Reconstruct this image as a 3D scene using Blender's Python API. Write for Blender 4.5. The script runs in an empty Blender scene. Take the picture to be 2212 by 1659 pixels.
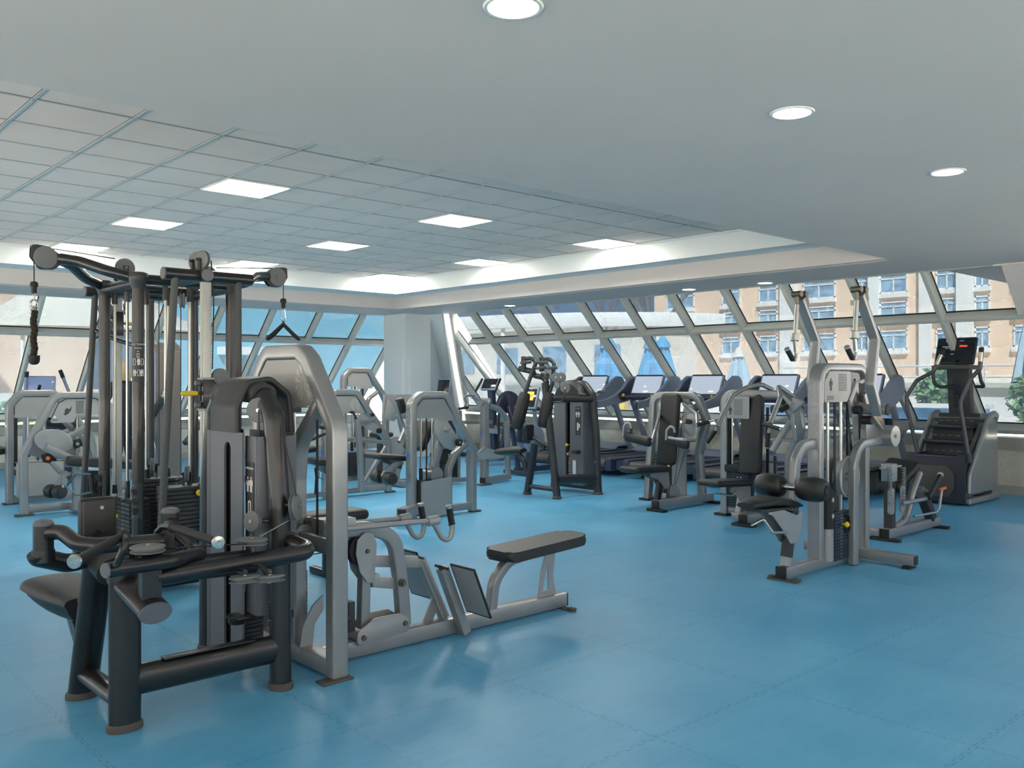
import bpy, bmesh, math, random
from mathutils import Vector as V, Matrix
random.seed(7)
SC = bpy.context.scene
COL = SC.collection
PI = math.pi

# ------------------------------------------------------------------ materials
def mat(name, col, rough=0.5, metal=0.0, spec=0.5, coat=0.0, bump=0.0, bscale=80.0, var=0.0, vscale=6.0, emit=None, estr=0.0):
    m = bpy.data.materials.new(name); m.use_nodes = True
    nt = m.node_tree; b = nt.nodes['Principled BSDF']
    b.inputs['Base Color'].default_value = (*col, 1)
    b.inputs['Roughness'].default_value = rough
    b.inputs['Metallic'].default_value = metal
    b.inputs['Specular IOR Level'].default_value = spec
    b.inputs['Coat Weight'].default_value = coat
    tc = nt.nodes.new('ShaderNodeTexCoord')
    if var:
        n = nt.nodes.new('ShaderNodeTexNoise'); n.inputs['Scale'].default_value = vscale; n.inputs['Detail'].default_value = 5
        nt.links.new(tc.outputs['Object'], n.inputs['Vector'])
        r = nt.nodes.new('ShaderNodeMapRange'); r.inputs['From Min'].default_value = .3; r.inputs['From Max'].default_value = .7
        r.inputs['To Min'].default_value = 1 - var; r.inputs['To Max'].default_value = 1 + var
        nt.links.new(n.outputs['Fac'], r.inputs['Value'])
        mx = nt.nodes.new('ShaderNodeMix'); mx.data_type = 'RGBA'; mx.blend_type = 'MULTIPLY'; mx.inputs['Factor'].default_value = 1
        mx.inputs['A'].default_value = (*col, 1)
        nt.links.new(r.outputs['Result'], mx.inputs['B'])
        nt.links.new(mx.outputs['Result'], b.inputs['Base Color'])
    if bump:
        n = nt.nodes.new('ShaderNodeTexNoise'); n.inputs['Scale'].default_value = bscale; n.inputs['Detail'].default_value = 3
        nt.links.new(tc.outputs['Object'], n.inputs['Vector'])
        bp = nt.nodes.new('ShaderNodeBump'); bp.inputs['Strength'].default_value = bump; bp.inputs['Distance'].default_value = .01
        nt.links.new(n.outputs['Fac'], bp.inputs['Height'])
        nt.links.new(bp.outputs['Normal'], b.inputs['Normal'])
    if emit:
        b.inputs['Emission Color'].default_value = (*emit, 1); b.inputs['Emission Strength'].default_value = estr
    return m

SILVER = mat('silver_paint', (.31, .31, .31), .34, .5, coat=.25, bump=.03, bscale=900, var=.06)
SILVERD = mat('silver_plate', (.35, .355, .355), .42, .35, var=.05)
PANEL = mat('light_grey_panel', (.36, .36, .345), .5, .1, var=.04)
PANELW = mat('pale_decal', (.50, .49, .44), .5, .1)
BLACK = mat('black_satin_metal', (.010, .009, .009), .32, .0, spec=.6, coat=.25, bump=.03, bscale=700)
BLKP = mat('charcoal_plastic', (.035, .034, .034), .5, bump=.08, bscale=600)
GREYP = mat('slate_plastic', (.135, .14, .155), .5, bump=.05, bscale=600)
PULL = mat('pulley_grey_plastic', (.16, .165, .17), .55, bump=.05, bscale=500)
RUB = mat('black_rubber', (.012, .012, .012), .6)
FOOT = mat('taupe_rubber_foot', (.085, .072, .062), .6)
LEATH = mat('black_leather', (.014, .0135, .0135), .40, spec=.55, bump=.22, bscale=260, var=.2, vscale=9)
CHROME = mat('chrome', (.62, .60, .57), .16, 1.0)
STEEL = mat('brushed_steel_rod', (.50, .49, .46), .28, 1.0, var=.1)
ALU = mat('aluminium_rail', (.55, .55, .50), .38, .55, var=.05, vscale=20)
BOLT = mat('dark_bolt', (.18, .16, .13), .4, .9)
CABLE = mat('black_cable', (.010, .010, .010), .45)
YEL = mat('yellow_plastic', (.82, .55, .012), .38)
ORG = mat('orange_plastic', (.85, .16, .02), .4)
RED = mat('red_plastic', (.55, .02, .02), .4)
WHITE = mat('white_print', (.72, .72, .70), .5)
DKPRINT = mat('dark_print', (.05, .05, .05), .5)
BLUEP = mat('blue_print', (.05, .17, .55), .45)
GREYPRINT = mat('grey_print', (.17, .18, .19), .45)
IRON = mat('weight_plate_iron', (.05, .052, .055), .45, .35, var=.08, bump=.04, bscale=300)
TMGREY = mat('treadmill_silver', (.30, .34, .42), .38, .35, var=.03)
TMDARK = mat('treadmill_navy_plastic', (.035, .042, .075), .38)
TMBELT = mat('running_belt', (.035, .036, .04), .6, bump=.05, bscale=300)
TMROLL = mat('treadmill_roller', (.12, .105, .095), .45, .3)
CREAM = mat('cream_aluminium_frame', (.60, .61, .55), .42, .15, var=.04, vscale=3)
GASKET = mat('black_gasket', (.01, .01, .01), .6)
WALLM = mat('white_paint', (.80, .82, .80), .6, bump=.02, bscale=120, var=.02, vscale=1.5)
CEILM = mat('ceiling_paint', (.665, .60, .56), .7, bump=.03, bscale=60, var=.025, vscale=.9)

# ------------------------------------------------------------------ geometry
def fillet(pts, r, n=6, closed=False):
    pts = [V(p) for p in pts]
    if r <= 0: return pts
    out = []; N = len(pts)
    for i, p in enumerate(pts):
        if not closed and (i == 0 or i == N - 1): out.append(p); continue
        a = pts[i - 1] - p; b = pts[(i + 1) % N] - p
        la, lb = a.length, b.length
        if la < 1e-6 or lb < 1e-6: continue
        a /= la; b /= lb
        ang = a.angle(b)
        if ang > PI - .03 or ang < .03: out.append(p); continue
        t = min(r / math.tan(ang / 2), la * .48, lb * .48)
        p0 = p + a * t; p1 = p + b * t
        rr = t * math.tan(ang / 2)
        cdir = (a + b).normalized(); c = p + cdir * (rr / math.sin(ang / 2))
        v0 = p0 - c; v1 = p1 - c; th = v0.angle(v1)
        for k in range(n + 1):
            f = k / n
            q = (v0 * math.sin((1 - f) * th) + v1 * math.sin(f * th)) / math.sin(th)
            out.append(c + q)
    return out

def rnd(r, n=14):
    return [(r * math.cos(2 * PI * k / n), r * math.sin(2 * PI * k / n)) for k in range(n)]
def oval(a, b, n=20):
    return [(a * math.cos(2 * PI * k / n), b * math.sin(2 * PI * k / n)) for k in range(n)]
def rect(w, h, r=.006, n=2):
    P = [(-w / 2, -h / 2), (w / 2, -h / 2), (w / 2, h / 2), (-w / 2, h / 2)]
    return [(q.x, q.y) for q in fillet([(x, y, 0) for x, y in P], r, n, True)]

def axes(t, up=None):
    t = V(t).normalized()
    u = V(up) if up is not None else (V((0, 0, 1)) if abs(t.z) < .95 else V((1, 0, 0)))
    s = t.cross(u)
    if s.length < 1e-5: s = t.cross(V((0, 1, .01)))
    s.normalize(); return s, s.cross(t).normalized()

class B:
    def __init__(s): s.bm = bmesh.new()
    def _rings(s, rings, closed=False, cap=True):
        bm = s.bm
        R = [[bm.verts.new(p) for p in r] for r in rings]
        n = len(R[0]); m = len(R)
        for i in range(m if closed else m - 1):
            a = R[i]; b = R[(i + 1) % m]
            for k in range(n):
                bm.faces.new((a[k], a[(k + 1) % n], b[(k + 1) % n], b[k]))
        if cap and not closed:
            bm.faces.new(list(reversed(R[0]))); bm.faces.new(R[-1])
        return s
    def sweep(s, pts, prof, up=None, f=0, fn=6, closed=False, scale=None):
        P = fillet(pts, f, fn, closed); N = len(P)
        T = []
        for i in range(N):
            if closed: a = P[i] - P[i - 1]; b = P[(i + 1) % N] - P[i]
            else:
                a = P[i] - P[i - 1] if i else P[1] - P[0]
                b = P[i + 1] - P[i] if i < N - 1 else P[-1] - P[-2]
            T.append((a.normalized(), b.normalized()))
        rings = []; pu = V(up) if up is not None else axes(T[0][0])[1]
        for i in range(N):
            tin, tout = T[i]
            if up is None:                                   # carry the frame along
                pu = (pu - tin * pu.dot(tin)).normalized()
            sd, uu = axes(tin, pu)
            if up is None: pu = uu
            tb = tin + tout
            tb = tb.normalized() if tb.length > 1e-4 else tin
            k = scale[i * (len(scale) - 1) // max(1, N - 1)] if scale else 1
            ring = []
            for a, b in prof:
                o = (sd * a + uu * b) * k
                den = tin.dot(tb)
                o = o - tin * (o.dot(tb) / den if abs(den) > .2 else 0)
                ring.append(P[i] + o)
            rings.append(ring)
            if up is None and i < N - 1:
                pu = (pu - tout * pu.dot(tout)).normalized()
        return s._rings(rings, closed)
    def tube(s, pts, r, f=0, n=14, fn=6, closed=False): return s.sweep(pts, rnd(r, n), None, f, fn, closed)
    def bar(s, pts, w, h, up=(0, 0, 1), r=.006, f=0, fn=6): return s.sweep(pts, rect(w, h, r), up, f, fn)
    def cyl(s, p0, p1, r, r2=None, n=24, bev=0):
        p0, p1 = V(p0), V(p1); L = (p1 - p0).length
        r2 = r if r2 is None else r2
        if bev: pr = [(r - bev, 0), (r, bev), (r2, L - bev), (r2 - bev, L)]
        else: pr = [(r, 0), (r2, L)]
        return s.lathe(p0, p1 - p0, pr, n)
    def lathe(s, o, ax, prof, n=24):
        o = V(o); t = V(ax).normalized(); sd, uu = axes(t)
        prof = [(max(r, 1e-4), h) for r, h in prof]
        rings = [[o + t * h + (sd * math.cos(2 * PI * k / n) + uu * math.sin(2 * PI * k / n)) * r for k in range(n)] for r, h in prof]
        return s._rings(rings)
    def box(s, c, size, bev=0, rot=None, seg=2):
        c = V(c); x, y, z = (q / 2 for q in size)
        M = rot.to_3x3() if rot is not None else Matrix.Identity(3)
        vs = [s.bm.verts.new(c + M @ V((a * x, b * y, d * z))) for a in (-1, 1) for b in (-1, 1) for d in (-1, 1)]
        fs = [s.bm.faces.new([vs[i] for i in q]) for q in ((0, 1, 3, 2), (4, 6, 7, 5), (0, 4, 5, 1), (2, 3, 7, 6), (0, 2, 6, 4), (1, 5, 7, 3))]
        if bev:
            es = list({e for f in fs for e in f.edges})
            bmesh.ops.bevel(s.bm, geom=es, offset=bev, segments=seg, profile=.5, affect='EDGES')
        return s
    def bb(s, x0, x1, y0, y1, z0, z1, bev=0, seg=2):
        return s.box(((x0 + x1) / 2, (y0 + y1) / 2, (z0 + z1) / 2), (abs(x1 - x0), abs(y1 - y0), abs(z1 - z0)), bev, None, seg)
    def plate(s, pts, th, nrm=None, bev=0, r=0, fn=5, seg=2):
        P = fillet(pts, r, fn, True) if r else [V(p) for p in pts]
        if nrm is None:
            nrm = V((0, 0, 0))
            for i in range(len(P)): nrm += P[i].cross(P[(i + 1) % len(P)])
        nrm = V(nrm).normalized()
        a = [s.bm.verts.new(p - nrm * th / 2) for p in P]; b = [s.bm.verts.new(p + nrm * th / 2) for p in P]
        n = len(P)
        ca = s.bm.faces.new(list(reversed(a))); cb = s.bm.faces.new(b)
        for k in range(n): s.bm.faces.new((a[k], a[(k + 1) % n], b[(k + 1) % n], b[k]))
        if bev:
            es = list(ca.edges) + list(cb.edges)
            bmesh.ops.bevel(s.bm, geom=es, offset=bev, segments=seg, profile=.5, affect='EDGES')
        return s
    def pulley(s, c, ax, r, w, n=32):
        c = V(c); t = V(ax).normalized(); h = w / 2
        return s.lathe(c - t * h, t, [(r * .12, 0), (r * .14, .0), (r * .86, w * .02), (r * .97, w * .10), (r, w * .22), (r, w * .3), (r * .84, w * .42),
                                      (r * .84, w * .58), (r, w * .7), (r, w * .78), (r * .97, w * .9), (r * .86, w * .98), (r * .14, w), (r * .12, w)], n)
    def ball(s, c, r, sx=1, sy=1, sz=1, n=16):
        M = Matrix.Translation(V(c)) @ Matrix.Diagonal((r * sx, r * sy, r * sz, 1))
        bmesh.ops.create_uvsphere(s.bm, u_segments=n, v_segments=max(6, n // 2), radius=1, matrix=M); return s
    def pad(s, c, size, rot=None, rad=.03):                    # upholstered cushion: rounded box, slightly crowned
        return s.box(c, size, min(rad, min(size) * .49), rot, 4)
    def text(s, txt, o, ax, ay, h, th=.0012, align='CENTER', f=1.0):
        cu = bpy.data.curves.new('t', 'FONT'); cu.body = txt; cu.size = h * 1.38; cu.align_x = align; cu.align_y = 'CENTER'; cu.extrude = th
        cu.resolution_u = 2; cu.space_character = f
        ob = bpy.data.objects.new('t', cu); COL.objects.link(ob)
        dg = bpy.context.evaluated_depsgraph_get(); me = bpy.data.meshes.new_from_object(ob.evaluated_get(dg))
        ax = V(ax).normalized(); ay = V(ay).normalized(); az = ax.cross(ay)
        M = Matrix((ax, ay, az)).transposed().to_4x4(); M.translation = V(o)
        me.transform(M); s.bm.from_mesh(me)
        bpy.data.objects.remove(ob); bpy.data.curves.remove(cu); bpy.data.meshes.remove(me)
        return s

def worldpos(o):
    p = V((0, 0, 0))
    while o: p += V(o.location); o = o.parent
    return p
SPLIT = {'guide_rod', 'stop_knob', 'grip_ring', 'tube_cap', 'pulley_bracket', 'cable', 'weight_plate', 'bolt', 'arm_screw', 'link_bolt', 'pad_bolt', 'bolt_cover', 'screw',
         'strap', 'pivot_pin', 'side_rod', 'knob', 'cheek_bolt', 'cross_foot', 'foot_pad', 'stub_tube', 'washer', 'screen_bezel', 'panel_badge', 'rod_bushing', 'post_sleeve', 'knee_plate', 'leveling_foot', 'trolley_roller', 'trolley_collar', 'inner_bracket', 'handle_neck', 'guide_channel', 'belt', 'belt_strap', 'hub'}
def islands(bm):
    seen = set(); out = []
    for v in bm.verts:
        if v in seen: continue
        st = [v]; seen.add(v); comp = []
        while st:
            q = st.pop(); comp.append(q)
            for e in q.link_edges:
                w = e.other_vert(q)
                if w not in seen: seen.add(w); st.append(w)
        out.append(comp)
    return out
def obj(name, b, m, parent=None, flat=False, ang=35, loc=None):
    bm = b.bm
    if name in SPLIT:                                          # loose pieces become parts of their own
        comps = islands(bm)
        if len(comps) > 1:
            for i, c in enumerate(comps): 
                for v in c: v.tag = False
            res = None
            for c in comps:
                nb = B(); mp = {}
                for v in c: mp[v] = nb.bm.verts.new(v.co)
                for f in {f for v in c for f in v.link_faces}: nb.bm.faces.new([mp[v] for v in f.verts])
                res = obj(name + ' ', nb, m, parent, flat, ang, loc)
            bm.free(); return res
    name = name.strip()
    bmesh.ops.recalc_face_normals(bm, faces=bm.faces[:])
    L = worldpos(parent) if parent else (V(loc) if loc is not None else V((0, 0, 0)))
    if L.length: bmesh.ops.translate(bm, verts=bm.verts[:], vec=-L)
    me = bpy.data.meshes.new(name); bm.to_mesh(me); bm.free()
    me.materials.append(m)
    if not flat:
        me.shade_smooth(); me.set_sharp_from_angle(angle=math.radians(ang))
    o = bpy.data.objects.new(name, me); COL.objects.link(o)
    if parent: o.parent = parent
    elif loc is not None: o.location = L
    return o
def tag(o, label, cat, group=None, kind=None):
    o['label'] = label; o['category'] = cat
    if group: o['group'] = group
    if kind: o['kind'] = kind
    return o
def thing(name, label, cat, loc=(0, 0, 0), group=None):
    o = bpy.data.objects.new(name, None); COL.objects.link(o); o.location = loc; o.empty_display_size = .1
    return tag(o, label, cat, group)
def struct(name, b, m, parent=None, **k):
    o = obj(name, b, m, parent, **k)
    if not parent: o['kind'] = 'structure'
    return o
def copy_tree(o, parent=None):
    c = o.copy(); COL.objects.link(c)
    if parent: c.parent = parent
    for ch in list(o.children): copy_tree(ch, c)
    return c
def mark(o, text): o['label'] = text; return o

def holed(b, outer, inners, th, nrm, flatcap=True):
    """flat plate with holes: the caps are filled between loops, the rims are walls"""
    bm = b.bm; nrm = V(nrm).normalized(); loops = [outer] + list(inners)
    rings = {}
    for s in (-.5, .5):
        es = []; R = []
        for lp in loops:
            vs = [bm.verts.new(V(p) + nrm * th * s) for p in lp]; R.append(vs)
            es += [bm.edges.new((vs[i], vs[(i + 1) % len(vs)])) for i in range(len(vs))]
        bmesh.ops.triangle_fill(bm, use_beauty=True, use_dissolve=False, edges=es, normal=nrm)
        rings[s] = R
    for A, C_ in zip(rings[-.5], rings[.5]):
        n = len(A)
        for i in range(n): bm.faces.new((A[i], A[(i + 1) % n], C_[(i + 1) % n], C_[i]))
    return b
def rrect(c, ax, ay, w, h, r, n=6):
    """rounded rectangle loop, centre c, axes ax/ay"""
    c, ax, ay = V(c), V(ax), V(ay)
    P = [(-w / 2, -h / 2, 0), (w / 2, -h / 2, 0), (w / 2, h / 2, 0), (-w / 2, h / 2, 0)]
    return [c + ax * p.x + ay * p.y for p in fillet(P, r, n, True)]
def pts3(c, ax, ay, L): return [V(c) + V(ax) * a + V(ay) * b for a, b in L]
def bolt(b, p, ax, r=.011, h=.008): return b.cyl(V(p), V(p) + V(ax).normalized() * h, r, r * .85, 6)
def pictogram(b, o, ax, ay, s):
    """small standing figure used on the exercise placards"""
    o, ax, ay = V(o), V(ax).normalized(), V(ay).normalized(); n = ax.cross(ay)
    def q(x, y, w, h): b.plate(pts3(o, ax * s, ay * s, [(x - w / 2, y - h / 2), (x + w / 2, y - h / 2), (x + w / 2, y + h / 2), (x - w / 2, y + h / 2)]), .0012, n)
    q(0, .9, .14, .16); q(0, .62, .26, .34); q(-.18, .58, .07, .36); q(.18, .58, .07, .36); q(-.07, .22, .1, .42); q(.07, .22, .1, .42)
def textlines(b, o, ax, ay, w, rows, gap, h=.0035, seed=1):
    """rows of fine print as thin raised strokes"""
    R = random.Random(seed); o, ax, ay = V(o), V(ax).normalized(), V(ay).normalized(); n = ax.cross(ay)
    for k in range(rows):
        x = 0
        while x < w:
            l = R.uniform(.2, .45) * w * .5
            l = min(l, w - x)
            p = o + ax * x - ay * gap * k
            b.plate([p, p + ax * l * .86, p + ax * l * .86 + ay * h, p + ay * h], .001, n); x += l
    return b

# ------------------------------------------------------------------ room-wide numbers (metres; x and y follow the walls, camera stands at x = y = 0)
ZT, ZL, ZS = 3.20, 2.95, 2.745        # tiled ceiling, underside of the upper step, low ceiling
XU, XF, YU, YF = 8.77, 9.16, 12.60, 13.16   # faces of the two ceiling steps, right and far-left side
YFRONT = 4.25                          # edge of the low ceiling over the entrance side
XG, YG = 10.5, 14.55                   # where the sloped glazing meets the low ceiling
XB, YB, ZB = 12.42, 16.45, 0.80        # where it stands on the parapet
TG = .6; GX, GY = 2.4914 * TG, 10.0172 * TG

def nodes(m): return m.node_tree, m.node_tree.nodes, m.node_tree.links

def floor_material():
    m = bpy.data.materials.new('blue_rubber_mats'); m.use_nodes = True
    nt, N, L = nodes(m); b = N['Principled BSDF']
    geo = N.new('ShaderNodeNewGeometry'); sep = N.new('ShaderNodeSeparateXYZ'); L.new(geo.outputs['Position'], sep.inputs[0])
    def math_(op, a, b_=None, c=None):
        n = N.new('ShaderNodeMath'); n.operation = op
        for i, q in enumerate((a, b_, c)):
            if q is None: continue
            if isinstance(q, (int, float)): n.inputs[i].default_value = q
            else: L.new(q, n.inputs[i])
        return n.outputs[0]
    def noise(scale, detail=4, vec=None, rough=.55):
        n = N.new('ShaderNodeTexNoise'); n.inputs['Scale'].default_value = scale; n.inputs['Detail'].default_value = detail
        n.inputs['Roughness'].default_value = rough
        L.new(vec or geo.outputs['Position'], n.inputs['Vector']); return n.outputs['Fac']
    def seam(x, y, x0, px):                                  # distance to a jigsaw edge along one axis
        tooth = math_('SIGN', math_('SINE', math_('MULTIPLY', y, 2 * PI / .075)))
        xx = math_('ADD', x, math_('MULTIPLY', tooth, .008))
        f = math_('FRACT', math_('DIVIDE', math_('SUBTRACT', xx, x0 - px * 40), px))
        d = math_('MINIMUM', f, math_('SUBTRACT', 1, f))
        line = math_('LESS_THAN', math_('MULTIPLY', d, px), .0016)
        # the short cross edges of the teeth
        g = math_('FRACT', math_('DIVIDE', math_('ADD', y, 100), .0375)); g = math_('MINIMUM', g, math_('SUBTRACT', 1, g))
        f2 = math_('FRACT', math_('DIVIDE', math_('SUBTRACT', x, x0 - px * 40), px)); d2 = math_('MULTIPLY', math_('MINIMUM', f2, math_('SUBTRACT', 1, f2)), px)
        cross = math_('MULTIPLY', math_('LESS_THAN', math_('MULTIPLY', g, .0375), .0015), math_('LESS_THAN', d2, .008))
        return math_('MAXIMUM', line, cross)
    s = math_('MAXIMUM', seam(sep.outputs[0], sep.outputs[1], 2.90, .88), seam(sep.outputs[1], sep.outputs[0], 2.31, .92))
    s = math_('MULTIPLY', s, math_('MULTIPLY', noise(1.3, 2), 1.1))
    big = noise(.55, 5); mid = noise(2.6, 6); fine = noise(40, 3)
    mp = N.new('ShaderNodeMapping'); mp.inputs['Scale'].default_value = (3.2, 22, 1); mp.inputs['Rotation'].default_value = (0, 0, .3)
    L.new(geo.outputs['Position'], mp.inputs['Vector'])
    scuff = noise(1, 6, mp.outputs[0], .7)
    t = math_('ADD', math_('MULTIPLY', big, .5), math_('ADD', math_('MULTIPLY', mid, .35), math_('MULTIPLY', scuff, .25)))
    t = math_('ADD', t, math_('MULTIPLY', fine, .06))
    r = N.new('ShaderNodeValToRGB'); L.new(t, r.inputs[0])
    e = r.color_ramp.elements
    e[0].position = .38; e[0].color = (.055, .305, .55, 1)
    e[1].position = .82; e[1].color = (.16, .495, .75, 1)
    mx = N.new('ShaderNodeMix'); mx.data_type = 'RGBA'; L.new(s, mx.inputs['Factor']); L.new(r.outputs[0], mx.inputs['A']); mx.inputs['B'].default_value = (.012, .07, .13, 1)
    L.new(mx.outputs['Result'], b.inputs['Base Color'])
    rr = math_('ADD', .30, math_('MULTIPLY', mid, .22)); L.new(rr, b.inputs['Roughness'])
    b.inputs['Specular IOR Level'].default_value = .55
    bp = N.new('ShaderNodeBump'); bp.inputs['Strength'].default_value = .10; bp.inputs['Distance'].default_value = .01
    L.new(math_('ADD', math_('MULTIPLY', fine, .35), math_('MULTIPLY', scuff, .5)), bp.inputs['Height']); L.new(bp.outputs[0], b.inputs['Normal'])
    return m
struct('floor', B().bb(-3.5, XB + .3, -3.5, YB + .5, -.2, 0), floor_material(), flat=True)

# low plaster ceiling: a ring around the raised, tiled part
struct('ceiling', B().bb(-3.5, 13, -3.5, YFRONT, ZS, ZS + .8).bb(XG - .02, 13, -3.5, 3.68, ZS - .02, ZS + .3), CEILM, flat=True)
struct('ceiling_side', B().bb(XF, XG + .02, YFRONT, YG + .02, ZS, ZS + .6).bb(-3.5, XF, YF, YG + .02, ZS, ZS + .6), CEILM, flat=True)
w = B()
w.bb(XU, XF + .3, YFRONT - .5, YF + .3, ZL, ZT + .15).bb(-3.5, XU, YU, YF + .3, ZL, ZT + .15)
struct('ceiling_step', w, WALLM, flat=True)
# tiled ceiling
tb = B()
tb.bb(-3.5, XU + .1, YFRONT - .6, YU + .1, ZT, ZT + .1)
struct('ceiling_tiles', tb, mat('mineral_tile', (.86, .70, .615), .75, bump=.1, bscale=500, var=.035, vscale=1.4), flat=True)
g = B(); gr = B()
for k in range(-10, 13):
    x = GX + k * TG
    if -3.5 < x < XU: g.bb(x - .011, x + .011, YFRONT - .6, YU, ZT - .006, ZT + .01); gr.bb(x - .016, x + .016, YFRONT - .6, YU, ZT - .0012, ZT + .01)
for k in range(-4, 12):
    y = GY + k * TG
    if YFRONT - .6 < y < YU: g.bb(-3.5, XU, y - .007, y + .007, ZT - .006, ZT + .01); gr.bb(-3.5, XU, y - .013, y + .013, ZT - .0012, ZT + .01)
struct('trim_1', g, mat('ceiling_grid_metal', (.56, .57, .55), .5, .1), flat=True)
struct('trim_2', gr, mat('tile_gap', (.10, .105, .10), .9), flat=True)
struct('trim_3', B().bb(XU - .03, XU + .01, YFRONT, YU, ZT - .02, ZT + .01).bb(-3.5, XU, YU - .03, YU + .01, ZT - .02, ZT + .01), WALLM, flat=True)

# lights
LAMP = mat('lit_diffuser', (.9, .9, .88), .5, emit=(1, .96, .86), estr=16)
LAMPR = mat('lit_lens', (.9, .9, .88), .5, emit=(1, .95, .86), estr=16)
LFR = mat('lamp_frame', (.75, .75, .72), .5)
GL = 'square ceiling panels in the tiled ceiling'
where = {(3, 2): 'largest lit panel, above the long rope arm of the cable tower', (3, 6): 'second lit panel behind the largest one on the left',
         (3, 10): 'lit panel just above the left pulley arm of the cable tower', (7, 2): 'lit panel in the middle of the tiled ceiling',
         (7, 6): 'lit panel right behind the middle one', (7, 10): 'lit panel above the right pulley arm of the cable tower',
         (11, 2): 'lit panel touching the right-hand ceiling step', (11, 6): 'second lit panel along the right-hand step, nearer the corner',
         (11, 10): 'smallest lit panel in the corner of the tiled ceiling'}
for (i, j), txt in where.items():
    x, y = GX + i * TG, GY + j * TG
    t = thing('ceiling_light', 'square white ' + txt, 'ceiling light', (x + .3, y + .3, ZT), GL)
    obj('diffuser', B().bb(x + .02, x + TG - .02, y + .02, y + TG - .02, ZT - .010, ZT - .002), LAMP, t, flat=True)
    fr = B()
    for a in ((x + .005, x + .02, y + .005, y + TG - .005), (x + TG - .02, x + TG - .005, y + .005, y + TG - .005),
              (x + .02, x + TG - .02, y + .005, y + .02), (x + .02, x + TG - .02, y + TG - .02, y + TG - .005)): fr.bb(*a, ZT - .014, ZT - .001)
    obj('lamp_frame', fr, LFR, t, flat=True)
dl = [(2.04, 2.24, 'round recessed downlight at the top middle, cut by the picture edge'), (3.83, 2.235, 'round recessed downlight in the middle of the low ceiling'),
      (5.62, 2.23, 'round recessed downlight at far right of the low ceiling'), (10.19, 7.54, 'small round downlight by the windows, middle of three'),
      (10.25, 6.37, 'small round downlight by the windows, rightmost of three'), (10.14, 11.22, 'small round downlight by the windows nearest the white column'),
      (.25, 2.24, None), (2.04, .4, None), (3.83, .4, None), (.25, .4, None), (5.62, .4, None), (2.04, -1.4, None), (3.83, -1.4, None), (7.4, 2.23, None), (7.4, .4, None)]
for x, y, txt in dl:
    r = .088
    t = thing('downlight', txt or 'round recessed downlight in the low ceiling outside the picture', 'ceiling light', (x, y, ZS), 'recessed downlights')
    obj('lens', B().cyl((x, y, ZS - .004), (x, y, ZS + .01), r, n=40), LAMPR, t)
    obj('trim_ring', B().lathe((x, y, ZS - .006), (0, 0, 1), [(r, .006), (r, 0), (r + .012, 0), (r + .016, .006)], 40), LFR, t)
# unseen slabs added outside the rear open framing to keep direct sun out
struct('sun_block_slabs', B().bb(-7.0, 13, -7.0, -3.6, ZS + .02, ZS + .25).bb(-7.0, -3.6, -3.6, YB + 4, ZS + .02, ZS + .25), CEILM, flat=True)
# linear air slots beside the steps
sl = mat('slot_black', (.02, .022, .022), .8)
for nm, a in (('right', 1), ('far', 0)):
    s_ = B(); f_ = B()
    for d in (.10, .145):
        if a: s_.bb(XF + d, XF + d + .022, YFRONT + .05, YF - .3, ZS - .002, ZS + .01)
        else: s_.bb(-2, XF - .35, YF + d, YF + d + .022, ZS - .002, ZS + .01)
    for d in (.085, .1225, .167):
        if a: f_.bb(XF + d, XF + d + .02, YFRONT + .05, YF - .3, ZS - .005, ZS + .01)
        else: f_.bb(-2, XF - .35, YF + d, YF + d + .02, ZS - .005, ZS + .01)
    t = thing('air_slot', 'long narrow linear air slot in the low ceiling along the ' + ('right-hand windows' if a else 'far-left windows'), 'air vent', (XF if a else 3, YFRONT if a else YF, ZS))
    obj('slot', s_, sl, t, flat=True); obj('slot_frame', f_, CEILM, t, flat=True)

# parapets
def concrete(name, c, sc):
    m = mat(name, c, .8, bump=.25, bscale=30, var=.12, vscale=3.5)
    nt, N, L = nodes(m); b = N['Principled BSDF']
    v = N.new('ShaderNodeTexVoronoi'); v.inputs['Scale'].default_value = sc
    tc = N.new('ShaderNodeTexCoord'); L.new(tc.outputs['Object'], v.inputs['Vector'])
    r = N.new('ShaderNodeValToRGB'); r.color_ramp.elements[0].position = .05; r.color_ramp.elements[0].color = (.35, .33, .3, 1); r.color_ramp.elements[1].position = .22; r.color_ramp.elements[1].color = (1, 1, 1, 1)
    L.new(v.outputs['Distance'], r.inputs[0])
    mx = N.new('ShaderNodeMix'); mx.data_type = 'RGBA'; mx.blend_type = 'MULTIPLY'; mx.inputs['Factor'].default_value = .6
    src = b.inputs['Base Color'].links[0].from_socket
    L.new(src, mx.inputs['A']); L.new(r.outputs[0], mx.inputs['B']); L.new(mx.outputs['Result'], b.inputs['Base Color'])
    return m
CON1, CON2 = concrete('grey_concrete', (.40, .39, .34), 26), concrete('pale_concrete', (.62, .60, .50), 18)
struct('wall_right', B().bb(XB + .08, XB + .38, -3.5, YB + .4, 0, .57), CON2, flat=True)
struct('trim_4', B().bb(XB + .06, XB + .42, -3.5, YB + .4, .57, .73), CON1, flat=True)
struct('baseboard_right', B().bb(XB + .06, XB + .1, -3.5, YB + .4, 0, .11), CON1, flat=True)
struct('wall_left', B().bb(-3.5, XB + .4, YB + .08, YB + .38, 0, .57), CON2, flat=True)
struct('trim_5', B().bb(-3.5, XB + .4, YB + .06, YB + .42, .57, .73), CON1, flat=True)
struct('baseboard_left', B().bb(-3.5, XB + .4, YB + .06, YB + .1, 0, .11), CON1, flat=True)
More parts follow.
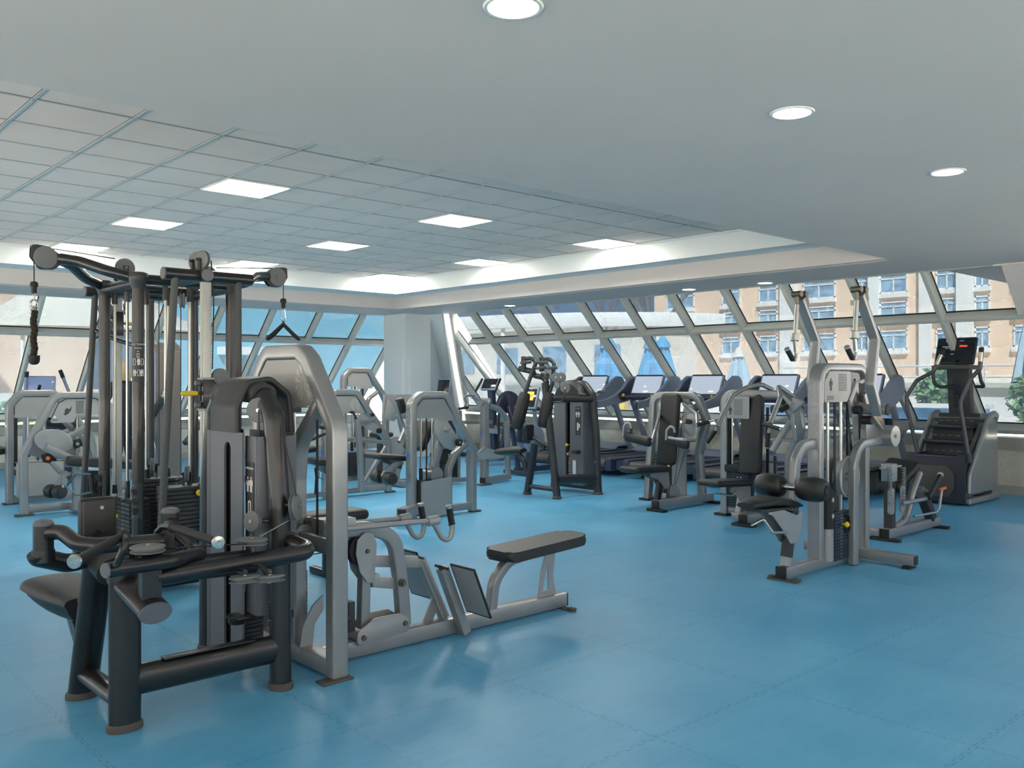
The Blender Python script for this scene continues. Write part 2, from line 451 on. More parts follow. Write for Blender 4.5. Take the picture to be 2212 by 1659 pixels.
# added, unseen: open framing without panes on two rear sides, lets daylight in
def daylight_openings(name, k, x0, y0, x1, y1):
    w = B(); d = V((x1 - x0, y1 - y0, 0)); n = 8
    for q in range(n + 1):
        p = V((x0, y0, 0)) + d * (q / n); w.bar([p + V((0, 0, .5)), p + V((0, 0, ZS))], .06, .1, d, .004)
    for z in (.53, 1.6, ZS - .03): w.bar([(x0, y0, z), (x1, y1, z)], .1, .06, (0, 0, 1), .004)
    o = struct('window_%d' % k, w, CREAM)
    return o
daylight_openings('back', 90, -3.5, -3.5, XB, -3.5); daylight_openings('side', 91, -3.5, -3.5, -3.5, YB)
struct('wall_front', B().bb(-3.6, XB + .3, -3.6, -3.45, 0, .5), CON2, flat=True)
struct('wall_side', B().bb(-3.6, -3.45, -3.5, YB + .4, 0, .5), CON2, flat=True)
# column with the angled white wall beside it
cb = B().bb(9.86, 10.45, 13.87, 14.60, 0, ZS)
struct('wall_column', cb, WALLM, flat=True)
struct('trim_6', B().bb(9.852, 9.866, 13.96, 14.58, 0, 2.08).bb(9.95, 10.40, 13.862, 13.876, 0, 2.08), WALLM, flat=True)
HT, HB = V((10.5, 13.32, ZS)), V((12.5, 15.32, .83))
struct('wall_corner', B().plate([(10.40, 13.90, 0), (12.4, 15.42, 0), HB + V((-.06, .1, -.05)), HT + V((-.1, .1, 0)), (10.40, 13.90, ZS)], .04), WALLM, flat=True)

# glazing
def glass_material():
    m = bpy.data.materials.new('window_glass'); m.use_nodes = True
    nt, N, L = nodes(m); N.remove(N['Principled BSDF'])
    o = N['Material Output']; t = N.new('ShaderNodeBsdfTransparent'); gl = N.new('ShaderNodeBsdfGlossy'); mx = N.new('ShaderNodeMixShader')
    t.inputs['Color'].default_value = (.36, .39, .42, 1); gl.inputs['Roughness'].default_value = .01; gl.inputs['Color'].default_value = (.95, .97, 1, 1)
    f = N.new('ShaderNodeLayerWeight'); f.inputs['Blend'].default_value = .5      # same from both sides of the pane
    pw = N.new('ShaderNodeMath'); pw.operation = 'POWER'; pw.inputs[1].default_value = 4; L.new(f.outputs['Facing'], pw.inputs[0])
    mm = N.new('ShaderNodeMath'); mm.operation = 'MULTIPLY_ADD'; mm.inputs[1].default_value = .8; mm.inputs[2].default_value = .15
    L.new(pw.outputs[0], mm.inputs[0]); L.new(mm.outputs[0], mx.inputs[0]); L.new(t.outputs[0], mx.inputs[1]); L.new(gl.outputs[0], mx.inputs[2])
    tr = N.new('ShaderNodeBsdfTranslucent'); tr.inputs['Color'].default_value = (.72, .86, 1, 1)     # bluish haze mixed into the pane to pale the view outside
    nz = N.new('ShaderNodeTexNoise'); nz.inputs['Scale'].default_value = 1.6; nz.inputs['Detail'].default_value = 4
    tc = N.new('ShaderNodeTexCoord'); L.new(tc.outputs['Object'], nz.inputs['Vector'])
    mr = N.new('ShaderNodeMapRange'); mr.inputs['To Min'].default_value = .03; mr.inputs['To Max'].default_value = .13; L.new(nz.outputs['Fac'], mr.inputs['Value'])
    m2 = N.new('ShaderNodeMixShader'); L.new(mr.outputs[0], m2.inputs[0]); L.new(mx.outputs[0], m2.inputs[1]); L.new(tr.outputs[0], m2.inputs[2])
    L.new(m2.outputs[0], o.inputs['Surface']); return m
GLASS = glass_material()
SL_R = V((XB - XG, 0, ZB - ZS)); nR = V((-SL_R.z, 0, SL_R.x)).normalized()       # outward normal (up and out)
SL_L = V((0, YB - YG, ZB - ZS)); nL = V((0, -SL_L.z, SL_L.y)).normalized()
TW, TD = .055, .13                                                                # mullion width, depth
TR = .29                                                                          # transom position down the slope
nwin = 0
def window(P0, P1, top0, top1, out, first, hip=None):
    """one bay between two mullion lines; P0/P1 run top->bottom on the inner face"""
    global nwin; nwin += 1
    fr = B(); gk = B()
    (a0, a1), (b0, b1) = P0, P1
    along = (b0 - a0).normalized() if (b0 - a0).length > .01 else (b1 - a1).normalized()
    off = out * (TD / 2)
    fr.bar([a0 + off, a1 + off], TW, TD, out, .004)
    gk.bar([a0 + out * (TD + .004), a1 + out * (TD + .004)], TW + .02, .012, out, .001)
    d = (top1 - top0)
    for f, hgt in ((TR, .055), (1.0, .07), (0.0, .05)):
        q0 = top0 + d * f
        def cut(p, q):                                        # the rail runs between the mullions at this height
            s = (q.z - q0.z) / (q.z - p.z) if abs(q.z - p.z) > 1e-6 else 0
            return q + (p - q) * s
        if max(a0.z, b0.z) < q0.z - .01: continue
        e0, e1 = cut(a0, a1), cut(b0, b1)
        if b0.z < q0.z - .01 or a0.z < q0.z - .01: continue
        fr.bar([e0 + off, e1 + off], TD * .96, hgt, d, .004)
        gk.bar([e0 + out * (TD + .004), e1 + out * (TD + .004)], .012, hgt + .02, d, .001)
    o = struct('window_%d' % nwin, fr, CREAM)
    struct('gasket', gk, GASKET, o)
    gz = out * (TD + .008)
    gp = [p + gz for p in (a0, a1, b1, b0)]
    if (gp[0] - gp[3]).length < .02: gp = gp[:3]
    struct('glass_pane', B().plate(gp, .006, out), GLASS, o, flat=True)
    return o
vk = [4.46 - 2 * .925 + .925 * k for k in range(12)]          # mullions of the right-hand glazing
RT = lambda v: V((XG, v, ZS)); RB = lambda v: V((XB, v, ZB))
def hip(v):                                                    # where a mullion at y = v meets the corner hip
    s = (v - HT.y) / (HB.y - HT.y); return HT + (HB - HT) * s
for v0, v1 in zip(vk, vk[1:]):
    window((RT(v0), RB(v0)), (RT(v1), RB(v1)), RT(v0), RB(v0), nR, False)
window((RT(vk[-1]), RB(vk[-1])), (hip(13.33), RB(13.71)), RT(vk[-1]), RB(vk[-1]), nR, False) if False else None
prev = vk[-1]
window((RT(prev), RB(prev)), (HT, RB(13.71)), RT(prev), RB(prev), nR, False)
for v0, v1 in ((13.71, 14.64),):
    window((hip(v0), RB(v0)), (hip(v1), RB(v1)), RT(v0), RB(v0), nR, False)
window((hip(14.64), RB(14.64)), (HB, RB(15.2)), RT(14.64), RB(14.64), nR, False)
hb = B().bar([HT + nR * .065, HB + nR * .065], .07, .13, nR, .004)
struct('window_frame_corner', hb, CREAM)['kind'] = 'structure'
uk = [9.43 + .945 - .945 * k for k in range(15)]
LT = lambda u: V((u, YG, ZS)); LB = lambda u: V((u, YB, ZB))
for u0, u1 in zip(uk, uk[1:]):
    window((LT(u0), LB(u0)), (LT(u1), LB(u1)), LT(u0), LB(u0), nL, False)
# solid panel in the top light at the far right, where the low ceiling runs out over the glass
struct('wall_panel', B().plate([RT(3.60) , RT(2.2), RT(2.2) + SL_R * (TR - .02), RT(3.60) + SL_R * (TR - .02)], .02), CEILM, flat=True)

# camera
cam = bpy.data.cameras.new('camera'); cam.sensor_width = 36; cam.lens = 1919.4 / 2212 * 36; cam.shift_y = -7.64 / 2212
cam.clip_start = .05; cam.clip_end = 500
co = bpy.data.objects.new('camera', cam); COL.objects.link(co)
co.location = (0, 0, 1.47); co.rotation_euler = (PI / 2, 0, -.7373); SC.camera = co
# sky and sun
wd = bpy.data.worlds.new('sky'); SC.world = wd; wd.use_nodes = True
nt = wd.node_tree; bg = nt.nodes['Background']
sky = nt.nodes.new('ShaderNodeTexSky'); sky.sky_type = 'HOSEK_WILKIE'; sky.turbidity = 5.5; sky.ground_albedo = .5
sky.sun_direction = V((-.5, -.45, .74)).normalized()
nt.links.new(sky.outputs[0], bg.inputs[0]); bg.inputs[1].default_value = 3.2
sun = bpy.data.lights.new('sun', 'SUN'); sun.energy = 20; sun.angle = .05; sun.color = (1, .95, .86)
so = bpy.data.objects.new('sun', sun); COL.objects.link(so); so.rotation_euler = V((.5, .45, -.74)).to_track_quat('-Z', 'Y').to_euler(); so.location = (0, 0, 30)
SC.view_settings.view_transform = 'Standard'; SC.view_settings.look = 'None'; SC.view_settings.gamma = 1; SC.view_settings.exposure = .95
SC.view_settings.use_curve_mapping = False
SC.cycles.max_bounces = 10; SC.cycles.diffuse_bounces = 5; SC.cycles.glossy_bounces = 5; SC.cycles.transparent_max_bounces = 16; SC.cycles.transmission_bounces = 6
SC.cycles.use_denoising = True; SC.cycles.sample_clamp_indirect = 8

# ------------------------------------------------------------------ outside the glazing
PAVE = mat('pale_paving', (.64, .59, .51), .8, bump=.1, bscale=8, var=.06, vscale=.6)
struct('ground', B().bb(XB + .45, 160, -40, 160, -.3, -.02).bb(-60, XB + .45, YB + .5, 160, -.3, -.02).bb(-60, XB + .45, -60, -3.6, -.3, -.02).bb(-60, -3.6, -3.6, YB + .5, -.3, -.02), PAVE, flat=True)
TAN = mat('apricot_render', (.84, .62, .44), .85, var=.05, vscale=.3)
TAN2 = mat('sand_render', (.78, .72, .62), .85, var=.05, vscale=.3)
WHR = mat('white_render', (.80, .79, .74), .8, var=.03, vscale=.5)
TEAL = mat('teal_render', (.20, .46, .58), .7, var=.06, vscale=.4)
BLUEW = mat('blue_pool_tile', (.12, .32, .60), .3, var=.25, vscale=5)
WGL = mat('curtained_window', (.26, .40, .52), .25, var=.4, vscale=1.6)
CLOTHB = mat('blue_canvas', (.10, .36, .60), .8, var=.1)
CLOTHC = mat('cream_canvas', (.72, .68, .56), .8, var=.05)
CLOTHG = mat('pale_blue_canvas', (.42, .55, .62), .8, var=.06)
LEAF = mat('leaf_green', (.20, .34, .14), .6, var=.4, vscale=3)
BARK = mat('grey_bark', (.13, .11, .10), .8, var=.2)
# hotel: apricot front with white pilasters
XH = 90
t = thing('hotel_building', 'apricot hotel front with rows of curtained windows seen through the right-hand glazing', 'building', (XH + 4, 40, 0))
obj('wall', B().bb(XH, XH + 8, 14, 72, 0, 24), TAN, t, flat=True)
p = B(); fr = B(); gl = B(); si = B(); cr = B()
cols = [((90, 29.764, 9.291)[1], (90, 27.827, 9.155)[1]), ((90, 33.179, 9.53)[1], (90, 31.813, 9.434)[1]), ((90, 36.809, 9.785)[1], (90, 34.707, 9.637)[1]), ((90, 42.46, 10.181)[1], (90, 39.592, 9.98)[1]),
        ((90, 45.262, 10.378)[1], (90, 43.496, 10.254)[1]), ((90, 51.151, 10.791)[1], (90, 47.342, 10.523)[1]), ((90, 56.695, 11.18)[1], (90, 54.305, 11.012)[1]), ((90, 61.735, 11.533)[1], (90, 59.17, 11.353)[1]), ((90, 70.024, 12.114)[1], (90, 65.763, 11.816)[1])]
for y1, y0 in cols:
    for z in (4.6, 7.55, 10.4, 13.3):
        for q in ((y0, y1),):
            fq = B()
            for a in ((y0, y0 + .14, z, z + 2.0), (y1 - .14, y1, z, z + 2.0), (y0, y1, z, z + .14), (y0, y1, z + 1.86, z + 2.0), (y0, y1, z + 1.42, z + 1.54), ((y0 + y1) / 2 - .06, (y0 + y1) / 2 + .06, z, z + 1.5)):
                fq.bb(XH - .12, XH + .05, *a)
            w = obj('window_frame', fq, WHR, t, flat=True)
            obj('window_glass', B().bb(XH - .04, XH + .04, y0 + .1, y1 - .1, z + .1, z + 1.9), WGL, w, flat=True)
            obj('window_sill', B().bb(XH - .35, XH + .05, y0 - .1, y1 + .1, z - .45, z), WHR, w, flat=True)
for y1, y0 in (((90, 34.707, 9.637)[1], (90, 33.221, 9.533)[1]), ((90, 43.496, 10.254)[1], (90, 42.46, 10.181)[1]), ((90, 38.253, 9.886)[1], (90, 37.166, 9.81)[1]), ((90, 53.721, 10.971)[1], (90, 51.883, 10.842)[1])):
    obj('pilaster', B().bb(XH - .6, XH + .1, y1, y0, 0, 24), WHR, t, flat=True)
obj('plinth', B().bb(XH - .5, XH + .1, 14, 72, 0, 1.6), WHR, t, flat=True)
for py in (1935, 2020): pass
# low buildings behind the corner
t = thing('pool_house', 'low sand-coloured building beyond the corner glazing', 'building', (60, 62, 0))
obj('wall', B().bb(58, 66, 48, 84, 0, 6.2), TAN2, t, flat=True)
obj('roof', B().bb(57.4, 66.6, 47.5, 84.5, 6.2, 6.7), WHR, t, flat=True)
for k in range(5): obj('window_glass', B().bb(57.9, 58.1, 50 + k * 6.5, 53 + k * 6.5, 2.2, 4.6), WGL, t, flat=True)
t = thing('curved_canopy', 'white curved pool canopy seen between the first mullions right of the column', 'canopy', (34, 34, 0))
pts = [(32 + 8 * math.cos(a), 31 + 10 * math.sin(a), 3.9) for a in [PI * .55 + PI * .9 * k / 16 for k in range(17)]]
obj('fascia', B().bar(pts, .5, .55), WHR, t)
for k in (2, 6, 10, 14): obj('post', B().cyl((pts[k][0], pts[k][1], 0), (pts[k][0], pts[k][1], 3.8), .1), WHR, t)
t = thing('teal_pavilion', 'teal pavilion seen through the far-left glazing beside the white column', 'building', (24, 46, 0))
obj('wall', B().bb(19, 30, 44, 52, 0, 6.5), TEAL, t, flat=True)
obj('porch', B().bb(19.5, 24, 43, 44, 2.8, 3.2).bb(19.6, 19.9, 43, 43.3, 0, 2.9).bb(23.6, 23.9, 43, 43.3, 0, 2.9), WHR, t, flat=True)
obj('door', B().bb(20.6, 22.6, 43.9, 44.05, 0, 2.5), WGL, t, flat=True)
t = thing('cream_building', 'cream and apricot building seen through the leftmost glazing', 'building', (6, 50, 0))
obj('wall', B().bb(-6, 9, 50, 58, 0, 9), TAN2, t, flat=True)
obj('bay', B().bb(9, 15.5, 51, 58, 0, 9.5), TAN, t, flat=True)
obj('window_glass', B().bb(-4, 7, 49.9, 50.1, 2.2, 4.0), WGL, t, flat=True)
obj('porch', B().bb(-6, 9, 48.5, 50, 4.4, 4.9), CLOTHC, t, flat=True)
# peaked tent
t = thing('peaked_tent', 'cream peaked tent seen left of the cable tower', 'tent', (10.5, 34, 0))
c = V((10.2, 34, 0)); rings = []
for k in range(9):
    f = k / 8; r = 4.0 * (1 - f) ** 1.9 + .12; z = 3.2 + 4.2 * f
    rings.append([(c.x + r * math.cos(a) * (1.15 if k < 1 else 1), c.y + r * math.sin(a), z) for a in [2 * PI * q / 24 for q in range(24)]])
tb = B(); tb._rings(rings); obj('canopy', tb, CLOTHC, t)
for a in range(4): obj('pole', B().cyl((c.x + 3.9 * math.cos(PI / 4 + a * PI / 2), c.y + 3.9 * math.sin(PI / 4 + a * PI / 2), 0), (c.x + 3.9 * math.cos(PI / 4 + a * PI / 2), c.y + 3.9 * math.sin(PI / 4 + a * PI / 2), 3.3), .06), WHR, t)
# low walls and pool edge
t = thing('garden_wall', 'long white garden wall outside the right-hand windows', 'wall', (30, 20, 0))
obj('wall', B().bb(29.5, 30, 6, 46, 0, 1.25), WHR, t, flat=True); obj('coping', B().bb(29.3, 30.2, 6, 46, 1.25, 1.4), CON2, t, flat=True)
t = thing('pool_edge', 'blue tiled pool edge outside behind the stair climber', 'pool', (24, 9, 0))
obj('tile_face', B().bb(24, 24.3, 8.6, 15, 0, .75), BLUEW, t, flat=True); obj('coping', B().bb(23.8, 24.6, 8.6, 15, .75, .85), WHR, t, flat=True)
t = thing('far_garden_wall', 'long cream garden wall outside the far-left windows', 'wall', (10, 29, 0))
obj('wall', B().bb(-8, 28, 29, 29.4, 0, 1.1), WHR, t, flat=True)
t = thing('railing', 'white metal pool railing outside behind the pull-down machine', 'railing', (34, 14, 0))
for z in (.7, 1.15, 1.6, 2.0): obj('rail', B().cyl((33.5, 10, z), (33.5, 20, z), .035), WHR, t)
for k in range(6): obj('post', B().cyl((33.5, 10 + 2 * k, 0), (33.5, 10 + 2 * k, 2.05), .045), WHR, t)
# closed parasols
def parasol(x, y, h, m, label):
    t = thing('closed_parasol', label, 'parasol', (x, y, 0), 'closed parasols outside')
    obj('pole', B().cyl((x, y, 0), (x, y, h + .12), .035), WHR, t)
    rings = []
    for k in range(8):
        f = k / 7; r = .50 * (1 - f) ** .8 + .07; z = h - (h - 0.85) * (1 - f)
        rings.append([(x + r * (1 + .22 * math.cos(8 * a)) * math.cos(a), y + r * (1 + .22 * math.cos(8 * a)) * math.sin(a), z) for a in [2 * PI * q / 48 for q in range(48)]])
    b = B(); b._rings(rings); obj('canopy', b, m, t)
    b = B().lathe((x, y, h - .32), (0, 0, 1), [(.30, 0), (.26, .12), (.12, .36), (.02, .42)], 16); obj('cap', b, CLOTHC if m is not CLOTHB else CLOTHB, t)
parasol(30.6, 9.6, 3.75, CLOTHG, 'large closed pale blue parasol outside at far right, beside the stair climber screen')
parasol(23.0, 20.4, 2.9, CLOTHB, 'closed blue parasol outside, leftmost of three behind the pulley arms of the black fly machine')
parasol(24.35, 19.6, 2.9, CLOTHB, 'closed blue parasol outside, middle one of three behind the black fly machine')
parasol(26.0, 20.4, 3.0, CLOTHB, 'closed blue parasol outside, rightmost of three behind the black fly machine')
parasol(33.0, 21.8, 2.8, CLOTHG, 'closed pale parasol outside between the second and third treadmill consoles')
# planters, hedge, shrubs, tree
for k, (x, y, txt) in enumerate(((3.2, 26, 'white tapered planter outside at the left picture edge'), (5.1, 26, 'white tapered planter outside beside the hanging rope'), (9.6, 27, 'white tapered planter outside left of the cable tower'))):
    t = thing('planter', txt, 'planter', (x, y, 0), 'white planters outside')
    obj('pot', B().lathe((x, y, 0), (0, 0, 1), [(.36, 0), (.46, 1.4), (.55, 1.45), (.55, 1.55), (.4, 1.55)], 20), WHR, t)
def leaves(b, c, rad, n, s):
    for _ in range(n):
        d = V((random.gauss(0, 1), random.gauss(0, 1), random.gauss(0, 1))).normalized() * (random.random() ** .4)
        p = V(c) + V((d.x * rad[0], d.y * rad[1], d.z * rad[2]))
        a = V((random.gauss(0, 1), random.gauss(0, 1), random.gauss(0, .6))).normalized() * s; q = a.cross(V((random.gauss(0, 1), random.gauss(0, 1), random.gauss(0, 1)))).normalized() * s * .45
        n_ = a.cross(q).normalized() * .004
        vs = [b.bm.verts.new(v) for v in (p - a, p - q + n_, p + a, p + q + n_)]
        b.bm.faces.new(vs)
    return b
o = obj('hedge', leaves(B().bb(1.5, 7.5, 22.2, 22.9, 0, .8, .1), (4.5, 22.5, .55), (3.1, .5, .45), 1500, .09), LEAF, loc=(4.5, 22.5, 0)); tag(o, 'low clipped green hedge outside the leftmost glazing', 'hedge')
for k, (x, y, r, h, txt) in enumerate(((24.5, 7.0, .7, .75, 'green leafy shrub outside right of the stair climber'), (27.5, 11.2, .6, 1.0, 'green leafy shrub outside behind the stair climber screen'), (27.4, 8.3, .9, .95, 'tall green shrub outside below the pale blue parasol'))):
    t = thing('shrub', txt, 'shrub', (x, y, 0), 'shrubs outside the right-hand windows')
    obj('foliage', leaves(B(), (x, y, h), (r, r, h * .9), 700, .16), LEAF, t)
    obj('stem', B().cyl((x, y, 0), (x, y, h), .05, .03), BARK, t)
def tree(x, y, h, label, seed):
    rnd_ = random.Random(seed); t = thing('bare_tree', label, 'tree', (x, y, 0), 'bare trees outside')
    br = B(); tr = B(); tw = B()
    def grow(p, d, L, r, n):
        q = p + d * L
        (tr if n > 4 else br if n > 2 else tw).cyl(p, q, r, r * .7, n=8 if n > 3 else 4)
        if n == 0: return
        for k in range(3 if n > 1 else 3):
            v = (d + V((rnd_.uniform(-1, 1), rnd_.uniform(-1, 1), rnd_.uniform(-.35, .8))) * .75).normalized()
            grow(q, v, L * rnd_.uniform(.6, .85), r * .62, n - 1)
    grow(V((x, y, 0)), V((.05, .02, 1)), h * .30, .2, 6)
    obj('trunk', tr, BARK, t); obj('branch', br, BARK, t)
    k = obj('twigs', tw, BARK, t); k['kind'] = 'stuff'
tree(30.5, 24.6, 10, 'large bare tree with spreading branches outside, behind the second and third treadmills', 5)
tree(40, 36, 10, 'smaller bare tree farther off, left of the large bare tree', 11)
# wet-floor sign
sx, sy = 27.3, 23.4
t = thing('floor_sign', 'yellow folding floor sign standing outside behind the second treadmill', 'sign', (sx, sy, 0))
for s in (-1, 1): obj('panel', B().plate([(sx + s * .22, sy - .17, 0), (sx + s * .22, sy + .17, 0), (sx + s * .03, sy + .10, .75), (sx + s * .03, sy - .10, .75)], .03, r=.03), YEL, t)

# ------------------------------------------------------------------ black upper-back machine, front left
t = thing('upper_back_machine', 'large black upper back machine with crossing lever arms at front left', 'gym machine', (1.6, 4.1, 0))
OV = oval(.066, .045)
def foot(x, y, a, b, par, name='rubber_foot', h=.032):
    pr = [(a + .008, 0), (a + .01, .006), (a + .008, h - .006), (a + .002, h)]
    bq = B(); rings = [[V((x + (r) * math.cos(q), y + (r - a + b) * math.sin(q), z)) for q in [2 * PI * k / 28 for k in range(28)]] for r, z in pr]
    bq._rings(rings); return obj(name, bq, FOOT, par)
fc = obj('front_column', B().sweep([(1.31, 3.87, .02), (1.31, 3.87, .70)], OV, (0, 1, 0)), BLACK, t); foot(1.31, 3.87, .066, .045, fc)
rc = obj('rear_column', B().sweep([(1.30, 4.40, .02), (1.31, 4.20, .68)], OV, (0, 1, 0)), BLACK, t); foot(1.30, 4.40, .066, .045, rc)
obj('foot_bar', B().sweep([(1.31, 3.88, .115), (1.305, 4.36, .115)], oval(.05, .035), (0, 0, 1)), BLACK, t)
obj('floor_beam', B().sweep([(1.33, 3.88, .195), (2.03, 3.90, .190)], oval(.042, .066), (0, 0, 1)).box((1.68, 3.875, .264), (.42, .05, .006), .002), BLACK, t)
# lever housing: oval tube sloping towards the picture with a grey end cap
hs = B().sweep([(1.31, 4.26, .73), (1.315, 4.02, .655), (1.335, 3.60, .54)], oval(.068, .046), (0, 0, 1))
h_ = obj('lever_housing', hs, BLACK, t)
d = (V((1.335, 3.60, .54)) - V((1.315, 4.02, .655))).normalized()
obj('end_cap', B().sweep([V((1.335, 3.60, .54)), V((1.335, 3.60, .54)) + d * .012], oval(.067, .045), (0, 0, 1)), GREYP, h_)
obj('hub_sleeve', B().sweep([(1.20, 4.13, .715), (1.42, 4.13, .715)], oval(.075, .062), (0, 0, 1)).sweep([(1.31, 4.22, .70), (1.31, 3.96, .65)], oval(.086, .066), (0, 0, 1)), BLKP, t)
obj('upright_post', B().bar([(1.335, 3.655, .555), (1.335, 3.655, .755)], .078, .06, (0, 1, 0), .004).bb(1.29, 1.385, 3.61, 3.70, .735, .765, .003), BLACK, t)
ub = B().tube([(1.36, 3.66, .668), (2.04, 3.66, .680), (2.085, 3.72, .685), (2.075, 3.90, .70)], .038, .075, 18)
obj('upper_beam', ub, BLACK, t)
obj('beam_collar', B().lathe((2.072, 3.86, .698), (0, 1, .08), [(.05, 0), (.056, .01), (.056, .03), (.05, .04)], 24), BLKP, t)
obj('rear_beam', B().sweep([(1.33, 4.0, .62), (2.03, 4.0, .60)], oval(.04, .058), (0, 0, 1)), BLACK, t)
# fixed fork that carries the two lever pivots
fk = B()
for s in (-1, 1):
    fk.tube([(1.31, 4.12, .705), (1.31 + s * .16, 4.10, .685), (1.31 + s * .285, 4.06, .735), (1.31 + s * .29, 4.055, .75)], .040, .12, 18)
    fk.cyl((1.31 + s * .265, 4.06, .715), (1.31 + s * .265, 4.06, .765), .046, .044, 24)
obj('pivot_fork', fk, BLACK, t)
for s, nm in ((-1, 'left'), (1, 'right')):
    lv = B().cyl((1.31 + s * .265, 4.06, .762), (1.31 + s * .265, 4.06, .868), .040, n=28)
    if s < 0:
        lv.tube([(1.045, 4.06, .835), (1.10, 4.0, .84), (1.13, 3.90, .80), (1.20, 3.84, .79), (1.438, 3.787, 0.79)], .032, .07, 18)
        e = V((1.438, 3.787, 0.79))
    else:
        e = V((1.155, 3.60, .735)); lv.tube([(1.575, 4.06, .825), (1.55, 3.97, .81), (1.62, 3.90, .71), (1.58, 3.74, .72), (1.40, 3.615, .735), e], .030, .06, 18)
    L = obj('lever_arm', lv, BLACK, t)
    obj('pivot_cap', B().lathe((1.31 + s * .265, 4.06, .866), (0, 0, 1), [(.041, 0), (.0415, .008), (.034, .019), (.015, .0245), (0, .0255)], 28), GREYP, L)
    if s < 0:
        obj('end_plate', B().plate(rrect(e + V((.03, -.0, -.01)), V((.75, -.5, .1)).normalized(), V((0, 0, 1)), .035, .10, .017), .014), BLKP, L)
        g0, g1, g2 = V((1.43, 3.838, 0.8)), V((1.441, 3.793, 0.85)), V((1.44, 3.68, 0.86)); h1 = V((1.432, 3.23, 0.86))
        gn = [g0 + V((0, 0, -.02)), g0 + V((0, 0, .02)), g1, g2]
    else:
        g0 = V((1.185, 3.60, .75)); g1 = V((1.164, 3.428, 0.885)); h1 = V((0.926, 3.213, 0.86))
        gn = [g0, V((1.125, 3.397, 0.8)), V((1.144, 3.367, 0.875)), V((1.17, 3.464, 0.885))]; g2 = gn[-1]
        obj('end_cap', B().cyl(e + V((-.004, 0, 0)), e + V((-.012, -.003, 0)), .029), GREYP, L)
        obj('stub_collar', B().cyl(g0 + V((0, 0, -.002)), g0 + V((0, 0, .012)), .022), BLACK, L)
    obj('grip_stem', B().tube(gn, .0135, .03, 14), BLACK, L)
    dr = (h1 - g2).normalized()
    gp = obj('grip', B().lathe(g2, dr, [(.012, -.004), (.024, 0), (.024, .006), (.0165, .014), (.0175, .06), (.0165, (h1 - g2).length - .012), (.02, (h1 - g2).length)], 20), RUB, L)
    mark(obj('grip_end', B().lathe(h1, dr, [(.0235, 0), (.0255, .004), (.0235, .012), (.01, .013), (.009, .011)], 24), CHROME, gp), 'chrome end cap of the grip')
obj('peg', B().cyl((1.065, 4.074, 0.76), (1.047, 4.016, 0.83), .012, n=16).cyl((1.066, 4.076, 0.75), (1.065, 4.074, 0.76), .016), RUB, t)
# chest pad, seen from behind, and saddle
cp = obj('chest_pad', B().pad((1.345, 4.34, .825), (.165, .055, .21), None, .022), LEATH, t)
obj('pad_board', B().bb(1.275, 1.415, 4.30, 4.318, .735, .918, .006), BLKP, cp)
obj('pad_bolt', B().cyl((1.352, 4.295, .885), (1.352, 4.302, .885), .009).cyl((1.352, 4.295, .775), (1.352, 4.302, .775), .009), CHROME, cp)
obj('pad_stem', B().bar([(1.345, 4.32, .76), (1.32, 4.24, .70)], .06, .03, (1, 0, 0)), BLACK, t)
sd = B(); rings = []
for k in range(13):
    f = k / 12; y = 4.47 + .56 * f; wd_ = (.07 + .09 * math.sin(min(1, f * 1.25) * PI / 2)) * max(.25, 1 - max(0, (f - .70) / .30) ** 3); hh = .075 * (.75 + .35 * math.sin(f * PI)) * max(.3, 1 - max(0, (f - .72) / .28) ** 3)
    zc = .40 + .035 * f
    rings.append([(1.31 + wd_ * math.cos(a) * (1 if math.sin(a) > 0 else .86), y, zc + hh * math.sin(a) + .012 * math.cos(2 * a)) for a in [2 * PI * q / 28 for q in range(28)]])
sd._rings(rings); obj('saddle', sd, LEATH, t)
obj('saddle_post', B().bar([(1.31, 4.62, .38), (1.31, 4.44, .22), (1.305, 4.37, .15)], .07, .05, (1, 0, 0), .01).bar([(1.31, 4.44, .43), (1.31, 4.36, .40)], .06, .05, (1, 0, 0)), BLACK, t)
# weight tower: bent oval hoop, hood, shroud, plates
hoop = B().sweep([(2.04, 3.895, .02), (2.04, 3.905, .86), (2.04, 3.965, 1.30), (2.04, 4.10, 1.415), (2.04, 4.53, 1.415), (2.04, 4.63, 1.30), (2.04, 4.70, .86), (2.04, 4.715, .02)], oval(.050, .052), (1, 0, 0), .10, 8)
hp = obj('weight_hoop', hoop, BLACK, t)
for y in (3.895, 4.715): foot(2.04, y, .048, .06, hp)
obj('bolt_cover', B().cyl((1.997, 3.90, .56), (1.975, 3.90, .56), .016).cyl((1.997, 3.897, .165), (1.975, 3.897, .165), .016), GREYP, hp)
for k, (z) in enumerate((.42, .33)): obj('screw', B().cyl((1.99, 3.898, z), (1.978, 3.898, z), .005, n=10), BOLT, hp)
hd = B()
hd.sweep([(1.925, 4.255, 1.215), (1.925, 4.255, 1.34), (1.985, 4.255, 1.462), (2.10, 4.255, 1.478), (2.20, 4.255, 1.40), (2.22, 4.255, 1.20)], rect(.30, .03, .014, 3), (0, 1, 0) and None, .05)
hd.sweep([(2.04, 4.06, 1.395), (2.04, 4.14, 1.415), (2.04, 4.30, 1.42), (2.04, 4.46, 1.415), (2.04, 4.55, 1.39)], oval(.066, .060), (0, 0, 1), .1)
obj('top_hood', hd, BLKP, t)
sh = B()
holed(sh, pts3((1.93, 0, 0), (0, 1, 0), (0, 0, 1), [(4.06, .07), (4.42, .07), (4.42, 1.215), (4.06, 1.215)]),
      [rrect((1.93, 4.225, .65), (0, 1, 0), (0, 0, 1), .075, 1.03, .037)], .012, (1, 0, 0))
sh.bb(1.925, 2.10, 4.41, 4.425, .07, 1.215, .003).bar([(1.936, 4.44, .07), (1.936, 4.44, 1.215)], .05, .012, (.75, .6, 0))
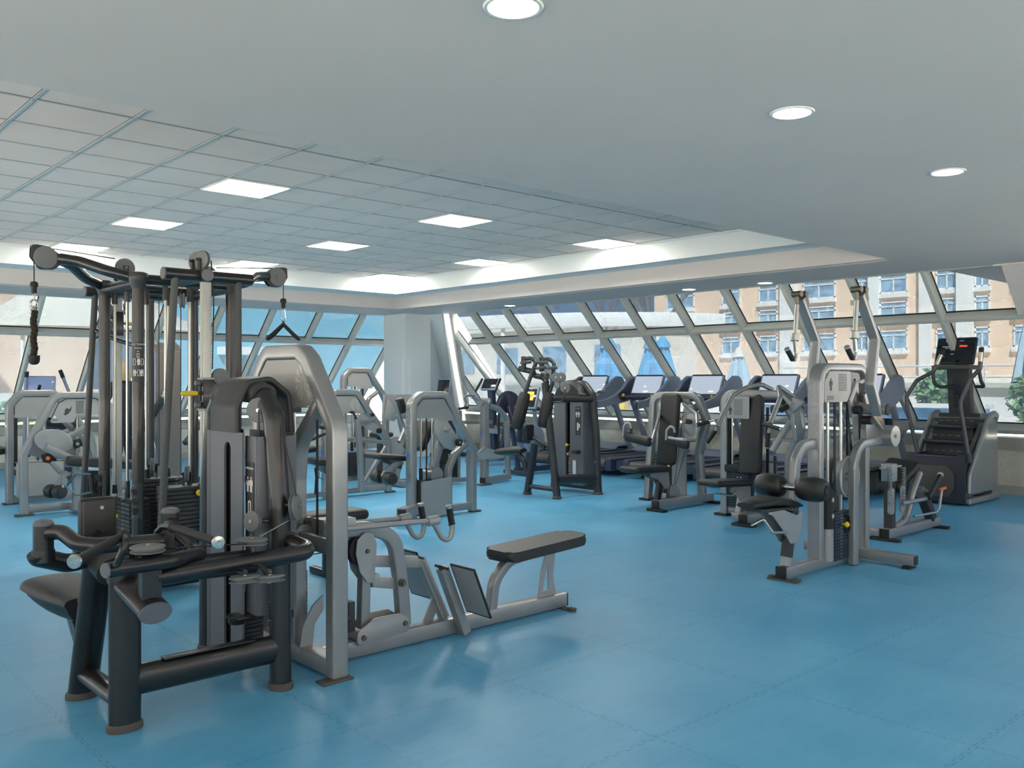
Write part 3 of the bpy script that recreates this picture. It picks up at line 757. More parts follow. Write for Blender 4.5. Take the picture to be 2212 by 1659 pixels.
obj('shroud', sh, GREYP, t)
sh2 = B().bb(1.955, 1.97, 3.975, 4.095, .34, 1.20, .003).bb(1.96, 2.15, 3.965, 3.985, .34, 1.20, .003).bb(2.15, 2.165, 3.97, 4.45, .30, 1.21)
obj('side_shroud', sh2, GREYP, t)
obj('shroud_back', B().bb(1.95, 1.955, 4.10, 4.35, .10, 1.21), mat('dark_slot', (.004, .004, .004), .8), t, flat=True)
stk = B()
for k in range(14): stk.bb(1.97, 2.08, 4.15, 4.38, .13 + k * .021, .149 + k * .021, .002)
obj('weight_plate', stk, IRON, t)
tg = B().bb(1.945, 1.9475, 4.165, 4.20, .33, .58)
mark(obj('weight_label', tg, WHITE, t), 'white weight scale strip')
mark(obj('label_band', B().bb(1.9445, 1.946, 4.163, 4.202, .575, .592), ORG, t), 'orange band of the weight scale')
obj('cup_holder', B().lathe((1.90, 4.06, .30), (0, 0, 1), [(.038, 0), (.045, .01), (.045, .03), (.052, .034), (.052, .04), (.042, .04), (.04, .012)], 24).bb(1.87, 1.97, 4.0, 4.115, .328, .338, .003), BLACK, t)
pc = B().bb(1.950, 1.9535, 3.995, 4.075, .70, 1.075)
P_ = obj('placard', pc, DKPRINT, t)
tx = B().text('UPPER BACK', (1.949, 4.035, 1.045), (0, -1, 0), (0, 0, 1), .0105)
pictogram(tx, (1.949, 4.053, .93), (0, -1, 0), (0, 0, 1), .075); pictogram(tx, (1.949, 4.018, .93), (0, -1, 0), (0, 0, 1), .075)
holed(tx, rrect((1.949, 4.035, .835), (0, 1, 0), (0, 0, 1), .03, .11, .012), [rrect((1.949, 4.035, .855), (0, 1, 0), (0, 0, 1), .016, .05, .006)], .001, (1, 0, 0))
tx.box((1.949, 4.022, .83), (.001, .03, .02)).box((1.949, 4.024, .725), (.001, .008, .004))
obj('placard_print', tx, WHITE, P_, flat=True)
rd = B().box((1.9485, 4.053, .988), (.001, .016, .014)); mark(obj('muscle_mark', rd, RED, P_, flat=True), 'red muscle mark')
# pulleys and cables
def pul(c, ax, r, w, par, nm='pulley', hub=True, m=PULL):
    p = obj(nm, B().pulley(c, ax, r, w), m, par)
    if hub:
        a = V(ax).normalized()
        obj('hub_bolt', B().cyl(V(c) - a * (w / 2 + .004), V(c) + a * (w / 2 + .004), .009, n=12), STEEL, p)
    return p
pul((1.323, 3.645, .79), (0, 0, 1), .069, .03, t); pul((1.80, 3.70, .755), (.05, 0, 1), .068, .03, t)
pul((1.70, 3.56, .625), (0, .12, 1), .068, .03, t); pul((1.79, 3.52, .62), (.05, .15, 1), .068, .03, t)
pul((2.067, 3.8, 0.872), (.65, -.75, .1), .062, .03, t); pul((2.0, 4.035, 1.325), (-.75, -.6, 0), .062, .03, t); pul((1.93, 3.96, .80), (-.9, -.3, .1), .05, .03, t)
obj('pulley_bracket', B().tube([(1.76, 3.665, .66), (1.78, 3.58, .67), (1.79, 3.52, .632)], .011).tube([(1.71, 3.65, .65), (1.70, 3.56, .655)], .012).cyl((1.80, 3.69, .70), (1.80, 3.70, .74), .012)
    .tube([(2.04, 3.9, .88), (2.072, 3.81, 0.87)], .012).tube([(2.04, 4.02, 1.33), (2.0, 4.035, 1.325)], .012).tube([(2.03, 3.9, .80), (1.93, 3.96, .80)], .01), BLACK, t)
cb = B().tube([(1.39, 3.64, .785), (1.75, 3.645, .757)], .0035, n=6).tube([(1.98, 4.0, 1.33), (1.985, 3.99, .82)], .0035, n=6).tube([(2.05, 3.93, 1.30), (2.061, 3.78, 0.925)], .004, n=6).tube([(1.72, 3.6, .625), (1.79, 3.58, .62)], .003, n=6)
obj('cable', cb, CABLE, t)
obj('bare_cable', B().tube([(2.054, 3.79, 0.824), (1.845, 3.745, .757)], .0025, n=6), STEEL, t)
obj('cable_stop', B().cyl((1.275, 3.72, .775), (1.24, 3.74, .775), .011).cyl((1.235, 3.735, .755), (1.275, 3.70, .755), .013), RUB, t)

# ------------------------------------------------------------------ shared pieces of the silver machines
def shell_mark(b, o, ax, ay, s, n=11):
    """nautilus-like fan of wedges, raised a hair above the panel"""
    o, ax, ay = V(o), V(ax).normalized(), V(ay).normalized(); nr = ax.cross(ay)
    a0 = -.9
    for k in range(n):
        f0, f1 = k / n, (k + 1) / n
        t0, t1 = a0 + f0 * 5.6 + .05, a0 + f1 * 5.6 - .05
        r0, r1 = s * (.95 - .25 * f0), s * (.95 - .25 * f1); q = .42 * s * (1 - .3 * f0)
        for i0, o0, o1 in ((q * 1.06, r0, r1), (.10 * s, q * .94, q * .94)):
            P = [(i0 * math.cos(t0 + .06), i0 * math.sin(t0 + .06)), (o0 * math.cos(t0), o0 * math.sin(t0)), (o1 * math.cos((t0 + t1) / 2) * 1.03, o1 * math.sin((t0 + t1) / 2) * 1.03), (o1 * math.cos(t1), o1 * math.sin(t1)), (i0 * math.cos(t1 - .06), i0 * math.sin(t1 - .06))]
            b.plate(pts3(o, ax * .8, ay, P), .001, nr)
    return b
def brand(par, o, up, across, h, name='brand_lettering', m=None):
    """worn grey lettering running up a post, with the small blue swirl below it"""
    up, across = V(up).normalized(), V(across).normalized()
    L = obj(name, B().text('NAUTILUS', o, up, across, h, .0008, f=1.12), m or GREYPRINT, par, flat=True)
    c = V(o) - up * h * 4.35; n = up.cross(across)
    sw = B().sweep([c + (up * math.cos(a) + across * math.sin(a)) * h * (.62 - .045 * a) for a in [k * .35 for k in range(26)]], rect(.16 * h, .0012, 0, 1), n)
    obj('brand_swirl', sw, BLUEP, par, flat=True)
    return L
def handle_pad(b, p0, p1, r, bulge=.12):
    L = (V(p1) - V(p0)).length
    return b.lathe(p0, V(p1) - V(p0), [(.02, 0), (r * .75, .002), (r * .95, L * .06), (r * (1 + bulge * .3), L * .2), (r * (1 + bulge * .5), L * .5), (r * (1 + bulge * .3), L * .8), (r * .95, L * .94), (r * .75, L - .002), (.02, L)], 24)
def foot_plate(b, x, y, lx, ly, h=.012): return b.bb(x - lx / 2, x + lx / 2, y - ly / 2, y + ly / 2, 0, h, .003)

# ------------------------------------------------------------------ silver seated row machine with the long floor beam
t = thing('seated_row_machine', 'silver seated row machine with long floor beam, beside the black upper back machine', 'gym machine', (3.2, 4.05, 0))
XA = 2.31
P9 = rect(.088, .078, .012, 3)
ar = B().sweep([(XA, 3.83, .012), (XA, 3.83, 1.235), (XA, 4.09, 1.575), (XA, 4.17, 1.622), (XA, 4.52, 1.622), (XA, 4.635, 1.50), (XA, 4.635, .012)], [(b_, a_) for a_, b_ in P9], (1, 0, 0), .10, 8)
frame = obj('arch_frame', ar, SILVER, t)
br = B().sweep([(XA, 3.93, 1.40), (XA, 4.03, 1.30), (XA, 4.20, 1.14), (XA, 4.225, .95), (XA, 4.225, .02)], [(b_, a_) for a_, b_ in rect(.082, .06, .01, 3)], (1, 0, 0), .16, 8)
obj('arch_brace', br, SILVER, t)
obj('cross_bar', B().bar([(XA, 3.85, .645), (XA, 4.62, .645)], .06, .08), SILVER, t)
obj('floor_bar', B().bar([(XA, 3.86, .055), (XA, 4.63, .055)], .088, .085), SILVER, t)
obj('foot_plate', foot_plate(B(), XA - .03, 3.80, .17, .08), FOOT, t)
# header panel with the faded shell
hp_ = B()
out = [(3.975, 1.345), (4.02, 1.53), (4.12, 1.585), (4.50, 1.585), (4.59, 1.50), (4.595, 1.37), (4.235, 1.37), (4.235, 1.325)]
holed(hp_, pts3((XA - .034, 0, 0), (0, 1, 0), (0, 0, 1), out), [], .004, (1, 0, 0))
pn = obj('header_panel', hp_, PANEL, t)
obj('panel_gasket', B().tube([(XA - .034, y, z) for y, z in ((3.985, 1.36), (4.04, 1.53), (4.12, 1.583), (4.50, 1.583), (4.588, 1.50), (4.593, 1.37))], .005, n=6), GASKET, pn)
mark(obj('shell_mark', shell_mark(B(), (XA - .0375, 4.10, 1.455), (0, -1, 0), (0, 0, 1), .125), PANELW, pn, flat=True), 'pale shell emblem')
gd = B()
for y in (4.30, 4.44): gd.cyl((XA + .02, y, .06), (XA + .02, y, 1.60), .011, n=10)
obj('guide_rod', gd, STEEL, t)
obj('belt', B().bar([(XA + .02, 4.37, .5), (XA + .02, 4.37, 1.55)], .004, .035, (1, 0, 0), 0).bar([(XA, 4.02, .66), (XA, 4.02, 1.42)], .004, .012, (1, 0, 0), 0), RUB, t)
obj('guide_bracket', B().bb(XA - .02, XA + .05, 4.27, 4.52, 1.30, 1.345, .004), BLKP, t)
ws = B()
for k in range(16): ws.bb(XA - .03, XA + .09, 4.28, 4.47, .10 + .022 * k, .12 + .022 * k, .002)
obj('weight_plate', ws, IRON, t)
# floor beam and its stations
YB_ = 4.05
obj('long_beam', B().bar([(XA + .04, YB_, .055), (4.125, YB_, .055)], .08, .085), SILVER, t)
mark(obj('beam_end_cap', B().bb(4.122, 4.132, YB_ - .042, YB_ + .042, .014, .096, .003), RUB, t), 'black end cap of the floor beam')
obj('beam_foot', foot_plate(B(), 4.09, YB_ - .01, .05, .24).bb(4.07, 4.11, YB_ - .14, YB_ - .09, .01, .022, .003), FOOT, t)
obj('curved_gusset', B().plate(pts3((0, YB_ + .07, 0), (1, 0, 0), (0, 0, 1), [(2.26, .075), (2.28, .20), (2.34, .30), (2.40, .345), (2.40, .27), (2.35, .20), (2.335, .075)]), .012, (0, 1, 0)), SILVERD, t)
obj('gooseneck', B().sweep([(2.36, YB_, .685), (2.62, YB_, .68), (2.80, YB_, .62), (2.845, YB_, .36), (2.865, YB_, .12)], rect(.06, .075, .01, 3), (0, 1, 0) and (0, 0, 1), .16, 10), SILVER, t)
pv = obj('pivot_block', B().bar([(2.33, YB_, .715), (2.52, YB_, .71)], .12, .085, (0, 0, 1), .004), SILVERD, t)
obj('pivot_pin', B().cyl((2.36, YB_ - .16, .722), (2.36, YB_ + .17, .722), .02).cyl((2.36, YB_ - .125, .722), (2.36, YB_ - .09, .722), .033, .028).cyl((2.36, YB_ + .12, .722), (2.36, YB_ + .15, .722), .03), BOLT, t)
for y, x1 in ((YB_ - .075, 3.0), (YB_ + .10, 2.93)):
    z1 = .688; a = obj('pull_arm', B().cyl((2.36, y, .705), (x1, y, z1), .0135, n=16), SILVERD, t)
    obj('arm_sleeve', B().cyl((x1 - .025, y, z1 - .004), (x1 + .05, y, z1), .027, n=24, bev=.003), SILVERD, a)
    obj('handle_hook', B().tube([(x1 + .02, y, z1 - .02), (x1 + .07, y, z1 - .10), (x1 + .105, y, z1 - .125), (x1 + .14, y, z1 - .11), (x1 + .15, y, z1 - .06), (x1 + .147, y, z1 - .03)], .0145, .04, 14), SILVERD, a)
    g_ = obj('grip', B().cyl((x1 + .148, y, z1 - .035), (x1 + .128, y, z1 + .055), .0185, n=20), RUB, a)
    mark(obj('grip_ring', B().cyl((x1 + .149, y, z1 - .041), (x1 + .1475, y, z1 - .035), .0215).cyl((x1 + .128, y, z1 + .055), (x1 + .124, y, z1 + .074), .0205, bev=.003), CHROME, g_), 'chrome rings of the grip')
obj('swing_post', B().bar([(2.60, YB_, .12), (2.615, YB_, .60)], .055, .055, (0, 1, 0)), SILVER, t)
tear = [(2.585, .665), (2.54, .63), (2.53, .56), (2.555, .46), (2.60, .40), (2.645, .385), (2.66, .60), (2.635, .655)]
for s in (-1, 1): obj('cheek_plate', B().plate(pts3((0, YB_ + s * .042, 0), (1, 0, 0), (0, 0, 1), tear), .008, (0, 1, 0), .0015, .02), SILVERD, t)
obj('wheel', B().pulley((2.59, YB_, .57), (0, 1, 0), .085, .05), RUB, t)
lk = [(2.52, .075), (2.535, .155), (2.64, .205), (2.80, .205), (2.86, .165), (2.87, .095)]
for s in (-1, 1):
    lp = obj('link_plate', B().plate(pts3((0, YB_ + s * .06, 0), (1, 0, 0), (0, 0, 1), lk), .01, (0, 1, 0), .002, .03), SILVERD, t)
    if s < 0: obj('link_bolt', bolt(bolt(B(), (2.565, YB_ - .065, .115), (0, -1, 0), .016, .012), (2.83, YB_ - .065, .145), (0, -1, 0), .016, .012), BOLT, lp)
obj('pivot_tube', B().cyl((2.56, YB_ - .052, .125), (2.56, YB_ + .052, .125), .032), SILVERD, t)
obj('link_bar', B().bar([(2.66, YB_ + .03, .495), (3.03, YB_ + .05, .435)], .03, .065, (0, 0, 1), .004).bar([(2.66, YB_ + .02, .385), (2.84, YB_ + .02, .345)], .03, .06, (0, 0, 1), .004).bb(2.645, 2.69, YB_ - .03, YB_ + .05, .36, .43, .004), SILVERD, t)
obj('frame_bolt', B().cyl((2.83, YB_ - .03, .36), (2.83, YB_ - .045, .36), .022).cyl((2.83, YB_ - .045, .36), (2.83, YB_ - .062, .36), .013, n=6), BOLT, t)
obj('cheek_bolt', bolt(B(), (2.60, YB_ - .046, .565), (0, -1, 0), .014, .012), BOLT, t)
obj('roller', B().cyl((2.47, YB_ - .02, .22), (2.50, YB_ - .02, .22), .025).bb(2.49, 2.53, YB_ - .04, YB_ + .02, .15, .31, .004), BLKP, t)
# foot rests: sloped posts with a plate on each side of the beam
fp = obj('foot_post', B().bar([(3.02, YB_ + .06, .455), (3.17, YB_ + .03, .10)], .05, .055, (0, 1, 0)).plate(pts3((0, YB_ + .03, 0), (1, 0, 0), (0, 0, 1), [(3.02, .10), (3.10, .25), (3.19, .10), (3.15, .10), (3.12, .155), (3.09, .10)]), .01, (0, 1, 0)), SILVER, t)
obj('foot_post_cap', B().box((3.015, YB_ + .06, .46), (.056, .056, .014), .003, Matrix.Rotation(.4, 3, 'Y')), RUB, fp)
fp2 = obj('foot_post', B().bar([(3.07, YB_ - .085, .415), (3.235, YB_ - .085, .022)], .055, .06, (0, 1, 0)), SILVER, t)
obj('foot_post_cap', B().box((3.067, YB_ - .085, .419), (.06, .062, .014), .003, Matrix.Rotation(.4, 3, 'Y')), RUB, fp2)
for yc, xo, zo in ((YB_ + .19, 3.075, .34), (YB_ - .19, 3.19, .285)):
    R_ = Matrix.Rotation(-.40, 3, 'Y'); R_ = Matrix.Rotation(.40, 3, 'Y') @ Matrix.Rotation(0, 3, 'Z'); n_ = Matrix.Rotation(-.4, 3, 'Y')
    Rm = Matrix.Rotation(-.40, 3, 'Y')
    pl_ = obj('foot_board', B().box((xo, yc, zo), (.010, .20, .30), .003, Rm), SILVERD, t)
    rim = B(); A = Rm @ V((0, 1, 0)); U = Rm @ V((0, 0, 1)); nn = Rm @ V((1, 0, 0)); c = V((xo, yc, zo)) + nn * .002
    rim.sweep([c + A * a + U * b for a, b in ((-.1, -.15), (.1, -.15), (.1, .15), (-.1, .15))], rect(.016, .012, .003), nn, 0, closed=True)
    rim.box(c + nn * .008, (.006, .20, .30), .002, Rm)
    obj('rubber_edge', rim, RUB, pl_)
# seat
sg = B().sweep([(3.505, YB_, .09), (3.53, YB_, .26), (3.64, YB_, .365), (4.06, YB_, .405)], rect(.06, .055, .008, 3), (0, 1, 0) and (0, 0, 1), .16, 10)
obj('seat_support', sg, SILVER, t)
obj('seat_bracket', holed(B(), pts3((0, YB_, 0), (1, 0, 0), (0, 0, 1), [(3.90, .095), (4.055, .095), (4.03, .22), (4.05, .37), (3.965, .36), (3.925, .26)]), [pts3((0, YB_, 0), (1, 0, 0), (0, 0, 1), [(3.935, .13), (3.99, .135), (3.985, .30), (3.965, .25)])], .012, (0, 1, 0)).bb(3.75, 4.10, YB_ - .06, YB_ + .06, .385, .395), SILVERD, t)
Rs = Matrix.Rotation(-.05, 3, 'Y')
st = B().plate(pts3((3.905, YB_, .425), Rs @ V((1, 0, 0)), (0, 1, 0), [(-.355, -.105), (-.30, -.135), (.22, -.135), (.32, -.12), (.355, -.05), (.355, .05), (.32, .12), (.22, .135), (-.30, .135), (-.355, .105)]), .062, None, .024, .05, 5, 4)
obj('seat', st, LEATH, t)
obj('cable', B().tube([(2.42, 4.15, .56), (2.25, 4.2, .545)], .003, n=6), CABLE, t)
obj('rear_pulley_plate', B().plate(pts3((0, 4.17, 0), (1, 0, 0), (0, 0, 1), [(2.30, .72), (2.22, .62), (2.24, .53), (2.36, .55), (2.45, .64), (2.40, .71)]), .01, (0, 1, 0), .002, .03), SILVERD, t)

# ------------------------------------------------------------------ silver pull-down machine, right foreground
t = thing('lat_pulldown_machine', 'silver pull-down machine with two tall hanging handle arms at right', 'gym machine', (6.4, 3.5, 0))
Y0 = 3.5
SW = lambda w, h, r=.01: [(b_, a_) for a_, b_ in rect(w, h, r, 3)]
obj('arch_frame', B().sweep([(6.345, Y0, .09), (6.345, Y0, 1.575), (7.09, Y0, 1.575), (7.09, Y0, .05)], rect(.062, .115, .014, 3), (0, 1, 0), .13, 8), SILVER, t)
bb_ = obj('base_beam', B().bar([(5.85, Y0, .06), (7.12, Y0, .06)], .08, .08), SILVER, t)
mark(obj('beam_end_cap', B().bb(5.835, 5.855, Y0 - .042, Y0 + .042, .018, .103, .004), RUB, bb_), 'black end cap')
obj('front_foot', foot_plate(B(), 5.86, 3.49, .06, .24).bb(5.84, 5.90, 3.365, 3.42, .008, .026, .003).bb(5.84, 5.90, 3.56, 3.61, .008, .026, .003), FOOT, t)
cb_ = obj('cross_foot', B().bar([(6.98, 3.46, .065), (6.98, 3.01, .065)], .08, .08).bar([(7.0, 3.54, .065), (7.0, 3.95, .065)], .08, .08), SILVER, t)
obj('open_end', B().bb(6.945, 7.015, 3.006, 3.012, .032, .098), RUB, cb_); obj('rear_foot', foot_plate(B(), 6.98, 3.06, .13, .06, .024), RUB, t)
obj('curved_strut', B().sweep([(6.765, 3.41, .01), (6.765, 3.41, .80), (6.85, 3.41, .955), (7.22, 3.41, .978)], rect(.07, .062, .012, 3), (0, 1, 0), .16, 8), SILVER, t)
brand(t, (6.312, Y0, 1.25), (0, 0, 1), (0, 1, 0), .062, m=SILVERD)
# header plate
hp_ = obj('header_panel', B().plate(pts3((0, Y0 - .05, 0), (1, 0, 0), (0, 0, 1), [(6.38, 1.30), (6.38, 1.46), (6.46, 1.54), (6.80, 1.54), (6.80, 1.38), (6.74, 1.30)]), .006, (0, 1, 0), 0, .02), SILVERD, t)
pr = B(); textlines(pr, (6.60, Y0 - .0545, 1.515), (1, 0, 0), (0, 0, 1), .13, 11, .0125, .005, 3); textlines(pr, (6.42, Y0 - .0545, 1.345), (1, 0, 0), (0, 0, 1), .10, 3, .011, .004, 4)
pictogram(pr, (6.48, Y0 - .0545, 1.39), (1, 0, 0), (0, 0, 1), .10); obj('panel_print', pr, DKPRINT, hp_, flat=True)
obj('cam_plate', B().plate(pts3((0, Y0 - .03, 0), (1, 0, 0), (0, 0, 1), [(6.80, 1.54), (6.98, 1.53), (6.99, 1.46), (6.93, 1.40), (6.80, 1.38)]), .012, (0, 1, 0), .002, .03), PANEL, t)
obj('cam_bolt', bolt(B(), (6.90, Y0 - .036, 1.47), (0, -1, 0), .018, .014), BOLT, t)
# weights
g1 = B()
for x, y in ((6.47, 3.47), (6.68, 3.47)): g1.cyl((x, y, .10), (x, y, 1.54), .013, n=12)
obj('guide_rod', g1, STEEL, t)
obj('strap', B().bar([(6.58, 3.47, .52), (6.58, 3.47, 1.52)], .035, .004, (0, 1, 0), 0).bar([(6.72, 3.46, 1.46), (6.86, 3.46, .80)], .004, .03, (1, 0, 0), 0).bar([(6.80, 3.48, 1.46), (6.80, 3.48, .66)], .004, .03, (1, 0, 0), 0).bar([(6.96, 3.45, 1.45), (6.96, 3.45, 1.08)], .004, .03, (1, 0, 0), 0), RUB, t)
NAVY = mat('blue_black_plate', (.02, .03, .045), .35, .2)
ws = B()
for k in range(15): ws.bb(6.505, 6.735, 3.43, 3.57, .062 + .0255 * k, .0862 + .0255 * k, .002)
S = obj('weight_plate', ws, NAVY, t)
ho = B()
for k in range(14): ho.cyl((6.62, 3.428, .085 + .0255 * k), (6.62, 3.4295, .085 + .0255 * k), .006, n=10).bb(6.60, 6.607, 3.4285, 3.4295, .08 + .0255 * k, .09 + .0255 * k)
obj('pin_holes', ho, STEEL, S)
mark(obj('selector_pin', B().lathe((6.63, 3.43, .34), (0, -1, 0), [(.008, 0), (.008, .02), (.02, .025), (.024, .04), (.012, .055)], 16), YEL, t), 'yellow selector pin')
obj('pin_cord', B().tube([(6.66, 3.43, .41), (6.71, 3.42, .40), (6.73, 3.42, .30), (6.70, 3.42, .26), (6.66, 3.425, .31)], .006, .03, 8), CABLE, t)
obj('stack_cap', B().bb(6.50, 6.60, 3.44, 3.53, .45, .56, .006).cyl((6.53, 3.45, .56), (6.53, 3.45, .66), .02), RUB, t)
obj('stack_guard', B().lathe((6.455, 3.47, .07), (0, 0, 1), [(.052, 0), (.052, .25)], 24), SILVERD, t)
gsl = obj('guard_sleeve', B().lathe((6.455, 3.47, .32), (0, 0, 1), [(.053, 0), (.053, .30), (.04, .31)], 24), RUB, t)
for z in (.42, .545): obj('snowflake_mark', B().plate(rrect((6.455, 3.416, z), (1, 0, 0), (0, 0, 1), .04, .006, .001)[:], .002, (0, 1, 0)).plate(rrect((6.455, 3.416, z), (.5, 0, .87), (-.87, 0, .5), .04, .006, .001), .002, (0, 1, 0)).plate(rrect((6.455, 3.416, z), (.5, 0, -.87), (.87, 0, .5), .04, .006, .001), .002, (0, 1, 0)), WHITE, gsl, flat=True)
obj('cam_wheel', B().lathe((6.77, 3.44, .70), (0, 1, 0), [(.03, 0), (.03, .03), (.145, .03), (.15, .0), (.168, 0), (.168, .06), (.145, .06), (.145, .04), (.03, .04)], 40).cyl((6.77, 3.43, .70), (6.77, 3.52, .70), .025), SILVERD, t)
obj('counter_cam', B().plate(pts3((0, 3.56, 0), (1, 0, 0), (0, 0, 1), [(6.70, .50), (6.62, .70), (6.66, .93), (6.80, 1.02), (6.95, .95), (6.98, .72), (6.88, .5)]), .012, (0, 1, 0), .002, .08), SILVERD, t)
# pivoting arms with their handles
for s, nm in ((-1, 'near'), (1, 'far')):
    y = Y0 + s * .25
    a = obj('lift_arm', B().bar([(6.53, y, 2.12), (6.795, y, 1.82), (6.79, y, 1.75), (6.715, y, 1.45), (6.84, y, 1.24)] if False else [(6.55, y, 2.13), (6.80, y, 1.80), (6.725, y, 1.44), (6.85, y, 1.20)], .05, .075, (0, 1, 0), .008, .05, 4), SILVER, t)
    obj('arm_joint', B().plate(pts3((0, y - .028, 0), (1, 0, 0), (0, 0, 1), [(6.55, 2.20), (6.61, 2.19), (6.64, 2.09), (6.60, 2.05), (6.55, 2.10)]), .008, (0, 1, 0), 0, .02).plate(pts3((0, y + .028, 0), (1, 0, 0), (0, 0, 1), [(6.55, 2.20), (6.61, 2.19), (6.64, 2.09), (6.60, 2.05), (6.55, 2.10)]), .008, (0, 1, 0), 0, .02)
        .cyl((6.58, y - .045, 2.165), (6.58, y + .045, 2.165), .025).cyl((6.505, y - .04, 2.165), (6.505, y + .04, 2.165), .025).cyl((6.505, y, 2.15), (6.505, y, 2.05), .016).bar([(6.50, y, 2.165), (6.60, y, 2.165)], .035, .03), BOLT, a)
    hr = obj('handle_rod', B().cyl((6.505, y, 2.08), (6.47, y, 1.80), .017), STEEL, a)
    obj('rod_collar', B().cyl((6.472, y, 1.845), (6.465, y, 1.785), .034, bev=.004), STEEL, hr)
    obj('handle_hook', B().tube([(6.467, y, 1.80), (6.49, y, 1.69), (6.475, y, 1.64), (6.44, y + .0, 1.635), (6.40, y, 1.665)], .0165, .05, 14), STEEL, hr)
    gg = obj('grip', B().cyl((6.435, y, 1.637), (6.355, y, 1.715), .021, n=20), RUB, hr)
    mark(obj('grip_end', B().cyl((6.355, y, 1.715), (6.347, y, 1.723), .0225, bev=.002), CHROME, gg), 'chrome end of the grip')
    obj('arm_screw', bolt(bolt(bolt(B(), (6.755, y - .026, 1.40), (0, -1, 0), .016), (6.80, y - .026, 1.30), (0, -1, 0), .016), (6.74, y - .026, 1.48), (0, -1, 0), .016), BOLT, a)
pt = obj('pivot_tube', B().cyl((6.885, 3.19, 1.24), (6.885, 3.81, 1.24), .042, n=28), SILVER, t)
obj('tube_cap', B().cyl((6.885, 3.178, 1.24), (6.885, 3.192, 1.24), .045, bev=.004).cyl((6.885, 3.808, 1.24), (6.885, 3.822, 1.24), .045, bev=.004), RUB, pt)
obj('pivot_tower', B().plate([(6.95, 3.42, .98), (7.24, 3.42, .98), (7.14, 3.46, 1.26), (6.90, 3.46, 1.30), (7.0, 3.44, 1.12)], .05, (0, 1, 0), .006).bar([(7.02, 3.5, .98), (6.98, 3.5, 1.42)], .06, .05, (0, 1, 0)).bar([(7.16, 3.44, .98), (6.99, 3.44, 1.36)], .05, .045, (0, 1, 0)), SILVER, t)
obj('rocker_link', B().bar([(6.78, 3.46, 1.30), (6.90, 3.46, 1.45)], .05, .045, (0, 1, 0)).bar([(6.90, 3.50, 1.44), (7.06, 3.50, 1.47)], .09, .035).bar([(6.79, 3.46, 1.31), (6.83, 3.46, 1.20), (6.92, 3.46, 1.22)], .05, .04, (0, 1, 0)), SILVERD, t)
kb = obj('stop_knob', B().cyl((6.93, 3.42, 1.15), (6.93, 3.33, 1.15), .035, bev=.006).cyl((6.80, 3.42, 1.235), (6.80, 3.36, 1.235), .035, bev=.006), RUB, t)
obj('counterweight', B().cyl((7.28, 3.30, 1.01), (7.28, 3.50, 1.01), .088, bev=.004, n=36), SILVER, t)
obj('weight_arm', B().bar([(7.05, 3.42, 1.20), (7.28, 3.40, 1.02)], .02, .06, (0, 1, 0)).cyl((7.28, 3.29, 1.01), (7.28, 3.31, 1.01), .015), SILVERD, t)
# knee rollers, saddle and its lever
obj('roller_bracket', B().sweep([(6.32, Y0, .985), (6.14, Y0, .975), (6.05, Y0, .88), (6.02, Y0, .64), (6.0, Y0, .50)], rect(.055, .075, .01, 3), (0, 1, 0) and (0, 0, 1), .12, 8), SILVER, t)
rl = obj('roller_bar', B().cyl((5.985, Y0 - .12, .675), (5.985, Y0 + .12, .675), .026), CHROME, t)
for s in (-1, 1):
    k = obj('knee_roller', handle_pad(B(), (5.985, Y0 + s * .058, .675), (5.985, Y0 + s * .285, .675), .077, .4), LEATH, t)
    obj('roller_cap', B().cyl((5.985, Y0 + s * .283, .675), (5.985, Y0 + s * .294, .675), .04, bev=.004), RUB, k)
obj('seat_post', B().bar([(5.905, Y0, .10), (6.02, Y0, .56)], .065, .055, (0, 1, 0)), SILVERD, t)
obj('post_sleeve', B().bar([(5.92, Y0, .165), (5.955, Y0, .31)], .075, .065, (0, 1, 0)).bar([(5.985, Y0, .43), (6.015, Y0, .55)], .075, .065, (0, 1, 0)), BLKP, t)
sb = [(5.56, .53), (5.66, .50), (5.82, .36), (5.90, .27), (5.98, .27), (6.05, .38), (6.07, .52), (5.99, .47), (5.80, .53)]
for s in (-1, 1): obj('seat_cheek', B().plate(pts3((0, Y0 + s * .045, 0), (1, 0, 0), (0, 0, 1), sb), .007, (0, 1, 0), .001, .03), SILVERD, t)
obj('seat_lever', B().tube([(5.46, 3.50, .45), (5.56, 3.47, .485), (5.63, 3.44, .385), (5.83, 3.44, .365)], .011, .025, 10), STEEL, t)
sd = B(); rings = []
for k in range(13):
    f = k / 12; x = 5.44 + .56 * f; w_ = .07 + .08 * math.sin(min(1, f * 1.6) * PI / 2) * (1 if f < .95 else .8); z = .585 - .0 * f + .012 * math.sin(f * PI) - .085 * max(0, f - .55)
    h_ = .034 * (1 if 0 < k < 12 else .6)
    rings.append([(x, Y0 + .04 + w_ * math.cos(a), z + h_ * math.sin(a)) for a in [2 * PI * q / 24 for q in range(24)]])
sd._rings(rings); obj('saddle', sd, LEATH, t)
obj('saddle_pan', B().bar([(5.50, Y0 + .03, .55), (5.92, Y0 + .03, .53)], .16, .02), BLKP, t)

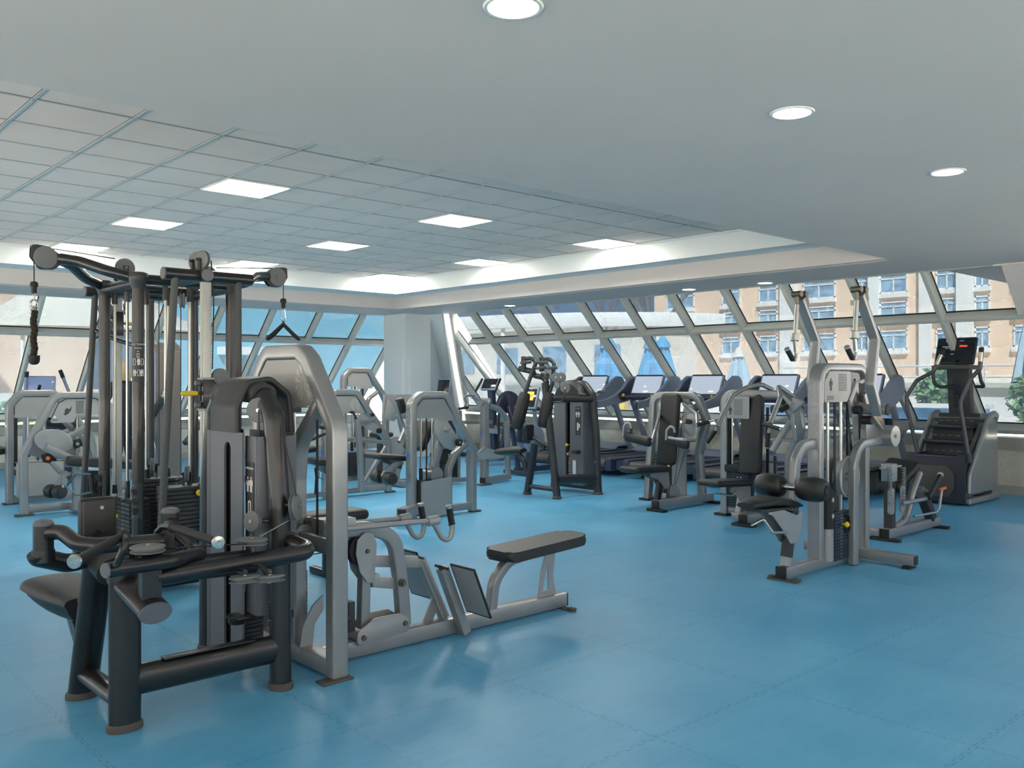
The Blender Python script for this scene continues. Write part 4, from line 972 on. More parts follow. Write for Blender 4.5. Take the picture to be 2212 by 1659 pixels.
# ------------------------------------------------------------------ black cable tower behind the upper-back machine
t = thing('cable_tower', 'black four-post cable tower with two pulley arms and weight stacks, at left', 'gym machine', (2.53, 6.57, 0))
PX, PY, ZTOP = (2.195, 2.865), (6.225, 6.915), 2.165
CONN = mat('grey_connector', (.045, .045, .046), .42, bump=.03)
for x in PX:
    for y in PY:
        p = obj('post', B().cyl((x, y, .02), (x, y, 2.12), .040, n=28), BLACK, t)
        foot(x, y, .046, .046, p)
        obj('post_head', B().lathe((x, y, 2.10), (0, 0, 1), [(.042, -.0), (.044, .004), (.052, .035), (.066, .06), (.066, .09), (.06, .105), (.04, .112)], 28), CONN, p)
for y in PY: obj('top_rail', B().cyl((PX[0], y, ZTOP), (PX[1], y, ZTOP), .036, n=20), BLACK, t)
for x in PX: obj('top_rail', B().cyl((x, PY[0], ZTOP - .02), (x, PY[1], ZTOP - .02), .036, n=20), BLACK, t)
for y in PY: obj('floor_rail', B().cyl((PX[0], y, .06), (PX[1], y, .06), .035, n=16), BLACK, t)
for x in PX: obj('floor_rail', B().cyl((x, PY[0], .06), (x, PY[1], .06), .035, n=16), BLACK, t)
PYC = 6.57
for s, xp, x0 in ((-1, 1.70, PX[0]), (1, 3.40, PX[1])):
    for y in PY:
        e = (xp - s * .09, PYC + (y - PYC) * .06, 2.30)
        obj('pulley_arm', B().tube([(x0, y, ZTOP), (x0 + s * .16, y + (PYC - y) * .25, ZTOP + .045), (x0 + s * .30, y + (PYC - y) * .7, ZTOP + .115), e], .038, .25, 18, 8), BLACK, t)
    h = obj('pulley_housing', B().plate(pts3((0, PYC + .022, 0), (1, 0, 0), (0, 0, 1), [(xp - s * .13, 2.30), (xp - s * .02, 2.375), (xp + s * .085, 2.385), (xp + s * .09, 2.30), (xp + s * .03, 2.22), (xp - s * .06, 2.225)]), .008, (0, 1, 0), .001, .03)
        .plate(pts3((0, PYC - .022, 0), (1, 0, 0), (0, 0, 1), [(xp - s * .13, 2.30), (xp - s * .02, 2.375), (xp + s * .085, 2.385), (xp + s * .09, 2.30), (xp + s * .03, 2.22), (xp - s * .06, 2.225)]), .008, (0, 1, 0), .001, .03)
        .cyl((xp + s * .075, PYC - .03, 2.37), (xp + s * .075, PYC + .03, 2.37), .009), BLKP, t)
    obj('pulley', B().pulley((xp, PYC, 2.30), (0, 1, 0), .072, .03), PULL, t)
    obj('pulley_cover', B().lathe((xp, PYC - .026, 2.30), (0, -1, 0), [(.076, 0), (.076, .003), (.070, .008), (.018, .010), (.018, .013), (.002, .014)], 36), PULL, h)
    obj('cable', B().tube([(xp + s * .0, PYC, 2.37), (x0 + s * .04, PYC, 2.335)], .004, n=6), CABLE, t)
    obj('inner_pulley', B().pulley((x0 - s * .03, PYC, 2.275), (0, 1, 0), .068, .03).cyl((x0 - s * .03, PYC - .03, 2.275), (x0 - s * .03, PYC + .03, 2.275), .012), PULL, t)
    obj('inner_bracket', B().bb(x0 - s * .05, x0 - s * .01, PYC - .025, PYC - .017, 2.15, 2.29).bb(x0 - s * .05, x0 - s * .01, PYC + .017, PYC + .025, 2.15, 2.29), BLKP, t)
    hang = xp + s * .066
    obj('cable', B().cyl((hang, PYC, 2.34), (hang, PYC, 2.09), .004, n=8), CABLE, t)
    obj('cable_stop', B().lathe((hang, PYC, 2.055), (0, 0, 1), [(.016, 0), (.018, .045), (.026, .045), (.026, .065), (.018, .078), (.006, .08)], 20), RUB, t)
# front and rear lift columns with their trolleys
for s, yl, zt in ((-1, 5.72, 1.385), (1, 7.42, 1.93)):
    xl = 2.455
    yc = yl - s * .05
    cr = obj('cross_tube', B().cyl((2.20, yc, ZTOP), (2.80, yc, ZTOP), .040, n=24), BLACK, t)
    obj('tube_end', B().cyl((2.187, yc, ZTOP), (2.20, yc, ZTOP), .041, bev=.003).cyl((xl, yl + s * .03, ZTOP), (xl, yl + s * .018, ZTOP), .041, bev=.003) if s > 0 else B().cyl((2.187, yc, ZTOP), (2.20, yc, ZTOP), .041, bev=.003), GREYP, cr)
    obj('spine_tube', B().cyl((xl, yl + s * .02, ZTOP), (xl, PYC + s * .30, ZTOP), .040, n=24), BLACK, t)
    if s < 0: obj('spine_cap', B().cyl((xl, yl - .035, ZTOP), (xl, yl - .02, ZTOP), .041, bev=.003), GREYP, t)
    rail = obj('lift_rail', B().bb(xl - .027, xl + .027, yl - .03, yl + .03, .02, 2.12, .006).bb(xl - .034, xl - .027, yl - .014, yl + .014, .02, 2.12), ALU, t)
    tk = B()
    for k in range(78): tk.bb(xl + .018, xl + .0265, yl - .0306, yl - .03, .4 + .021 * k, .403 + .021 * k)
    obj('scale_marks', tk, DKPRINT, rail, flat=True)['kind'] = 'stuff'
    for x, x2 in ((2.265, 2.15), (2.70, 2.70)):
        obj('brace_tube', B().tube([(x, yc - .01, 2.14), (x2, yc - .01, .02)], .0235, n=18), mat('grey_rubber_tube', (.075, .078, .08), .6, bump=.1, bscale=120) if (s < 0 and x2 < 2.2) else CONN, t)
    tr = obj('trolley', B().bb(xl - .036, xl + .036, yl - .04, yl + .04, zt - .11, zt + .10, .006), BLACK, t)
    obj('trolley_collar', B().bb(xl - .042, xl + .042, yl - .045, yl + .045, zt + .09, zt + .104, .003).bb(xl - .042, xl + .042, yl - .045, yl + .045, zt - .114, zt - .10, .003), SILVERD, tr)
    obj('trolley_roller', B().cyl((xl - .075, yl, zt + .066), (xl - .036, yl, zt + .066), .017, bev=.003).cyl((xl - .075, yl, zt - .078), (xl - .036, yl, zt - .078), .017, bev=.003), GREYP, tr)
    hx = -1 if s < 0 else 1
    mark(obj('trolley_handle', B().lathe((xl + hx * .052, yl, zt), (hx, 0, 0), [(.008, 0), (.014, .006), (.0165, .03), (.0155, .08), (.016, .105), (.012, .112), (.004, .112)], 20), YEL, tr), 'yellow pull handle')
    obj('handle_stem', B().cyl((xl + hx * .03, yl, zt), (xl + hx * .055, yl, zt), .008).bb(xl - .045 if hx < 0 else xl + .03, xl - .03 if hx < 0 else xl + .045, yl - .012, yl + .012, zt - .05, zt + .05, .003), BLKP, tr)
    px = xl - hx * .095
    for dz in (.11, -.02):
        obj('trolley_pulley', B().pulley((px, yl, zt + dz), (0, 1, 0), .056, .03), PULL, tr)
        obj('pulley_face', B().lathe((px, yl - .017, zt + dz), (0, -1, 0), [(.056, 0), (.054, .004), (.012, .006), (.012, .008), (.002, .008)], 32), PULL, tr)
    obj('pulley_fork', B().bb(min(px, xl), max(px, xl), yl - .02, yl + .02, zt + .03, zt + .05), BLKP, tr)
    for dy in (-.13, -.02):
        q = (xl, yl - s * (.09 + .09 + dy), 2.275)
        P = obj('top_pulley', B().pulley(q, (1, 0, 0) if False else (.95, -.3 * s, 0), .062, .032), PULL, t)
        obj('pulley_fork', B().bb(q[0] - .032, q[0] - .024, q[1] - .016, q[1] + .016, 2.17, 2.285).bb(q[0] + .024, q[0] + .032, q[1] - .016, q[1] + .016, 2.17, 2.285).cyl((q[0] - .045, q[1], 2.275), (q[0] + .045, q[1], 2.275), .010, n=12), BLKP, P)
    obj('cable', B().tube([(xl + .05, yl - s * .03, 2.27), (xl + .055, yl, 2.0), (xl + .045, yl, zt + .16)], .004, n=6), CABLE, t)
# weight stacks
def tower_stack(x0, x1, y0, y1, ztop, n, face, rods, wide=0, pin=None):
    ws = B(); h = (ztop - .09) / n
    for k in range(n):
        e = wide if k < n * wide * 0 + (6 if wide else 0) else 0
        z = .09 + k * h; ws.bb(x0 - e, x1 + e, y0 - e, y1 + e, z, z + h * .86, .002)
    S = obj('weight_plate', ws, IRON, t)
    hl = B(); nm = B()
    for k in range(n):
        z = .09 + (k + .45) * h
        if face == '-y': hl.box(((x0 + x1) / 2 + .075, y0 - wide - .001, z), (.012, .002, .010)); nm.text('%g' % (52.5 - 2.5 * k), ((x0 + x1) / 2 + .108, y0 - wide - .0015, z), (1, 0, 0), (0, 0, 1), .012, .0004)
        else: hl.box((x0 - .001, (y0 + y1) / 2 + .01, z), (.002, .012, .010)); nm.text('%g' % (52.5 - 2.5 * k), (x0 - .0015, (y0 + y1) / 2 - .016, z), (0, -1, 0), (0, 0, 1), .011, .0004)
    obj('pin_holes', hl, RUB, t, flat=True); obj('plate_numbers', nm, WHITE, t, flat=True)
    for x, y in rods:
        obj('guide_rod', B().cyl((x, y, ztop), (x, y, 2.14), .0105, n=14), STEEL, t)
        obj('rod_bushing', B().lathe((x, y, ztop), (0, 0, 1), [(.019, 0), (.016, .06), (.013, .065)], 16), RUB, t)
        obj('rod_socket', B().cyl((x, y, 2.04), (x, y, 2.15), .021, n=16), CONN, t)
    return S
tower_stack(2.40, 2.70, 6.26, 6.44, .715, 21, '-y', ((2.605, 6.35), (2.43, 6.35)))
tower_stack(2.40, 2.70, 6.72, 6.89, .735, 21, '-y', ((2.62, 6.80), (2.46, 6.80)))
tower_stack(2.23, 2.38, 6.50, 6.80, .625, 18, '-x', ((2.27, (2.27, 6.921, 0.617)[1]), (2.27, (2.27, 6.655, 0.619)[1])))
for q, z0 in (((2.565, 6.30, .80), .715), ((2.50, 6.78, .83), .735)):
    P = obj('stack_pulley', B().pulley(q, (.9, -.45, 0), .058, .032), PULL, t)
    obj('pulley_fork', B().bb(q[0] - .03, q[0] - .022, q[1] - .014, q[1] + .014, z0, q[2] + .012).bb(q[0] + .022, q[0] + .03, q[1] - .014, q[1] + .014, z0, q[2] + .012).cyl((q[0] - .042, q[1], q[2]), (q[0] + .042, q[1], q[2]), .010, n=12), BLKP, P)
    for dx in (-.045, .045): obj('cable', B().cyl((q[0] + dx, q[1], q[2]), (q[0] + dx, q[1], 2.12), .0035, n=6), CABLE, t)
obj('cable', B().cyl((2.27, 6.64, .66), (2.27, 6.64, 2.13), .0035, n=6), CABLE, t)
obj('cable_sleeve', B().cyl((2.27, 6.64, .625), (2.27, 6.64, .74), .014, n=14), RUB, t)
mark(obj('selector_pin', B().lathe((2.20, 6.64, .50), (-.6, -.8, 0), [(.006, 0), (.006, .02), (.016, .024), (.014, .05), (.004, .055)], 14), YEL, t), 'yellow selector pin')
mark(obj('selector_pin', B().lathe((2.625, 6.257, .665), (0, -1, 0), [(.006, 0), (.006, .015), (.022, .018), (.024, .034), (.016, .04)], 18), YEL, t), 'yellow selector pin')
obj('pin_cord', B().tube([(2.62, 6.25, .69), (2.63, 6.24, .73), (2.67, 6.25, .735), (2.69, 6.25, .70), (2.68, 6.24, .66)], .006, .02, 8), CABLE, t)
for q in ((2.53, 6.3, 2.04), (2.70, 6.32, 2.06)): obj('hanging_pulley', B().pulley(q, (.92, -.4, 0), .055, .04), PULL, t)
# instruction band and accessory brackets on the posts
x, y = PX[0], PY[0]
def arcband(x, y, r, z0, z1, a0, a1, n=14):
    b = B(); L = []
    for k in range(n + 1):
        a = a0 + (a1 - a0) * k / n; L.append((math.cos(a), math.sin(a)))
    rings = [[V((x + r * c, y + r * s_, z)) for z in (z0, z1)] + [V((x + (r + .0015) * c, y + (r + .0015) * s_, z)) for z in (z1, z0)] for c, s_ in L]
    return b._rings(rings)
aF = math.atan2(-y, -x)
bd = obj('instruction_band', arcband(x, y, .040, 1.46, 1.735, aF - 1.2, aF + 1.2), DKPRINT, t)
D_ = V((math.cos(aF), math.sin(aF), 0)); A_ = V((-D_.y, D_.x, 0)); o_ = V((x, y, 0)) + D_ * .0425
pr = B().text('ABLE TOWER', o_ + V((0, 0, 1.715)) + A_ * -.002, A_, (0, 0, 1), .0125)
pr.plate(rrect(o_ + V((0, 0, 1.69)), A_, (0, 0, 1), .05, .003, .001), .001, D_).plate(rrect(o_ + V((0, 0, 1.668)), A_, (0, 0, 1), .012, .005, .001), .001, D_)
for r_ in (1.575, 1.50):
    for k, dx in enumerate((-.024, .004, .026)):
        if (k == 1) == (r_ > 1.55): pictogram(pr, o_ + V((0, 0, r_)) + A_ * (dx * .8), A_, (0, 0, 1), .045)
        holed(pr, rrect(o_ + V((0, 0, r_ + .022)) + A_ * dx, A_, (0, 0, 1), .016, .044, .003), [rrect(o_ + V((0, 0, r_ + .022)) + A_ * dx, A_, (0, 0, 1), .010, .038, .002)], .001, D_)
holed(pr, rrect(o_ + V((0, 0, 1.64)), A_, (0, 0, 1), .016, .028, .003), [rrect(o_ + V((0, 0, 1.64)), A_, (0, 0, 1), .010, .022, .002)], .001, D_)
obj('band_print', pr, WHITE, bd, flat=True)
for bx, by, z0, z1, dirv in ((PX[0], PY[0], .53, .77, V((-.75, -.66, 0))), (PX[0], PY[1], .57, .80, V((-.9, -.4, 0)))):
    a = math.atan2(dirv.y, dirv.x)
    br_ = obj('hook_bracket', arcband(bx, by, .0405, z0, z1, a - 1.15, a + 1.15), CONN, t)
    hk = B(); sidev = V((-dirv.y, dirv.x, 0))
    for z, L in ((z0 + .18, .045), (z0 + .115, .085), (z0 + .05, .045)):
        c = V((bx, by, z)) + dirv.normalized() * .05
        for s in ((-1, 1) if L > .05 else (0,)):
            hk.bar([c - sidev * 0 + sidev * s * .012, c + sidev * s * L * .7 + dirv * L * .5 + V((0, 0, .02))], .022, .018)
        hk.box(c, (.03, .03, .04), .004)
    obj('accessory_hook', hk, BLKP, br_)
    obj('bracket_screw', B().ball(V((bx, by, z0 + .015)) + dirv.normalized().lerp(sidev.normalized(), -.5).normalized() * .042, .005, n=8).ball(V((bx, by, z1 - .015)) + dirv.normalized().lerp(sidev.normalized(), -.5).normalized() * .042, .005, n=8), STEEL, br_)
mg = B().tube([(2.338, 7.6, 1.818), (2.367, 7.5, 1.842), (2.25, 7.3, 1.86), (2.36, 7.2, 1.79), (2.45, 7.1, 1.75)], .016, .04, 12)
obj('bent_grip_bar', mg, BLACK, t)

# hanging attachments: things of their own
hang = 1.70 - .066
r_ = thing('triceps_rope', 'dark frayed rope handle hanging from the left pulley arm of the cable tower', 'cable attachment', (hang, PYC, 1.60))
rp = B()
for ph in range(3):
    P = [V((hang + .0105 * math.cos(2 * PI * (k / 16) + ph * 2 * PI / 3) + .004 * math.sin(k * .3), PYC + .0105 * math.sin(2 * PI * (k / 16) + ph * 2 * PI / 3), 1.955 - k * .0057)) for k in range(58)]
    rp.tube(P, .0115, n=10)
ROPE = mat('brown_black_rope', (.028, .02, .015), .85, bump=.5, bscale=300)
rope = obj('rope', rp, ROPE, r_)
fz = B(); R = random.Random(3)
for _ in range(160):
    a = R.uniform(0, 2 * PI); z = R.uniform(1.66, 1.94); p = V((hang + .021 * math.cos(a), PYC + .021 * math.sin(a), z)); d = V((math.cos(a) + R.uniform(-.8, .8), math.sin(a) + R.uniform(-.8, .8), R.uniform(-1, 1))).normalized() * R.uniform(.006, .016)
    fz.cyl(p, p + d, .0006, n=3)
f_ = obj('fibre', fz, ROPE, rope); f_['kind'] = 'stuff'
obj('rope_end', B().lathe((hang, PYC, 1.575), (0, 0, 1), [(.006, 0), (.022, .004), (.034, .02), (.036, .046), (.036, .062), (.028, .064)], 24), RUB, r_)
sh_ = B().tube([(hang, PYC, 2.05), (hang, PYC, 2.04)], .004)
obj('shackle', B().tube([(hang - .020, PYC, 1.955), (hang - .022, PYC, 1.99), (hang - .010, PYC, 2.012), (hang + .010, PYC, 2.012), (hang + .022, PYC, 1.99), (hang + .020, PYC, 1.955)], .006, .015, 10).cyl((hang - .028, PYC, 1.965), (hang + .028, PYC, 1.965), .006).cyl((hang, PYC, 1.94), (hang, PYC, 1.962), .026, .022), CHROME, r_)
obj('snap_hook', B().tube([(hang, PYC, 2.058), (hang - .008, PYC, 2.05), (hang - .008, PYC, 2.035), (hang, PYC, 2.028), (hang + .008, PYC, 2.035), (hang + .008, PYC, 2.05)], .003, .004, 8, closed=True).cyl((hang, PYC, 2.03), (hang, PYC, 2.005), .006), CHROME, r_)
hang = 3.40 + .066
v_ = thing('triangle_handle', 'black double-loop triangle handle hanging from the right pulley arm of the cable tower', 'cable attachment', (hang, PYC, 1.81))
obj('carabiner', B().tube([(hang, PYC, 2.06), (hang - .013, PYC, 2.045), (hang - .022, PYC, 1.975), (hang - .012, PYC, 1.95), (hang + .012, PYC, 1.95), (hang + .022, PYC, 1.975), (hang + .013, PYC, 2.045)], .0045, .012, 10, closed=True), CHROME, v_)
for s in (-1, 1):
    ax = V((.80, -.55, 0)) * s; sd_ = V((.55, .80, 0))
    top = V((hang, PYC, 1.925))
    L = [top + sd_ * -.012, top + ax * .085 + sd_ * -.05 + V((0, 0, -.085)), top + ax * .125 + sd_ * -.045 + V((0, 0, -.118)), top + ax * .125 + sd_ * .045 + V((0, 0, -.118)), top + ax * .085 + sd_ * .05 + V((0, 0, -.085)), top + sd_ * .012]
    obj('grip_loop', B().tube(L, .0145, .03, 14, closed=True), RUB, v_)
obj('swivel', B().cyl((hang, PYC, 1.915), (hang, PYC, 1.945), .013, .010, bev=.002), BLKP, v_)
# D-handle and straps parked on the rear-left post
hx = V((2.12, 6.892, 0.745))
d_ = thing('stirrup_handle', 'black angular stirrup handle hung on the left rear post of the cable tower', 'cable attachment', (2.05, 6.85, .6))
obj('frame', B().bar([(2.1, 6.911, 0.783), (2.08, 7.193, 0.762), (2.06, 7.378, 0.656), (2.08, 7.193, 0.601), (2.1, 6.879, 0.653)], .014, .007, (-.9, -.4, 0), .002, .01, 3), BLACK, d_)
obj('grip', B().cyl((2.1, 6.921, 0.775), (2.1, 6.879, 0.656), .016, n=18), RUB, d_)
obj('eye', B().lathe(V((2.06, 7.414, 0.653)) - V((.004, 0, 0)), (-.9, -.4, 0), [(.007, 0), (.013, .0), (.013, .012), (.007, .012)], 18), SILVERD, d_)
s_ = thing('ankle_strap', 'dark looped ankle strap with steel rings hung beside the stirrup handle', 'cable attachment', (2.08, 6.86, .5))
for k, (dx, z0) in enumerate(((0, .58), (.02, .56))):
    obj('strap_loop', B().bar([hx + V((dx, 0, .0)), hx + V((dx - .015, 0, -.06)), hx + V((dx - .012, 0, -.15)), hx + V((dx + .018, 0, -.15)), hx + V((dx + .02, 0, -.06))], .02, .005, (-.9, -.4, 0), .001, .02, 4), RUB, s_)
    obj('ring', B().tube([hx + V((dx + .012 * math.cos(q), 0, -.16 + .022 * math.sin(q))) for q in [2 * PI * i / 14 for i in range(14)]], .003, n=6, closed=True), CHROME, s_)

# ------------------------------------------------------------------ black chest-fly machine, middle distance
t = thing('pec_fly_machine', 'black fly machine with two long upright arm pads, in front of the first treadmill', 'gym machine', (8.2, 8.1, 0))
DKM = mat('dark_slate_metal', (.024, .025, .028), .4, spec=.55, coat=.1)
OV2 = oval(.052, .042)
c = obj('front_column', B().sweep([(7.83, 7.79, .02), (7.83, 7.93, .95), (7.83, 8.0, 1.44)], OV2, (0, 1, 0), .3), DKM, t); foot(7.83, 7.79, .055, .046, c)
c = obj('rear_column', B().sweep([(7.86, 8.36, .02), (7.84, 8.202, 0.654)], OV2, (0, 1, 0)), DKM, t); foot(7.86, 8.36, .055, .046, c)
obj('foot_bar', B().sweep([(7.84, 7.82, .11), (7.86, 8.34, .11)], oval(.035, .028), (0, 0, 1)), DKM, t)
obj('spine_bar', B().sweep([(7.84, 8.211, 0.742), (7.84, 7.851, 0.603)], oval(.03, .026), (0, 0, 1)), DKM, t)
hp = obj('weight_hoop', B().sweep([(8.53, 7.74, .02), (8.53, 7.78, .80), (8.53, 7.84, 1.28), (8.53, 7.98, 1.42), (8.53, 8.34, 1.42), (8.53, 8.46, 1.28), (8.53, 8.54, .02)], oval(.052, .048), (1, 0, 0), .12, 8), DKM, t)
for y in (7.74, 8.54): foot(8.53, y, .055, .055, hp)
obj('bolt_cover', B().cyl((8.485, 7.745, .42), (8.468, 7.745, .42), .014).cyl((8.485, 7.74, .17), (8.468, 7.74, .17), .014), GREYP, hp)
obj('floor_beam', B().sweep([(7.85, 7.80, .235), (8.52, 7.76, .215)], oval(.04, .06), (0, 0, 1)), DKM, t)
obj('upper_beam', B().sweep([(7.85, 7.90, 1.235), (8.52, 7.82, 1.225)], oval(.032, .04), (0, 0, 1)), DKM, t)
obj('skid_beam', B().bar([(8.53, 7.78, .09), (8.53, 8.5, .09)], .06, .08), DKM, t)
hd = B()
for k in range(1):
    rings = []
    for q in range(11):
        f = q / 10; y = 7.92 + .50 * f; zt = 1.30 + .175 * math.sin(f * PI) ** .6
        rings.append([(8.40, y, 1.20), (8.40, y, zt - .05), (8.44, y, zt), (8.55, y, zt + .005), (8.66, y, zt - .04), (8.66, y, 1.20)])
    hd._rings(rings)
obj('top_hood', hd, BLKP, t)
sh = B()
sh.bb(8.42, 8.435, 8.22, 8.44, .10, 1.21, .003).bb(8.42, 8.435, 7.90, 8.14, .10, 1.21, .003).bb(8.43, 8.62, 8.43, 8.445, .10, 1.21).bb(8.43, 8.66, 7.89, 7.905, .10, 1.21).bb(8.65, 8.66, 7.9, 8.44, .1, 1.21)
obj('shroud', sh, GREYP, t)
obj('shroud_back', B().bb(8.50, 8.51, 8.10, 8.26, .1, 1.2), mat('slot_dark', (.004, .004, .004), .8), t, flat=True)
ws = B()
for k in range(18): ws.bb(8.46, 8.56, 8.145, 8.215, .12 + .026 * k, .142 + .026 * k, .002)
obj('weight_plate', ws, IRON, t)
mark(obj('weight_label', B().bb(8.4165, 8.4195, 8.03, 8.085, .12, .42), WHITE, t), 'white weight scale')
mark(obj('label_band', B().bb(8.4155, 8.418, 8.028, 8.087, .42, .437), ORG, t), 'orange band on the scale')
ys = B()
for k in range(16): ys.bb(8.452, 8.458, 8.165, 8.195, .13 + .026 * k, .142 + .026 * k)
obj('scale_marks', ys, mat('pale_yellow', (.62, .54, .28), .5), t, flat=True)
mark(obj('selector_pin', B().cyl((8.46, 8.185, .62), (8.415, 8.185, .62), .008).ball((8.41, 8.185, .62), .022).ball((8.43, 8.185, .50), .018), YEL, t), 'yellow selector pin')
pl = obj('placard', B().bb(8.414, 8.418, 7.945, 8.035, .76, 1.13), DKPRINT, t)
pr = B()
pr.text('PECTORAL', (8.413, 7.99, 1.105), (0, -1, 0), (0, 0, 1), .010); pictogram(pr, (8.413, 8.01, .99), (0, -1, 0), (0, 0, 1), .08); pictogram(pr, (8.413, 7.97, .99), (0, -1, 0), (0, 0, 1), .08)
pr.box((8.413, 7.99, .87), (.001, .03, .10)).box((8.413, 7.965, .88), (.001, .03, .05)).box((8.413, 7.975, .79), (.001, .008, .006))
obj('placard_print', pr, WHITE, pl, flat=True)
obj('cup_shelf', B().bb(8.34, 8.42, 7.95, 8.04, .52, .56, .004), BLKP, t)
# yoke over the seat and the two padded arms
yk = B().tube([(7.83, 7.97, 1.44), (7.83, 8.03, 1.51), (7.82, 8.20, 1.535), (7.78, 8.165, 1.581), (7.72, 8.36, 1.623)], .036, .10, 18)
yk.tube([(7.83, 8.0, 1.47), (7.95, 8.08, 1.53), (7.99, 8.2, 1.56)], .034, .08, 16)
obj('yoke', yk, DKM, t)
for px, top, pad0, pad1, s in ((1130, (7.72, 8.281, 1.764), (7.6, 8.119, 1.319), (7.52, 8.203, 0.86), -1), (1172, (7.92, 8.157, 1.753), (7.86, 7.954, 1.318), (7.78, 7.997, 0.877), 1)):
    top = V(top); p0 = V(pad0); p1 = V(pad1)
    obj('pivot_post', B().cyl(top - V((0, 0, .17)), top, .032, n=20).cyl(top, top + V((0, 0, .012)), .034, bev=.003), DKM, t)
    A = obj('arm_tube', B().tube([top - V((0, 0, .02)), top + V((.05, -.09, -.01)), top + V((.07, -.16, -.06)), p0 + V((.02, -.03, .12)), p0], .026, .09, 16), DKM, t)
    obj('arm_pad', handle_pad(B(), p0, p1, .073, .2), LEATH, A)
for q, ax in (((7.82, 8.038, 1.697), (0, .1, 1)), ((7.8, 8.051, 1.627), (0, .1, 1)), ((7.84, 7.892, 1.626), (0, .1, 1)), ((7.74, 8.26, 1.699), (0, .1, 1))): obj('flat_pulley', B().pulley(q, ax, .078, .03), PULL, t)
for q, r in (((7.8, 7.779, 1.509), .062), ((7.84, 7.73, 1.509), .062), ((7.82, 7.638, 1.378), .062)): 
    obj('pulley', B().pulley(q, (-.8, -.6, 0), r, .028), PULL, t); obj('hub_bolt', B().cyl(V(q) + V((-.02, -.014, 0)), V(q) + V((.02, .014, 0)), .01, n=12), STEEL, t)
for q, ax in (((8.42, 7.915, 1.289), (.1, -.1, 1)), ((8.601, 7.74, 1.325), (.1, .1, 1))): obj('flat_pulley', B().pulley(q, ax, .06, .028), PULL, t)
obj('cable', B().tube([(7.82, 7.638, 1.299), (8.42, 7.915, 1.283), (8.601, 7.74, 1.313)], .004, n=6).tube([(7.8, 7.731, 1.463), (7.82, 7.702, 1.309)], .004, n=6), CABLE, t)
obj('pulley_bracket', B().tube([(7.84, 7.93, 1.20), (7.8, 7.667, 1.208), (7.8, 7.643, 1.282), (7.82, 7.638, 1.378)], .013, .03, 10), DKM, t)
# seat side
sd = B(); rings = []
for k in range(13):
    f = k / 12; y = 8.42 + .46 * f; w_ = .06 + .085 * math.sin(min(1, f * 1.4) * PI / 2) * (1 if f < .95 else .8); h_ = .05 * (.8 + .4 * math.sin(f * PI)) * (1 if 0 < k < 12 else .6)
    rings.append([(7.85 + w_ * math.cos(a), y, .545 + .02 * math.cos(f * 3) + h_ * math.sin(a)) for a in [2 * PI * q / 24 for q in range(24)]])
sd._rings(rings); obj('saddle', sd, LEATH, t)
obj('saddle_stem', B().bar([(7.85, 8.50, .50), (7.855, 8.42, .42), (7.86, 8.36, .26)], .06, .045, (1, 0, 0), .01, .08), DKM, t)
obj('chest_pad', B().pad((7.82, 8.293, 0.804), (.15, .07, .21), None, .025), LEATH, t)
obj('adjust_knob', B().cyl((7.8, 8.051, 0.652), V((7.8, 8.051, 0.652)) + V((0, -.05, 0)), .016).ball(V((7.8, 8.051, 0.629)) + V((0, -.06, 0)), .024), RUB, t)

# ------------------------------------------------------------------ flat bench behind the row machine
t = thing('flat_bench', 'long narrow black padded bench end showing behind the silver row machine', 'bench', (3.2, 5.85, 0))
obj('bench_pad', B().box((3.36, 5.84, .455), (.76, .26, .085), .04, None, 4), LEATH, t)
for x in (3.10, 3.44):
    obj('bench_leg', B().bar([(x, 5.84, .41), (x, 5.84, .03)], .06, .06).bar([(x, 5.62, .03), (x, 6.06, .03)], .05, .05), BLACK, t)
obj('bench_rail', B().bar([(3.05, 5.84, .39), (3.5, 5.84, .39)], .05, .05), BLACK, t)

# ------------------------------------------------------------------ two silver presses on the right, facing the entrance
def arch(t, P, nrm, wp=.10, wi=.068, f=.12, m=SILVER, name='arch_frame', fn=7):
    """bent rectangular frame in the plane with normal nrm: wp across the plane, wi in it"""
    return obj(name, B().sweep(P, rect(wi, wp, .012, 3), nrm, f, fn), m, t)
def pads(t, c0, c1, w, th, up, name, rad=.03, waist=1.0):
    """upholstered board between two points"""
    c0, c1 = V(c0), V(c1); d = (c1 - c0); L = d.length; d.normalize(); s_, u_ = axes(d, up)
    P = [(-w / 2, 0), (-w / 2 * waist, L * .55), (-w / 2, L), (w / 2, L), (w / 2 * waist, L * .55), (w / 2, 0)] if waist != 1 else [(-w / 2, 0), (-w / 2, L), (w / 2, L), (w / 2, 0)]
    b = B().plate(pts3(c0, s_, d, P), th, u_, min(rad, th * .42), .05, 4, 3)
    return obj(name, b, LEATH, t)
def stack(t, x0, x1, y0, y1, z0, n, h, m=IRON):
    w = B()
    for k in range(n): w.bb(x0, x1, y0, y1, z0 + k * h, z0 + k * h * 1 + h * .88, .002)
    return obj('weight_plate', w, m, t)
def dots(t, o, dz, n, ax, gap=.04, m=None):
    b = B()
    for k in range(n):
        for s in (0, 1): b.cyl(V(o) + V((0, 0, k * dz)) + V(ax) * gap * s, V(o) + V((-.002, 0, k * dz)) + V(ax) * gap * s, .008, n=8)
    return obj('pin_holes', b, m or WHITE, t, flat=True)

